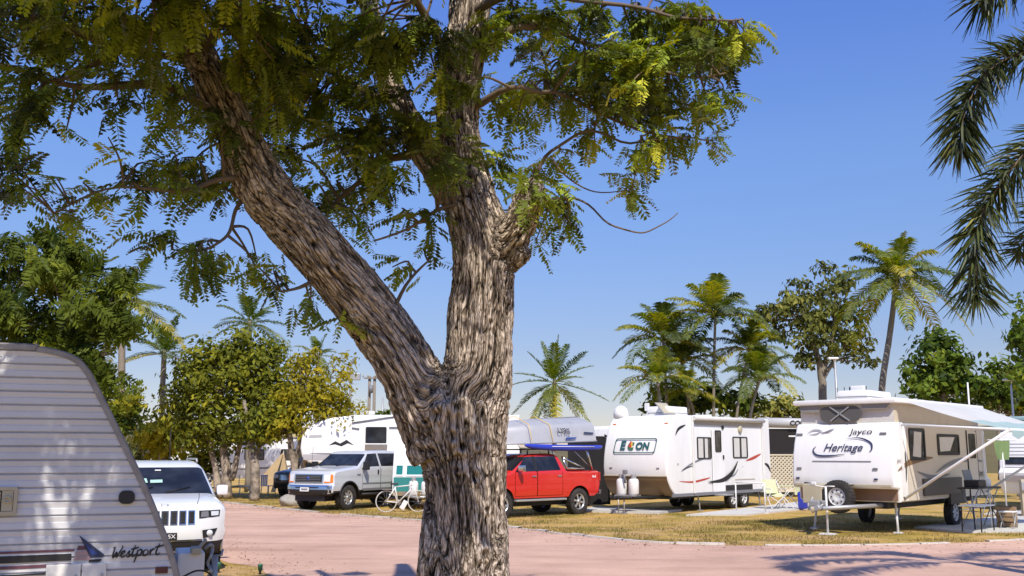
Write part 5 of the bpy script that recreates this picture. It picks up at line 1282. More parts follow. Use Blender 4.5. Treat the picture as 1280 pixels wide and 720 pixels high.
for k in range(n_): m.face([sf(*o[k], -.01), sf(*o[(k + 1) % n_], -.01), sf(*o[(k + 1) % n_], .03), sf(*o[k], .03)]); m.face([sf(*i_[k], .03), sf(*i_[(k + 1) % n_], .03), sf(*i_[(k + 1) % n_], .004), sf(*i_[k], .004)])
v = m.build('fridge_vent', CREAM, wp, smooth=30, merge=True)
poly(sf, i_, 'vent_back', INK, v, .006)
for k in range(6):
    m = MB(); m.box(sf(-1.74, 1.395 + k * .030, .020), (.42, .016, .022), Matrix.Rotation(R(35), 3, 'X')); m.build('louvre', CREAM, v)
m = MB(); m.box(sf(-1.475, 1.478, .014), (.09, .18, .02), sf.rot()); m.lathe([(.035, 0), (.034, -.02), (.02, -.02), (.018, -.008), (.001, -.008)], sf(-1.475, 1.49, .024), 'y', 16); m.build('vent_latch', CREAM, v)
o = rrect(-.555, 1.435, -.415, 1.555, .05); m = MB(); f = m.face([sf(a, b, .025) for a, b in o]); 
for k in range(len(o)): m.face([sf(*o[k], -.005), sf(*o[(k + 1) % len(o)], -.005), sf(*o[(k + 1) % len(o)], .025), sf(*o[k], .025)])
m.build('side_lamp', INK, wp, smooth=40, merge=True)
# stripes, sail emblem and script
poly(sf, [(-5.4, .965), (-.92, 1.005), (-.92, .945), (-5.4, .885)], 'stripe', INK, wp)
poly(sf, [(-5.4, 1.005), (-.90, 1.045), (-.90, 1.025), (-5.4, .98)], 'stripe', MAROON, wp)
poly(sf, [(-5.4, .855), (-.92, .922), (-.92, .895), (-5.4, .815)], 'stripe', MAROON, wp)
poly(sf, [(-5.4, .785), (-1.12, .845), (-1.12, .830), (-5.4, .765)], 'stripe', INK, wp)
PINKP = M('pink_print', (.42, .27, .27), .5)
for b_ in range(3): poly(sf, [(-.905 + .012 * b_, .945 + .045 * b_), (-.755 - .018 * b_, .945 + .045 * b_), (-.772 - .018 * b_, .980 + .045 * b_), (-.893 + .012 * b_, .980 + .045 * b_)], 'sail_emblem', PINKP if b_ != 2 else MAROON, wp, .005)
poly(sf, [(-.868, 1.165), (-.645, .985), (-.66, .965), (-.765, .965)], 'sail_emblem', NAVY, wp, .005)
poly(sf, [(-.815, 1.09), (-.69, .99), (-.755, .985)], 'sail_emblem', BLUEP, wp, .008)
poly(sf, [(-.77, .945), (-.66, .95), (-.68, .925), (-.775, .922)], 'sail_emblem', INK, wp, .005)
script = [  # brush strokes spelling Westport, one list a stroke, x 0..8.2, x-height 1
 [(-.1, 1.55), (.18, 1.75), (.12, .7), (.25, .02), (.62, .9), (.72, .05), (1.15, 1.1), (1.35, 1.75), (1.2, 1.9)],
 [(1.35, .45), (1.85, .75), (1.75, 1.05), (1.4, .75), (1.45, .15), (1.85, 0), (2.2, .35)],
 [(2.2, .35), (2.6, 1.0), (2.55, .55), (2.85, .2), (2.55, -.05), (2.25, .1)],
 [(3.35, 1.9), (3.15, 1.0), (3.1, .2), (3.35, 0), (3.7, .4)], [(2.75, 1.2), (3.3, 1.3), (3.95, 1.45)],
 [(3.85, 1.05), (3.85, .1), (3.7, -1.1)], [(3.85, .75), (4.25, 1.1), (4.55, .7), (4.3, .05), (3.85, .1)],
 [(5.25, 1.0), (4.85, .8), (4.85, .15), (5.25, .0), (5.6, .5), (5.25, 1.0)],
 [(5.85, 1.05), (5.95, .0)], [(5.92, .5), (6.2, 1.0), (6.5, .95)],
 [(7.1, 1.9), (6.85, .9), (6.85, .2), (7.1, 0), (7.5, .3)], [(6.4, 1.25), (7.1, 1.4), (7.9, 1.6)]]
m = MB(); k_ = .0555
for st in script:
    c = smooth_curve([(p[0], p[1], 0) for p in st], 6); nn = len(c)
    ribbon(m, sf, [(-.585 + p.x * k_ + p.y * k_ * .18, .955 + p.y * k_ * .95 + p.x * k_ * .04) for p in c], [.006 + .010 * math.sin(math.pi * (i + .8) / (nn + .6)) for i in range(nn)], .006)
m.build('lettering', INK, wp)
for (a0, a1) in ((-1.12, -.835), (-.825, -.62)):
    m = MB(); m.box(sf((a0 + a1) / 2, .755, .012), (a1 - a0, .32, .03), sf.rot(), bev=.008); h = m.build('locker_door', WHITE2, wp)
    m = MB(); m.box(sf(a1 - .035, .80, .032), (.02, .05, .02), sf.rot()); m.build('latch', GALV, h)
poly(sf, [(-.20, .80), (-.09, .80), (-.09, .86), (-.20, .86)], 'reflector', M('dull_reflector', (.10, .02, .02), .4), wp, .012)
m = MB()
for s in (-1, 1): m.tube([(-.3, s * .8, .5), (1.35, .03 * s, .5)], .05, 6)
m.tube([(1.3, 0, .5), (1.55, 0, .52)], .06, 8); db = m.build('drawbar', GALV, wp)
m = MB(); m.box((.16, -.12, .77), (.26, .62, .28), bev=.02); m.build('tool_box', WHITE2, wp)
m = MB(); m.tube([(.40, -.30, .25), (.40, -.30, .86)], .032, 8); m.tube([(.40, -.30, .86), (.46, -.36, .87), (.47, -.32, .92)], .012, 6); m.lathe([(.001, -.03), (.1, -.03), (.1, .03), (.001, .03)], (.40, -.30, .12), 'y', 16); m.build('jockey_wheel', GALV, wp)
m = MB(); m.tube([(.16, -.38, .90), (.24, -.36, .96), (.30, -.34, 1.03)], .018, 6); m.box((.20, -.40, .93), (.10, .22, .07), bev=.02); m.build('brake_handle', CREAM, wp)
m = MB(); m.tube(smooth_curve([(.30, -.34, .94), (.34, -.40, .98), (.37, -.32, .94), (.35, -.38, .86), (.33, -.32, .79), (.36, -.38, .72), (.34, -.32, .66)], 5), .016, 6); m.build('safety_chain', GALV, wp)
m = MB(); m.tube(smooth_curve([(.05, -1.0, .74), (.18, -1.05, .80), (.30, -1.05, .76), (.33, -1.0, .60), (.30, -.9, .45)], 6), .010, 6); m.build('power_cable', BLACK, wp)
for s in (-1, 1): wheel(wp, -3.2, s * .98, .33, .2, 5, STEELW, steel=True)

# --- curved-nose caravan
a = 40; lf = Vector((math.cos(R(a)), -math.sin(R(a)), 0)); C = Vector((5.12, 32.2, 0)); W = 2.44
ec = root('caravan', 'white curved-nose caravan with a big oval-cornered name badge and two gas bottles', 'caravan', C - lf * (W / 2), heading(a))
EP = [(-7.0, .55), (-.30, .52), (-.05, .60), (.16, .80), (.30, 1.02), (.36, 1.22), (.375, 1.45), (.35, 1.75), (.29, 2.05), (.20, 2.35), (.08, 2.65), (-.08, 2.90), (-.25, 3.05), (-.5, 3.12), (-7.0, 3.14)]
body_profile(EP, W, WHITE, ec, bev=.07, seg=4)
efz = sorted([(z, x) for x, z in EP[1:14]])
def nose_panel(name, z0, z1, y0, y1, mat, off, n=10):
    m = MB(); P = []
    for i in range(n + 1):
        z = z0 + (z1 - z0) * i / n; d = (lerp_poly(efz, z + .02) - lerp_poly(efz, z - .02)) / .04; nn = Vector((1, 0, -d)).normalized()
        P.append(Vector((lerp_poly(efz, z), 0, z)) + nn * off)
    for i in range(n): m.face([(P[i].x, y0, P[i].z), (P[i].x, y1, P[i].z), (P[i + 1].x, y1, P[i + 1].z), (P[i + 1].x, y0, P[i + 1].z)])
    return m.build(name, mat, ec, smooth=60, merge=True)
nose_panel('rock_guard', .55, 1.15, -1.20, 1.20, BROWN, .012)
m = MB(); m.box((lerp_poly(efz, 1.16) + .014, 0, 1.165), (.02, 2.40, .03)); m.build('guard_trim', CREAM, ec)
zc = 2.12; fx = Fr((lerp_poly(efz, zc) + .012, 0, zc), (0, 1, 0), (lerp_poly(efz, zc + .2) - lerp_poly(efz, zc - .2), 0, .4))
m = MB(); ring_poly(m, fx, rrect(-.80, -.25, .80, .25, .09, lean=.12), rrect(-.765, -.215, .765, .215, .07, lean=.12), .02); m.build('badge_frame', TEALP, ec)
text('E', .40, TEALP, ec, fx, -.48, 0, 'lettering', bold=.016, off=.02, shear=.12); text('C', .32, GREENP, ec, fx, -.17, -.02, 'lettering', bold=.02, off=.02, shear=.12); text('ON', .32, TEALP, ec, fx, .28, -.02, 'lettering', bold=.016, off=.02, shear=.12)
for (q, mt_) in (((-.17, .05, .075, 1.5), REDP), ((-.12, .06, .055, 1.3), YELP), ((-.21, -.01, .05, 1.0), REDP), ((-.13, -.02, .05, .8), YELP)):
    cx, cy, r_, k_ = q; poly(fx, [(cx + r_ * .62 * math.cos(R(t)), cy + r_ * k_ * math.sin(R(t))) for t in range(0, 360, 30)], 'emblem', mt_, ec, .024 + .002 * len(ec.children) % .01)
for y in (-1.0, 1.0):
    m = MB(); m.box((lerp_poly(efz, 2.84) + .01, y, 2.84), (.03, .13, .04), bev=.008); m.build('marker_lamp', ORANGE, ec)
for y in (-.9, .9):
    m = MB(); m.box((lerp_poly(efz, 1.42) + .01, y, 1.42), (.02, .10, .03)); m.build('locker_latch', GREYP, ec)
es = Fr((0, W / 2 + .004, 0), (-1, 0, 0), (0, 0, 1))
window(es, 1.56, 1.70, 2.50, 2.42, ec, curtain=((.05, .42), (.55, .78)), split=True)
window(es, 4.05, 1.72, 5.15, 2.46, ec, curtain=((.05, .45), (.6, .95)), split=True)
dm = MB(); dm.box(es(2.97, 1.62, .012), (.84, 2.05, .03), es.rot(), bev=.02); d = dm.build('door', WHITE, ec)
dfr = Fr(es(0, 0, .026), es.u, es.v); window(dfr, 2.74, 1.93, 3.16, 2.66, d, t=.03, name='door_window')
m = MB(); m.box(dfr(3.28, 1.75, .02), (.06, .14, .03), es.rot()); m.build('door_handle', INK, d)
m = MB(); 
for t in (2.545, 3.395): m.box(es(t, 1.62, .006), (.012, 2.07, .008), es.rot())
m.build('door_seal', GREYP, ec)
m = MB(); m.box(es(2.98, .50, .18), (.7, .04, .36), es.rot()); m.build('entry_step', GALV, ec)
m = MB()                                               # rolled awning in its cassette and its folded legs
m.tube([es(1.25, 3.03, .09), es(6.35, 3.05, .09)], .075, 12); m.build('awning_roll', CANVASW, ec)
for t in (1.27, 6.33):
    m = MB(); m.box(es(t, 1.85, .035), (.07, 2.5, .05), es.rot()); m.build('awning_leg', WHITE2, ec)
m = MB(); m.box(es(3.8, 2.90, .012), (5.0, .16, .02), es.rot()); m.build('awning_shade_strip', CANVAS, ec)
def swoosh(fr, pts, wd, name, mat, parent, off=.004):
    m = MB(); c = smooth_curve([(p[0], p[1], 0) for p in pts], 8); n = len(c); ribbon(m, fr, [(p.x, p.y) for p in c], [wd * math.sin(math.pi * (i + .3) / (n + .2)) + .004 for i in range(n)], off); return m.build(name, mat, parent)
swoosh(es, [(.55, 1.35), (1.2, 1.55), (1.9, 1.70), (2.3, 1.72)], .06, 'stripe', GREYP, ec); swoosh(es, [(.5, 1.30), (.9, 1.42), (1.4, 1.5)], .03, 'stripe', INK, ec)
swoosh(es, [(.35, 1.00), (1.2, .96), (2.0, 1.03), (2.4, 1.08)], .06, 'stripe', REDP, ec); swoosh(es, [(2.2, .93), (3.2, .98), (3.9, 1.22), (4.35, 1.62)], .16, 'stripe', INK, ec, .030)
swoosh(es, [(3.6, 1.05), (4.1, 1.14), (4.4, 1.34)], .05, 'stripe', GREYP, ec); swoosh(es, [(5.0, 1.62), (5.6, 1.72), (6.2, 1.86)], .10, 'stripe', REDP, ec)
swoosh(es, [(.2, 2.45), (.4, 2.66), (.85, 2.80)], .09, 'stripe', INK, ec); swoosh(es, [(6.45, 1.52), (6.75, 1.42), (6.95, 1.2)], .12, 'stripe', INK, ec)
m = MB(); m.box(es(3.32, 2.76, .03), (.10, .12, .06), es.rot(), bev=.02); m.build('entry_lamp', INK, ec)
m = MB(); m.lathe([(.13, 0), (.13, .05), (.10, .07), (.001, .07)], es(4.6, 2.72, .0), 'y', 18); m.build('vent_cover', CREAM, ec)
m = MB(); m.box(es(4.75, 1.42, .008), (.02, .02, .016)); m.box(es(.3, 1.55, .008), (.06, .04, .016)); m.build('catch', GREYP, ec)
m = MB(); m.box(es(4.9, .98, .008), (1.5, .02, .012), es.rot()); m.build('hatch_line', CREAM, ec)
m = MB(); m.box(es(3.4, .56, -.01), (6.9, .10, .05), es.rot()); m.build('lower_skirt', GREYP, ec)
for s in (-1, 1):
    for x in (-4.05, -4.85): wheel(ec, x, s * 1.10, .35, .22, 6, STEELW)
m = MB(); m.box((-4.45, 1.14, .62), (2.0, .18, .36)); m.build('wheel_arch', INK, ec)
m = MB(); m.box((-3.4, 0, .50), (6.4, 1.9, .14)); m.build('chassis', BLACK, ec)
aircon(ec, -1.7, .05, 3.13, 1.25, .85, .32)
m = MB(); m.box((-3.6, .3, 3.17), (.5, .5, .10), bev=.03); m.build('roof_hatch', WHITE, ec, smooth=40)
m = MB(); m.tube([(-.5, -.9, 3.12), (-.5, -.9, 3.30)], .05, 8); m.lathe([(.001, .42), (.12, .39), (.22, .30), (.26, .15), (.25, .0), (.001, .0)], (-.45, -1.02, 3.06), 'z', 22); m.build('satellite_dome', WHITE, ec)
m = MB(); m.tube([(-.8, -.2, 3.1), (-.8, -.2, 3.35)], .015, 6); m.box((-.8, -.2, 3.42), (.08, .16, .26), bev=.02); m.build('tv_aerial', LETW, ec)
sp = MB(); rot = Matrix.Rotation(R(-48), 3, 'X') ; sp.box((-1.05, .35, 3.36), (.72, .52, .03), rot); p_ = sp.build('solar_panel', GALV, ec)
sp = MB(); sp.box(Vector((-1.05, .35, 3.36)) + rot @ Vector((0, 0, -.019)), (.66, .46, .008), rot); sp.box(Vector((-1.05, .35, 3.36)) + rot @ Vector((0, 0, .019)), (.66, .46, .008), rot); sp.build('solar_cells', CREAM, p_)
m = MB()
for s in (-1, 1): m.tube([(-.1, s * .8, .52), (1.45, .04 * s, .50)], .05, 6)
m.tube([(1.4, 0, .5), (1.62, 0, .52)], .06, 8); m.build('drawbar', BLACK, ec)
m = MB(); m.box((.78, 0, .56), (.45, .72, .04)); m.build('bottle_tray', GALV, ec)
for y in (-.22, .24): gas_bottle(ec, .78, y, .58, .165, .52)
m = MB(); m.tube([(.92, .02, .95), (.95, 0, 1.15), (.9, -.03, 1.3)], .035, 8); m.box((.9, 0, 1.3), (.12, .14, .14), bev=.03); m.build('gas_regulator', GREYP, ec)
m = MB()
for s in (-1, 1): m.tube([(1.15, s * .11, .02), (1.15, s * .11, .50)], .022, 6)
m.box((1.15, 0, .02), (.12, .40, .03)); m.build('front_jack', GALV, ec)
for t in (1.9, 6.3):
    m = MB(); m.tube([(-t, 1.0, .55), (-t, 1.08, .03)], .03, 6); m.box((-t, 1.08, .02), (.18, .14, .03)); m.build('stabiliser_leg', GALV, ec)

# --- pop-top caravan with its awning out
a = 43; lf = Vector((math.cos(R(a)), -math.sin(R(a)), 0)); C = Vector((9.2, 24.0, 0)); W = 2.6
jy = root('caravan', 'white pop-top caravan with spare wheel on the drawbar and its roof and awning open', 'caravan', C - lf * (W / 2), heading(a))
JP = [(-6.05, .74), (.0, .74), (.03, 1.04), (.32, 1.06), (.36, 1.12), (.35, 1.35), (.30, 1.80), (.20, 2.15), (.08, 2.42), (.02, 2.58), (-.05, 2.62), (-6.0, 2.62), (-6.1, 2.5), (-6.12, 1.4)]
body_profile(JP, W, WHITE, jy, bev=.06, seg=4)
jfz = sorted([(z, x) for x, z in JP[1:11]])
m = MB(); m.box((.04, 0, .90), (.02, W - .14, .27)); m.build('stone_guard', BROWN2, jy)
m = MB(); m.box((.37, 0, 1.13), (.02, W - .16, .05), bev=.006); m.build('boot_lip', CREAM, jy)
def jface(z): return Fr((lerp_poly(jfz, z) + .012, 0, z), (0, 1, 0), (lerp_poly(jfz, z + .15) - lerp_poly(jfz, z - .15), 0, .3))
for z in (1.70,):
    f = jface(z); m = MB(); m.box(f(0, 0, .0), (1.5, .014, .012), f.rot()); m.build('boot_seam', GREYP, jy)
f = jface(2.02)
text('Heritage', .27, NAVY, jy, f, .02, 0, 'lettering', shear=.35, bold=.003, off=.012, width=1.00)
m = MB()
for pts in ([(.10, .23), (.45, .24), (.72, .12), (.76, -.04), (.70, -.10)], [(-.66, .05), (-.74, -.06), (-.62, -.19), (-.25, -.20), (.1, -.16)]):
    c = smooth_curve([(p[0], p[1], 0) for p in pts], 6); n = len(c); ribbon(m, f, [(p.x, p.y) for p in c], [.045 * math.sin(math.pi * (i + .4) / (n + .4)) for i in range(n)], .012)
m.build('swoosh', NAVY, jy)
f = jface(2.40); text('Jayco', .20, INK, jy, f, .45, 0, 'lettering', shear=.15, bold=.001, off=.016, width=.58)
m = MB()
for pts, w_ in (([(-.95, -.02), (-.8, .06), (-.62, .05), (-.55, -.02)], .03), ([(-.9, -.06), (-.7, -.04), (-.6, .02)], .025), ([(-.55, -.03), (-.4, .03), (-.25, .09)], .035), ([(-.6, .0), (-.45, .0), (-.3, .02)], .02)):
    c = smooth_curve([(p[0], p[1], 0) for p in pts], 5); n = len(c); ribbon(m, f, [(p.x, p.y) for p in c], [w_ * math.sin(math.pi * (i + .4) / (n + .4)) for i in range(n)], .016)
m.build('emblem', GREYP, jy)
for y in (-1.16, 1.0):
    m = MB(); m.box((lerp_poly(jfz, 2.36) + .02, y, 2.36), (.04, .16, .05), bev=.01); m.build('marker_lamp', GREYP, jy)
for y, z in ((-1.1, 1.52), (.85, 1.52), (-1.14, 1.28), (.86, 1.28)):
    m = MB(); m.box((lerp_poly(jfz, z) + .015, y, z), (.03, .12 if z > 1.4 else .09, .05 if z > 1.4 else .04), bev=.008); m.build('boot_catch', GREYP if z > 1.4 else NAVY, jy)
m = MB(); m.tube(smooth_curve([(.40, -.95, 1.17), (.46, -.5, 1.13), (.48, .1, 1.12), (.44, .35, 1.14)], 5), .016, 6); m.build('boot_handle', INK, jy)
# pop-top
m = MB(); m.box((-3.02, 0, 3.15), (6.25, W + .06, .13), bev=.045); m.build('pop_top_roof', WHITE, jy, smooth=40)
cp = MB(); zs_ = [2.61, 2.72, 2.84, 2.97, 3.09]; loop = [(-.08, y) for y in np.linspace(-1.2, 1.2, 15)] + [(x, 1.2) for x in np.linspace(-.4, -5.7, 17)] + [(-5.95, y) for y in np.linspace(1.2, -1.2, 9)] + [(x, -1.2) for x in np.linspace(-5.7, -.4, 12)]
G_ = []
for zi, z in enumerate(zs_):
    row = []
    for (x, y) in loop:
        bul = .07 * math.sin(math.pi * zi / 4) * (noise.noise(Vector((x * 1.7, y * 1.7, zi * .8))) + .2)
        nx, ny = (1, 0) if x > -.1 else (-1, 0) if x < -5.9 else (0, 1 if y > 0 else -1)
        row.append(cp.b.verts.new((x + nx * bul + (.0), y + ny * bul, z)))
    G_.append(row)
for r0, r1 in zip(G_, G_[1:]):
    for k in range(len(loop)): f_ = cp.b.faces.new((r0[k], r0[(k + 1) % len(loop)], r1[(k + 1) % len(loop)], r1[k])); f_.material_index = 0 if k < 14 else 1
can = cp.build('canvas_wall', [CANVASW, CANVAS], jy, smooth=60)
cf = Fr((-.02, 0, 0), (0, 1, 0), (0, 0, 1))
cw = poly(cf, rrect(-.62, 2.66, .42, 3.04, .14), 'mesh_window', MESHW, can, .05)
m = MB()
for p, q in (((-.35, 2.68), (.15, 3.03)), ((-.35, 3.03), (.15, 2.68))): m.box(cf((p[0] + q[0]) / 2, (p[1] + q[1]) / 2, .07), (math.hypot(q[0] - p[0], q[1] - p[1]), .03, .02), cf.rot() @ Matrix.Rotation(math.atan2(q[1] - p[1], q[0] - p[0]), 3, 'Z'))
m.build('scissor_lift', GALV, can)
poly(cf, [(.46, 2.95), (1.05, 2.95), (1.18, 3.08), (.46, 3.08)], 'canvas_fold', GREYCAN, can, .055); poly(cf, [(-1.15, 2.92), (-.64, 2.90), (-.64, 3.08), (-1.18, 3.08)], 'canvas_fold', GREYCAN, can, .055)
aircon(jy, -1.0, .1, 3.21, 1.5, .8, .24)
m = MB(); m.tube([(-1.6, -.55, 3.2), (-1.6, -.55, 3.62)], .018, 6); m.tube([(-1.6, -.9, 3.5), (-1.6, -.1, 3.5)], .014, 5)
for y in (-.9, -.7, -.1): m.tube([(-1.6, y, 3.38), (-1.6, y, 3.62)], .012, 5)
ta = m.build('tv_aerial', INK, jy); m = MB(); m.box((-1.58, -.32, 3.48), (.06, .40, .34), bev=.04); m.build('aerial_vane', LETW, ta)
# left side
js = Fr((0, W / 2 + .004, 0), (-1, 0, 0), (0, 0, 1))
poly(js, [(.42, .78), (6.0, .78), (6.0, 2.57), (.52, 2.57), (.46, 1.6)], 'shaded_side_panel', BEIGE_SHADE, jy, .004)  # wall is white; awning shade and some dirt are put into this colour
js2 = Fr((0, W / 2 + .010, 0), (-1, 0, 0), (0, 0, 1))
w1 = window(js2, .62, 1.72, 1.62, 2.50, jy, t=.07, glass=GLASS); poly(js2, [(.78, 1.82), (1.30, 1.78), (1.42, 2.40), (.95, 2.42), (.9, 2.1)], 'curtain', CANVASW, w1, .012)
w2 = window(js2, 2.45, 1.84, 4.0, 2.38, jy, t=.07, glass=GLASS); poly(js2, [(2.6, 1.93), (3.3, 1.95), (3.7, 2.32), (2.6, 2.30)], 'curtain', CANVASW, w2, .012)
m = MB(); m.box(js2(4.95, 1.62, .01), (.72, 1.72, .02), js.rot()); dd = m.build('door', BEIGE_SHADE, jy); poly(js2, rrect(4.68, 1.75, 5.22, 2.42, .05), 'door_window', GLASS, dd, .024)
m = MB(); 
for t in (4.58, 5.32): m.box(js2(t, 1.62, .012), (.02, 1.76, .03), js.rot())
m.build('door_frame', INK, jy)
swoosh(js2, [(-.15, 1.48), (.5, 1.66), (1.2, 1.74), (2.1, 1.78)], .15, 'stripe', TANP, jy, .005); swoosh(js2, [(.32, 1.2), (.36, 1.6), (.34, 1.95)], .06, 'stripe', INK, jy, .007)
swoosh(js2, [(2.2, 1.40), (3.2, 1.62), (4.5, 1.72), (5.9, 1.66)], .12, 'stripe', GREYP, jy, .005); swoosh(js2, [(1.0, 1.45), (2.0, 1.30), (3.2, 1.36)], .10, 'stripe', GREYP, jy, .005)
text('jayco', .16, GREYP, jy, js2, .0, 1.72, 'lettering', off=.003, shear=.2); text('Jayco', .26, INK, jy, js2, 5.6, 1.35, 'lettering', off=.01, shear=.2)
m = MB(); m.box(js2(2.6, 1.06, .03), (2.6, .42, .05), js.rot(), bev=.01); m.build('side_locker', M('dark_locker', (.10, .085, .07), .6), jy)
m = MB(); m.box(js(.18, 1.93, .012), (.09, .12, .025), js.rot(), bev=.02); m.build('water_filler', INK, jy)
m = MB(); m.box(js(.20, .84, .012), (.07, .07, .02), js.rot()); m.build('socket', INK, jy)
wa = MB(); wa.box(js(3.6, .80, .0), (1.1, .42, .08), js.rot()); wa.build('wheel_arch', INK, jy)
for s in (-1, 1): wheel(jy, -3.6, s * 1.16, .36, .22, 6, STEELW)
m = MB(); m.box((-3.0, 0, .66), (6.0, 1.9, .16)); m.build('chassis', BLACK, jy)
# awning
y0, y1, z0, z1 = W / 2 + .06, W / 2 + 2.45, 3.16, 2.40
m = MB(); nx, ny = 26, 10; Gd = []
for i in range(nx + 1):
    x = -.15 - 5.6 * i / nx; row = []
    for j in range(ny + 1):
        t = j / ny; sag = .05 * math.sin(math.pi * t) * (1 + .3 * math.sin(i * .8)) ; row.append(m.b.verts.new((x, y0 + (y1 - y0) * t, z0 + (z1 - z0) * t - sag)))
    Gd.append(row)
for i in range(nx):
    for j in range(ny):
        f_ = m.b.faces.new((Gd[i][j], Gd[i][j + 1], Gd[i + 1][j + 1], Gd[i + 1][j])); f_.material_index = 1 if j >= ny - 4 else 0
aw = m.build('awning', [AWN, AWNB], jy, smooth=60)
m = MB(); m.tube([(-.1, y1, z1), (-5.8, y1, z1)], .045, 10); m.build('awning_roller', LETW, aw)
m = MB(); nn = 28
for i in range(nn):
    xa, xb = -.15 - 5.6 * i / nn, -.15 - 5.6 * (i + 1) / nn; d_ = .16 + .04 * math.sin(i * math.pi / 2); m.face([(xa, y1 + .05, z1), (xb, y1 + .05, z1), (xb, y1 + .06, z1 - d_), (xa, y1 + .06, z1 - .16 - .04 * math.sin((i - 1) * math.pi / 2))])
m.build('awning_valance', AWNB, aw)
for x in (-.12, -5.75):
    m = MB(); m.tube([(x, W / 2 + .05, .84), (x, W / 2 + 1.3, 1.66), (x, y1, z1)], .034, 8); m.build('awning_arm', LETW, aw)
    m = MB(); m.tube([(x, W / 2 + .04, 2.56), (x, y1, z1 + .02)], .026, 8); m.build('awning_rafter', LETW, aw)
    m = MB(); m.box((x, W / 2 + .03, 1.75), (.06, .05, 1.75)); m.build('awning_bracket', LETW, aw)
# drawbar with spare wheel, box, jack
m = MB()
for s in (-1, 1): m.tube([(-.1, s * .85, .66), (1.55, .04 * s, .62)], .055, 6)
m.tube([(1.5, 0, .62), (1.75, 0, .64)], .06, 8); m.build('drawbar', GALV, jy)
wheel(jy, .62, .02, .385, .22, rr=.56, z=.86, name='spare_wheel', axis='x', rim=STEELW, steel=True)
m = MB(); m.box((.55, -.60, .92), (.36, .50, .46), bev=.02); m.build('tool_box', CREAM, jy)
m = MB(); m.box((.95, -.35, .70), (.42, .26, .14), bev=.03); m.tube([(1.0, -.45, .80), (1.15, -.5, .55), (.95, -.6, .60), (.9, -.5, .85)], .02, 6); m.tube([(1.2, -.1, .7), (1.25, -.35, .5), (1.1, -.5, .62)], .018, 6); m.build('hitch_gear', GALV, jy)
m = MB(); m.box((1.05, .12, .62), (.06, .10, .06)); m.build('reflector', REDL, jy)
m = MB(); m.tube([(1.22, 0, .05), (1.22, 0, 1.12)], .026, 8); m.box((1.22, 0, .02), (.26, .34, .03)); m.tube([(1.22, 0, 1.10), (1.22, -.35, 1.14), (1.22, -.42, 1.16)], .016, 6); m.tube([(1.22, 0, 1.12), (1.22, .22, 1.12)], .016, 6); m.box((1.22, -.30, 1.18), (.06, .12, .08), bev=.02); m.build('jack_stand', LETW, jy)
for (x, y, dy) in ((-.35, 1.0, .22), (-5.6, 1.0, .22), (-.35, -1.0, -.22), (-5.6, -1.0, -.22)):
    m = MB(); m.tube([(x, y, .70), (x + .1, y + dy * .3, .03)], .03, 6); m.box((x + .1, y + dy * .3, .02), (.16, .18, .03)); m.build('stabiliser_leg', LETW, jy)

# --- fifth wheel trailer behind the silver pickup
fw = root('caravan', 'long white fifth-wheel trailer with overhanging nose standing behind the silver pickup', 'caravan', (-8.55, 41.6, 0), heading(81))
FP = [(-8.8, .6), (-2.7, .6), (-2.55, 1.50), (-.5, 1.46), (-.2, 1.52), (.05, 1.75), (.12, 2.1), (.08, 2.5), (-.12, 2.85), (-.5, 3.12), (-1.1, 3.30), (-2.0, 3.42), (-8.8, 3.46)]
body_profile(FP, 2.45, WHITE, fw, bev=.09, seg=4)
ff = Fr((0, 1.23, 0), (-1, 0, 0), (0, 0, 1))
w1 = window(ff, 2.45, 2.28, 3.3, 2.94, fw, glass=GLASS, t=.05)
m = MB(); m.box(ff(2.88, 2.10, .20), (.9, .05, .40), Matrix.Rotation(R(-40), 3, 'X')); m.build('propped_shade', WHITE2, w1)
window(ff, 5.05, 1.4, 5.75, 2.1, fw, curtain=((.1, .4),)); window(ff, 6.6, 1.5, 7.6, 2.2, fw)
swoosh(ff, [(.25, 1.88), (1.2, 1.86), (2.2, 1.84)], .05, 'stripe', GREYP, fw)
poly(ff, [(.02, 1.62), (2.3, 1.58), (2.3, 1.82), (.0, 1.84)], 'lower_band', M('silver_band', (.45, .42, .42), .4), fw, .004)
for pts in ([(1.0, 2.20), (1.25, 2.36), (1.45, 2.27), (1.7, 2.42), (2.0, 2.2), (1.75, 2.28), (1.5, 2.16), (1.25, 2.24)],): poly(ff, pts, 'mountain_emblem', INK, fw)
poly(ff, [(.2, 2.50), (.72, 2.52), (.70, 2.62), (.22, 2.60)], 'decal', M('faded_print', (.45, .45, .45), .5), fw, .006)
m = MB()
for p, q in (((1.9, 3.10), (3.6, 3.36)), ((3.6, 3.36), (6.5, 3.36)), ((3.4, 2.92), (4.1, 2.92)), ((4.1, 2.92), (5.6, 2.52)), ((4.1, 2.74), (5.2, 2.30)), ((1.9, 2.9), (2.2, 2.86))): m.tube([ff(*p, .03), ff(*q, .03)], .028, 6)
m.build('awning_rail', GREYP, fw)
m = MB(); m.box(ff(4.9, 2.0, .02), (.03, 2.6, .02), ff.rot()); m.build('panel_seam', GREYP, fw)
aircon(fw, -4.0, 0, 3.45, 1.0, .75, .28); aircon(fw, -2.6, .4, 3.43, .45, .45, .18)
for x in (-5.9, -6.8):
    for s in (-1, 1): wheel(fw, x, s * 1.08, .38, .23, 6, STEELW)
m = MB()
for s in (-1, 1): m.tube([(-2.4, s * .9, 1.5), (-2.4, s * .9, .05)], .05, 6)
m.build('landing_leg', GALV, fw)
m = MB(); m.tube([(-.9, 0, 1.5), (-.9, 0, 1.1)], .08, 8); m.build('king_pin', BLACK, fw)

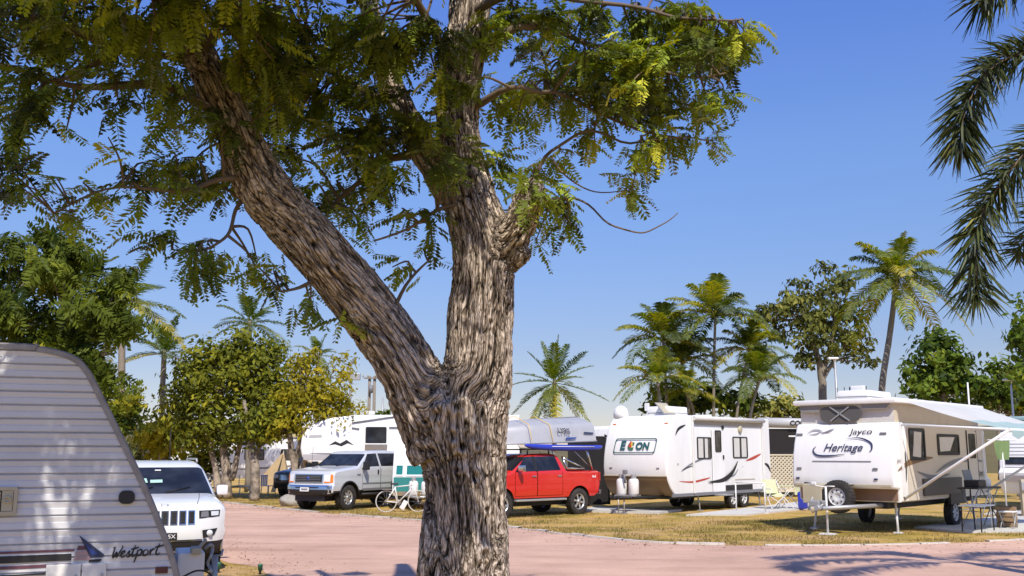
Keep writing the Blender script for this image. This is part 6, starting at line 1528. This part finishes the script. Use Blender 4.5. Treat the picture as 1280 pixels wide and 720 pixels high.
# --- old teal and white caravan behind the bicycle
tc = root('caravan', 'old small white caravan with a teal band half hidden by the big trunk', 'caravan', (-3.02, 34.6, 0), heading(3))
TP = [(-4.2, .45), (-.05, .45), (.08, .60), (.05, 1.10), (-.22, 2.0), (-.38, 2.28), (-.7, 2.42), (-4.0, 2.45), (-4.3, 2.2), (-4.35, 1.0)]
body_profile(TP, 2.15, WHITE, tc, bev=.05)
tf = Fr((.085, 0, .58), (0, 1, 0), (-.03, 0, .5)); poly(tf, [(-1.02, .02), (1.02, .02), (1.02, .50), (-1.02, .50)], 'teal_band', TEAL, tc, .006)
tf = Fr((.055, 0, 1.10), (0, 1, 0), (-.27, 0, .90))
for a0, a1, in ((-.98, -.68), (-.62, .60), (.66, .98)):
    f = window(tf, a0, .02, a1, .42, tc, frame=LETW, glass=M('teal_glass', (.02, .19, .17), .12), t=.04, r=.04)
m = MB(); m.box(tf(.1, .66, .01), (1.2, .05, .02), tf.rot()); m.build('drip_rail', INK, tc)
ts = Fr((0, -1.08, 0), (1, 0, 0), (0, 0, 1)); poly(ts, [(-4.2, .6), (-.02, .6), (-.05, 1.1), (-4.2, 1.1)], 'teal_band', TEAL, tc, .006); window(ts, -1.9, 1.2, -.5, 1.75, tc, frame=LETW)
for s in (-1, 1): wheel(tc, -2.2, s * .95, .32, .2, 5, STEELW)
m = MB()
for s in (-1, 1): m.tube([(-.1, s * .7, .45), (1.1, .03 * s, .45)], .045, 6)
m.build('drawbar', GALV, tc); gas_bottle(tc, .40, -.28, .48, .16, .50); gas_bottle(tc, .40, .14, .48, .16, .48)
m = MB(); m.box((.45, .55, .66), (.3, .45, .3), bev=.03); m.build('tool_box', LETW, tc)

# --- caravan with the black annexe behind the ute
bc_ = root('caravan', 'white caravan with ribbed roof edge and a black shade annexe behind the red ute', 'caravan', (3.2, 41.5, 0), heading(55))
body_profile([(-4.5, .5), (.0, .5), (.1, 1.0), (.05, 2.3), (-.1, 2.85), (-.3, 2.98), (-4.5, 3.0)], 2.4, WHITE, bc_, bev=.06)
bs = Fr((0, 1.2, 0), (-1, 0, 0), (0, 0, 1)); m = MB()
for z in (2.45, 2.6, 2.75): m.box(bs(2.2, z, .006), (4.4, .02, .012), bs.rot())
m.build('rib', GREYP, bc_)
for s in (-1, 1): wheel(bc_, -2.4, s * 1.05, .33, .2, 5, STEELW)
p0, p1 = G(690, 634) * 1, G(756, 628) * 1
m = MB(); rt_ = bc_.matrix_world
inv = (Matrix.Translation(bc_.location) @ Matrix.Rotation(bc_.rotation_euler.z, 4, 'Z')).inverted()
A_, B_ = inv @ Vector((2.0, 36.2, .05)), inv @ Vector((3.55, 37.0, .05)); Gd = []
for i in range(15):
    q = A_.lerp(B_, i / 14); row = []
    for j in range(7):
        t = j / 6; k = .06 * math.sin(i * 1.3) * (1 - t); row.append(m.b.verts.new((q.x + k, q.y + k, .05 + 2.45 * t - (.25 if i == 14 else 0) * (t > .9))))
    Gd.append(row)
for i in range(14):
    for j in range(6): m.b.faces.new((Gd[i][j], Gd[i + 1][j], Gd[i + 1][j + 1], Gd[i][j + 1]))
an = m.build('shade_annexe', BLACKSHADE, bc_, smooth=60)
m = MB(); m.tube(smooth_curve([B_ + Vector((0, 0, 0)), B_ + Vector((.05, .05, 1.5)), B_ + Vector((0, 0, 2.3)), B_.lerp(A_, .1) + Vector((0, 0, 2.5))], 6), .03, 6); m.build('annexe_pole', BLACK, an)

# --- caravan with the lettered black screen and lattice
cc = root('caravan', 'caravan behind a lettered black privacy screen and cream lattice between the two big caravans', 'caravan', (14.6, 46.2, 0), 0)
body_profile([(-3.2, .5), (2.2, .5), (2.35, 1.2), (2.2, 2.8), (1.9, 3.2), (-3.2, 3.25)], 2.3, WHITE2, cc, bev=.06)
cfm = Fr((-1.9, -2.0, 0), (1, 0, 0), (0, 0, 1))
m = MB(); m.tube([cfm(-1.9, 3.22, 0), cfm(1.9, 3.14, 0)], .22, 14); rl = m.build('awning_roll', M('silver_cassette', (.50, .49, .47), .5), cc)
text('CONCEPT', .30, INK, rl, cfm, .15, 3.17, 'lettering', bold=.012, off=.235, shear=.1)
m = MB(); m.box(cfm(0, 2.38, 0), (3.7, 1.12, .02), cfm.rot()); scn = m.build('privacy_screen', BLACKSHADE, cc)
text('AST', .36, LETW, scn, cfm, -.05, 1.99, 'lettering', bold=.02, off=.02, shear=.2); m = MB(); m.box(cfm(.1, 2.62, .014), (1.3, .06, .01), cfm.rot()); m.build('print_line', LETW, scn)
m = MB(); LT = M('cream_lattice', (.62, .55, .40), .7)
x0_, x1_, z0_, z1_ = -1.85, 1.85, .25, 1.80
for sgn in (-1, 1):
    c = -1.6
    while c < 4.2:
        # line z = z0 + sgn*(x - cx)
        pts = []
        for k in range(2):
            pass
        cx = x0_ + c if sgn > 0 else x1_ - c
        ta_, tb_ = 0, z1_ - z0_
        xa, xb = cx, cx + sgn * (z1_ - z0_)
        za, zb2 = z0_, z1_
        lo, hi = 0., 1.
        for (xv, dx) in ((xa, xb - xa),):
            for lim, up_ in ((x0_, False), (x1_, True)):
                tt = (lim - xv) / dx
                if (dx > 0) == up_: hi = min(hi, tt)
                else: lo = max(lo, tt)
        if hi - lo > .02:
            p, q = (xa + (xb - xa) * lo, za + (zb2 - za) * lo), (xa + (xb - xa) * hi, za + (zb2 - za) * hi)
            L_ = math.hypot(q[0] - p[0], q[1] - p[1]); m.box(cfm((p[0] + q[0]) / 2, (p[1] + q[1]) / 2, .03 + .012 * sgn), (L_, .055, .012), cfm.rot() @ Matrix.Rotation(math.atan2(q[1] - p[1], q[0] - p[0]), 3, 'Z'))
        c += .17
m.build('lattice', LT, cc)
m = MB(); m.box(cfm(0, .26, .05), (3.8, .08, .06), cfm.rot()); m.box(cfm(0, 1.81, .05), (3.8, .06, .06), cfm.rot())
for x in (-1.88, 1.88): m.box(cfm(x, 1.03, .05), (.06, 1.6, .06), cfm.rot())
m.build('lattice_frame', LT, cc)
for y in (-1.05, 1.05): wheel(cc, -.5, y, .33, .2, 5, STEELW)

# --- white caravan at the right edge
a = 43; wr = root('caravan', 'white caravan with a wide dark window behind the pale awning at the right edge', 'caravan', (17.35, 33.4, 0), heading(a))
body_profile([(-5.0, .55), (.0, .55), (.25, .9), (.30, 1.25), (.12, 1.4), (.0, 2.3), (-.1, 2.55), (-.4, 2.66), (-5.0, 2.7)], 2.3, WHITE, wr, bev=.05)
wf = Fr((.12, 0, 1.4), (0, 1, 0), (-.12, 0, .9)); window(wf, -.95, .12, .95, .36, wr, glass=GLASS, t=.04, r=.03)
m = MB()
for z in (.02, .44, .56, .68, .80): m.box(wf(0, z, .006), (2.1, .012, .012), wf.rot())
m.build('rib', GREYP, wr)
m = MB(); m.box((.34, 0, 1.05), (.03, 1.9, .20)); m.build('boot_panel', M('brown_grey_boot', (.30, .25, .22), .5), wr)
m = MB(); m.box((-2.5, 0, 3.05), (5.0, 2.3, .12), bev=.04); m.box((-2.5, 0, 2.85), (4.6, 2.0, .4)); m.build('pop_top_roof', AWNB, wr, smooth=40)
ws_ = Fr((0, 1.15, 0), (-1, 0, 0), (0, 0, 1)); window(ws_, 1.0, 1.5, 2.2, 2.1, wr)
for s in (-1, 1): wheel(wr, -2.7, s * 1.0, .33, .2, 5, STEELW)
m = MB()
for s in (-1, 1): m.tube([(-.1, s * .7, .5), (1.2, .03 * s, .5)], .045, 6)
m.build('drawbar', GALV, wr); gas_bottle(wr, .55, -.2, .52); gas_bottle(wr, .55, .2, .52)
m = MB(); m.tube([(1.1, 0, .03), (1.1, 0, .9)], .03, 8); m.build('jockey_wheel', LETW, wr)

# --- caravan and tan tent far behind on the left
lc = root('caravan', 'white caravan glimpsed between the left trees beside the tan tent', 'caravan', (-13.2, 57, 0), 0)
body_profile([(-2.6, .5), (2.4, .5), (2.6, 1.2), (2.4, 2.5), (2.1, 2.75), (-2.6, 2.8)], 2.3, WHITE, lc, bev=.06)
lf_ = Fr((0, -1.155, 0), (1, 0, 0), (0, 0, 1)); window(lf_, -1.6, 1.5, -.5, 2.1, lc); window(lf_, .4, 1.5, 1.6, 2.1, lc)
m = MB(); m.box(lf_(0, 2.72, .02), (4.8, .08, .03), lf_.rot()); m.build('roof_trim', GREYP, lc); swoosh(lf_, [(-2.2, 1.0), (0, 1.1), (2.2, 1.3)], .1, 'stripe', GREYP, lc)
for y in (-1, 1): wheel(lc, -.4, y, .33, .2, 5, STEELW)
lc2 = root('caravan', 'white caravan end showing through the shrubs just above the off-roader roof', 'caravan', (-17.6, 52, 0), heading(10))
body_profile([(-4, .5), (0, .5), (.2, 1.0), (.1, 2.2), (-.2, 2.7), (-4, 2.75)], 2.3, WHITE, lc2, bev=.06); l2 = Fr((.12, 0, 1.5), (0, 1, 0), (-.08, 0, 1)); window(l2, -.8, .1, .8, .5, lc2)
for s in (-1, 1): wheel(lc2, -2.2, s, .33, .2, 5, STEELW)
# ------------------------------------------------------------------ concrete pads, camp gear, poles
def Gp(*pts): return [tuple(G(*p))[:2] for p in pts]
slab([(5.3, 31.0), (7.2, 31.2), (13.2, 38.4), (11.4, 39.6)], .05)
slab([(10.2, 25.9), (10.9, 24.5), (16.5, 24.9), (17.4, 30.5), (14.3, 30.2)], .05)
slab([(1.9, 33.2), (4.6, 31.9), (5.6, 33.6), (2.8, 35.0)], .07)
slab([(14.6, 31.5), (19.5, 29.8), (21, 32), (16, 33.6)], .05)
def P3(x, y, Y): return D(x, y, Y)
# folding camp chair by the curved-nose caravan
ch = root('camp_chair', 'folding camp chair in pale green cloth by the curved-nose caravan', 'chair', (8.85, 33.9, .05), R(-70))
m = MB(); Gd = []
for i in range(7):
    t = i / 6; row = []
    for j in range(7):
        s = j / 6 - .5; row.append(m.b.verts.new((.05 - .38 * t, s * .56, .46 + .06 * t - .07 * math.cos(s * math.pi))))
    Gd.append(row)
for i in range(6):
    for j in range(6): m.b.faces.new((Gd[i][j], Gd[i][j + 1], Gd[i + 1][j + 1], Gd[i + 1][j]))
m.build('seat', PALEGREEN, ch, smooth=60)
m = MB(); Gd = []
for i in range(6):
    t = i / 5; Gd.append([m.b.verts.new((-.34 - .16 * t - .06 * math.cos((j / 6 - .5) * math.pi), (j / 6 - .5) * .56, .50 + .46 * t)) for j in range(7)])
for i in range(5):
    for j in range(6): m.b.faces.new((Gd[i][j], Gd[i][j + 1], Gd[i + 1][j + 1], Gd[i + 1][j]))
m.build('backrest', PALEGREEN, ch, smooth=60)
for s in (-1, 1):
    m = MB(); m.tube([(.12, s * .30, .0), (-.50, s * .30, .96)], .014, 6); m.build('leg', LETW, ch)
    m = MB(); m.tube([(-.42, s * .30, .0), (.14, s * .30, .62)], .014, 6); m.build('leg', LETW, ch)
    m = MB(); m.box((-.12, s * .31, .66), (.5, .05, .025)); m.build('armrest', LETW, ch)
m = MB(); m.tube([(.10, -.3, .03), (-.0, .3, .44)], .011, 5); m.tube([(.10, .3, .03), (-.0, -.3, .44)], .011, 5); m.build('cross_brace', LETW, ch)
tb = root('camp_table', 'folding table draped in pale green cloth beside the camp chair', 'table', (9.35, 34.5, .05), R(-40))
m = MB(); m.box((0, 0, .74), (.8, .6, .03)); m.build('table_top', PALEGREEN, tb)
m = MB(); Gd = []
for i in range(13):
    y = -.31 + .62 * i / 12; Gd.append([m.b.verts.new((.41 + .02 * math.sin(i * 1.9) * j, y, .757 - .10 * j)) for j in range(4)])
for i in range(12):
    for j in range(3): m.b.faces.new((Gd[i][j], Gd[i + 1][j], Gd[i + 1][j + 1], Gd[i][j + 1]))
m.build('cloth_edge', PALEGREEN, tb)
for s in (-1, 1):
    m = MB(); m.tube([(-.36, s * .27, 0), (.36, s * .27, .73)], .014, 6); m.build('leg', LETW, tb)
    m = MB(); m.tube([(.36, s * .27, 0), (-.36, s * .27, .73)], .014, 6); m.build('leg', LETW, tb)
bg_ = root('bag', 'small blue bag standing on the pad beside the camp chair', 'bag', (9.75, 34.1, .05), R(-30))
m = MB(); m.box((0, 0, .28), (.30, .22, .56), bev=.06); m.build('bag_body', BLUE, bg_, smooth=40); m = MB(); m.tube([(-.08, 0, .55), (-.06, 0, .68), (.06, 0, .68), (.08, 0, .55)], .012, 5); m.build('handle', INK, bg_)
hr = root('handrail', 'free standing white tube rail in front of the curved-nose caravan wheel', 'rail', (7.25, 32.9, .0), R(-44))
m = MB()
for s in (0, 1.05):
    m.tube([(s, 0, .0), (s, 0, .95)], .022, 8); m.box((s, 0, .02), (.16, .16, .03))
m.tube([(0, 0, .95), (1.05, 0, .95)], .022, 8); m.tube([(.9, 0, .95), (.98, 0, .80), (1.05, 0, .93)], .02, 6); m.build('rail_frame', LETW, hr)
# gear under the pop-top awning
axd = Vector((math.sin(R(43)), math.cos(R(43)), 0)); ltd = Vector((math.cos(R(43)), -math.sin(R(43)), 0)); C0 = Vector((9.2, 24, 0)); RZ = math.atan2(axd.y, axd.x)
def aw(t, l, z=.05): return C0 + axd * t + ltd * l + Vector((0, 0, z))
kt = root('camp_kitchen', 'dark folding camp kitchen bench under the pale awning', 'camp table', aw(3.1, .75), RZ)
m = MB(); m.box((0, 0, .98), (1.7, .5, .035)); m.build('bench_top', INK, kt)
for x in (-.8, .8):
    m = MB(); m.tube([(x, -.22, 0), (x * .9, .22, .97)], .014, 6); m.tube([(x, .22, 0), (x * .9, -.22, .97)], .014, 6); m.build('leg', GALV, kt)
m = MB(); m.tube([(-.8, -.23, .2), (0, -.23, .9), (.8, -.23, .2)], .014, 6); m.tube([(-.8, .23, .45), (.8, .23, .45)], .012, 6); m.tube([(0, -.23, .0), (0, -.23, .95)], .014, 6); m.build('brace', LETW, kt)
st = root('gas_stove', 'small black stove sitting on the camp kitchen bench', 'stove', aw(2.8, .75, 1.046), RZ)
m = MB(); m.box((0, 0, .09), (.55, .36, .18), bev=.02); m.build('stove_body', INK, st); m = MB(); m.box((0, .17, .30), (.55, .02, .26), Matrix.Rotation(R(-12), 3, 'X')); m.build('lid', GREYP, st)
ck = root('water_jug', 'white water jug standing on the camp kitchen bench', 'jug', aw(3.65, .75, 1.0), RZ)
m = MB(); m.lathe([(.001, 0), (.10, 0), (.11, .02), (.11, .22), (.05, .28), (.04, .31), (.001, .31)], (0, 0, 0), 'z', 16); m.build('jug_body', LETW, ck); m = MB(); m.tube([(.10, 0, .06), (.17, 0, .12), (.10, 0, .22)], .014, 6); m.build('handle', LETW, ck)
lt = root('folding_table', 'low pale folding table in front of the camp kitchen', 'table', aw(1.75, 1.1), RZ)
m = MB(); m.box((0, 0, .60), (.95, .55, .03), bev=.008); m.build('table_top', LETW, lt)
for x in (-.40, .40):
    for y in (-.22, .22): m = MB(); m.tube([(x, y, .59), (x * 1.1, y, 0)], .016, 6); m.build('leg', INK, lt)
stl = root('folding_stool', 'small grey folding stool beside the wooden crate under the awning', 'stool', aw(3.2, 1.35), RZ)
m = MB(); m.box((0, 0, .40), (.36, .34, .03), bev=.01); m.build('seat', LETW, stl)
for s in (-1, 1): m = MB(); m.tube([(-.16, s * .15, 0), (.16, s * .15, .39)], .013, 6); m.tube([(.16, s * .15, 0), (-.16, s * .15, .39)], .013, 6); m.build('leg', GALV, stl)
cr = root('wooden_crate', 'brown wooden crate on the pad under the awning', 'crate', aw(3.75, 1.15), RZ + .2)
for z in (.06, .19, .32, .45):
    m = MB()
    for sx in (-1, 1): m.box((sx * .24, 0, z), (.02, .40, .10))
    for sy in (-1, 1): m.box((0, sy * .21, z), (.50, .02, .10))
    m.build('slat', WOOD, cr)
m = MB()
for sx in (-1, 1):
    for sy in (-1, 1): m.box((sx * .215, sy * .185, .26), (.03, .03, .52))
m.box((0, 0, .015), (.46, .38, .02)); m.build('frame', WOOD, cr)
ob = root('clothes_rack', 'thin white line pole with a green towel behind the open awning', 'clothes pole', D(1243, 640, 29.5) * 1, 0)
ob.location = (15.45, 31.8, .0)
m = MB(); m.tube([(0, 0, 0), (0, 0, 2.35)], .025, 8); m.tube([(-.45, 0, 2.30), (.45, 0, 2.30)], .018, 6); m.build('pole', LETW, ob)
tw_ = MB(); Gd = []
for i in range(9):
    x = -.26 + .52 * i / 8; Gd.append([tw_.b.verts.new((x * (1 - .05 * j), .03 * math.sin(i * 1.1 + j * .4) - .02, 2.28 - .085 * j)) for j in range(8)])
for i in range(8):
    for j in range(7): tw_.b.faces.new((Gd[i][j], Gd[i + 1][j], Gd[i + 1][j + 1], Gd[i][j + 1]))
t_ = tw_.build('towel', GREENF, None, smooth=70); t_.location = ob.location; setprops(t_, 'green towel hanging from the line pole behind the awning', 'towel')
pp = root('service_post', 'short pale post with curled grey hose near the right edge', 'post', (15.6, 31.0, 0), 0)
m = MB(); m.box((0, 0, .55), (.14, .14, 1.1), bev=.01); m.build('post', CREAM, pp); m = MB(); m.box((0, -.10, .9), (.2, .1, .26), bev=.01); m.build('tap_box', GALV, pp); m = MB(); m.tube(smooth_curve([(.0, -.12, .8), (.25, -.2, .5), (.35, -.2, .12), (.6, -.3, .05), (.8, -.1, .05)], 6), .02, 6); m.build('hose', LETW, pp)
# bicycle in front of the teal caravan
bk = root('bicycle', 'white framed bicycle parked on the grass in front of the teal caravan', 'bicycle', (-3.58, 33.2, 0), R(8))
for x, r_ in ((-.52, .335), (.52, .335)):
    m = MB(); m.tube([(x + r_ * math.cos(R(t)), 0, r_ + .005 + r_ * math.sin(R(t))) for t in range(0, 361, 15)], .020, 6, cap=False); wl = m.build('wheel', M('whitewall_tyre', (.55, .53, .48), .8), bk)
    m = MB()
    for k in range(10): m.tube([(x, 0, r_), (x + r_ * .96 * math.cos(R(36 * k)), 0, r_ + r_ * .96 * math.sin(R(36 * k)))], .003, 4)
    m.lathe([(.001, -.04), (.03, -.04), (.03, .04), (.001, .04)], (x, 0, r_), 'y', 10); m.build('spokes', CHROME, wl)
m = MB(); 
for p, q in (((-.52, 0, .335), (-.14, 0, .30)), ((-.14, 0, .30), (-.26, 0, .86)), ((-.52, 0, .335), (-.24, 0, .78)), ((-.14, 0, .30), (.36, 0, .80)), ((-.25, 0, .80), (.34, 0, .86)), ((.33, 0, .92), (.52, 0, .335))): m.tube([p, q], .020, 6)
m.build('frame', LETW, bk)
m = MB(); m.tube([(.31, -.28, 1.02), (.30, -.12, 1.04), (.33, 0, .96), (.30, .12, 1.04), (.31, .28, 1.02)], .014, 6); m.build('handlebar', CHROME, bk)
m = MB(); m.box((-.27, 0, .90), (.25, .14, .06), bev=.025); m.build('saddle', INK, bk); m = MB(); m.box((-.5, 0, .72), (.32, .14, .02)); m.tube([(-.52, .06, .34), (-.5, .06, .72)], .008, 5); m.build('rear_carrier', CHROME, bk)
m = MB(); m.lathe([(.001, -.01), (.09, -.01), (.09, .01), (.001, .01)], (-.14, .05, .30), 'y', 16); m.tube([(-.14, .08, .30), (-.05, .08, .16)], .012, 5); m.box((-.05, .12, .15), (.09, .09, .02)); m.build('crank', GALV, bk)
m = MB(); m.box((.05, .02, .22), (.16, .12, .30), Matrix.Rotation(R(30), 3, 'Y'), bev=.02); m.build('pannier', LETW, bk)
# tan tent, stone, folded lounger, camp clutter on the left
tn = root('tent', 'tan canvas awning tent with an open dark doorway among the left trees', 'tent', (-11.9, 50, 0), 0)
tn.scale = (.62, .62, .85)
m = MB(); a_, b_, c_, d_ = (-1.5, 0, .0), (1.3, 0, 0), (1.0, .6, 2.3), (.0, .3, 2.0)
m.face([(-1.6, -.8, .0), (-.4, -.6, .0), (.9, .2, 2.3)]); m.face([(-.4, -.6, 0), (.15, -.5, 0), (.9, .2, 2.3)]); m.face([(.5, -.4, 0), (1.5, 0, 0), (.9, .2, 2.3)]); m.face([(1.5, 0, 0), (1.4, 2, 0), (.9, .2, 2.3)]); m.face([(-1.6, -.8, 0), (.9, .2, 2.3), (1.4, 2, 0), (-1.4, 2, 0)]); m.build('canvas', TANC, tn)
m = MB(); m.face([(.15, -.47, 0), (.5, -.37, 0), (.88, .24, 2.2)]); m.build('doorway', INK, tn); m = MB(); m.tube([(.92, .16, 0), (.9, .2, 2.36)], .03, 6); m.build('tent_pole', GALV, tn)
bo = root('boulder', 'pale rounded boulder at the road edge by the silver pickup bumper', 'rock', (-8.0, 36.9, 0), 0)
m = MB(); bmesh.ops.create_icosphere(m.b, subdivisions=4, radius=.42)
for v in m.b.verts: v.co *= 1 + .22 * noise.noise(v.co * 3) + .06 * noise.noise(v.co * 11); v.co.z = v.co.z * .62 + .16
m.build('stone', STONE, bo, smooth=60)
fl = root('sun_lounger', 'folded metal lounger frame leaning on the dark trunk behind the off-roader', 'lounger', (-12.6, 42.6, 0), R(20))
m = MB()
for x in (-.5, .5): m.tube([(x, 0, .02), (x, .45, .95)], .02, 6)
for k in range(7): t = k / 6; m.tube([(-.5, .45 * t, .05 + .88 * t), (.5, .45 * t, .05 + .88 * t)], .014, 5)
for k in range(6): m.tube([(-.5 + .17 * k, 0.0, .05), (-.3 + .17 * k, .45, .93)], .010, 5)
m.build('frame', LETW, fl)
for i, (x, y, rz, mt_, lab) in enumerate([(-11.9, 45.2, .3, LETW, 'white plastic garden chair nearest the dark trunk among the left trees'), (-11.0, 45.8, -.5, LETW, 'white plastic garden chair turned away beside the pale flaky trunk')]):
    gc = root('garden_chair', lab, 'chair', (x, y, 0), rz, 'white garden chairs under the left trees')
    m = MB(); m.box((0, 0, .43), (.45, .45, .03), bev=.01); m.build('seat', mt_, gc); m = MB()
    for k in range(4): m.box((-.22 - .04, -.17 + .113 * k, .66), (.025, .07, .46))
    m.box((-.26, 0, .88), (.03, .45, .06)); m.build('backrest', mt_, gc)
    for sx in (-.2, .2):
        for sy in (-.2, .2): m = MB(); m.tube([(sx, sy, .43), (sx * 1.15, sy * 1.15, 0)], .02, 6); m.build('leg', mt_, gc)
yb = root('cabin', 'small yellow rendered cabin end seen between the left trees', 'cabin', (-17.5, 75, 0), 0)
m = MB(); m.box((0, 0, 1.8), (5, 4, 3.6)); m.build('wall', YELBLD, yb); m = MB(); m.prism([(-2.8, 3.6), (2.8, 3.6), (2.8, 3.75), (0, 4.3), (-2.8, 3.75)], (0, 2.3, 0), (1, 0, 0), (0, 0, 1), 4.6); m.build('roof', WHITE2, yb); yf = Fr((0, -2.01, 0), (1, 0, 0), (0, 0, 1)); window(yf, -1.2, 1.2, 0, 2.3, yb); window(yf, .8, 1.2, 1.8, 2.3, yb)
for i, (px, py) in enumerate(((273, 716), (325, 718))):
    p = G(px, py); gl = root('garden_light', 'small dark garden light on the dirt ' + ('nearer the ribbed caravan' if i == 0 else 'nearer the big trunk'), 'garden light', (p.x, p.y, 0), 0, 'small garden lights at the dirt edge')
    m = MB(); m.tube([(0, 0, 0), (0, 0, .08)], .018, 8); m.build('stake', BLACK, gl); m = MB(); m.lathe([(.001, .06), (.035, .06), (.04, .14), (.045, .15), (.001, .17)], (0, 0, 0), 'z', 12); m.build('lamp_head', GREENP, gl)
# poles and lamps
fp = root('floodlight_pole', 'tall thin pole with sports floodlights behind the fifth-wheel roof', 'light pole', (D(437, 520, 62).x, 62, 0))
ztop = D(437, 448, 62).z; zb_ = D(437, 470, 62).z
m = MB(); m.tube([(0, 0, 0), (0, 0, ztop - .8)], [.11, .06], 8); m.build('pole', GREYP, fp)
m = MB(); m.box((.35, 0, zb_ - .05), (.5, .3, .42), bev=.03); m.box((0, 0, zb_), (.24, .24, .8), bev=.03); m.build('floodlight', GALV, fp); m = MB(); m.box((.1, 0, ztop - .2), (.16, .16, .7), Matrix.Rotation(R(35), 3, 'Y'), bev=.03); m.tube([(0, 0, ztop - 1), (0, 0, ztop - .3)], .05, 6); m.build('floodlight', GREYP, fp)
up_ = root('utility_poles', 'pair of thick timber power poles with a crossarm left of the big trunk', 'power poles', (D(464, 520, 64).x, 64, 0))
up_.name = 'power_pole'
zt_ = D(464, 470, 64).z; w_ = D(468, 520, 64).x - D(462, 520, 64).x
m = MB(); m.tube([(-w_ * .5, 0, 0), (-w_ * .5, 0, zt_)], [.12, .09], 10); m.tube([(w_ * .55, 0, 0), (w_ * .55, 0, zt_)], [.12, .09], 10); m.build('pole', BARK3, up_)
m = MB(); m.box((0, -.16, zt_ - .15), (1.0, .08, .09)); m.build('crossarm', BARK3, up_); m = MB()
for x in (-.55, -.25, .25, .55): m.lathe([(.001, 0), (.05, 0), (.03, .1), (.05, .14), (.001, .2)], (x, -.16, zt_ - .09), 'z', 10)
m.build('insulator', CREAM, up_); m = MB(); m.lathe([(.001, 0), (.13, 0), (.13, .5), (.001, .5)], (w_ * .55 - .2, -.2, zt_ - 1.1), 'z', 12); m.build('transformer', GREYP, up_)
def lamp(px, ytop, ybot, Y, name, lab, head=True, mat=GALV, wd=.055):
    b = D(px, ybot, Y); o = root(name, lab, 'lamp post' if head else 'pole', (b.x, Y, 0)); zt = D(px, ytop, Y).z
    m = MB(); m.tube([(0, 0, 0), (0, 0, zt)], [wd * 1.3, wd], 8); m.build('pole', mat, o)
    if head: m = MB(); m.box((-.08, 0, zt + .04), (.46, .22, .09), bev=.03); m.tube([(0, 0, zt - .1), (0, 0, zt + .06)], .06, 6); m.build('lamp_head', LETW, o)
    return o
lamp(1046, 449, 497, 44, 'street_lamp', 'flat headed street lamp on a grey pole in front of the gum tree', wd=.05)
lamp(1266, 476, 510, 42, 'street_lamp', 'white flat headed lamp post at the right edge', mat=LETW, wd=.04)
lamp(1211, 478, 500, 38, 'flag_pole', 'thin white pole rising above the far end of the awning', False, LETW, .03)
lamp(478, 497, 520, 60, 'flag_pole', 'thin pale pole between the power poles and the big trunk', False, GALV, .05)
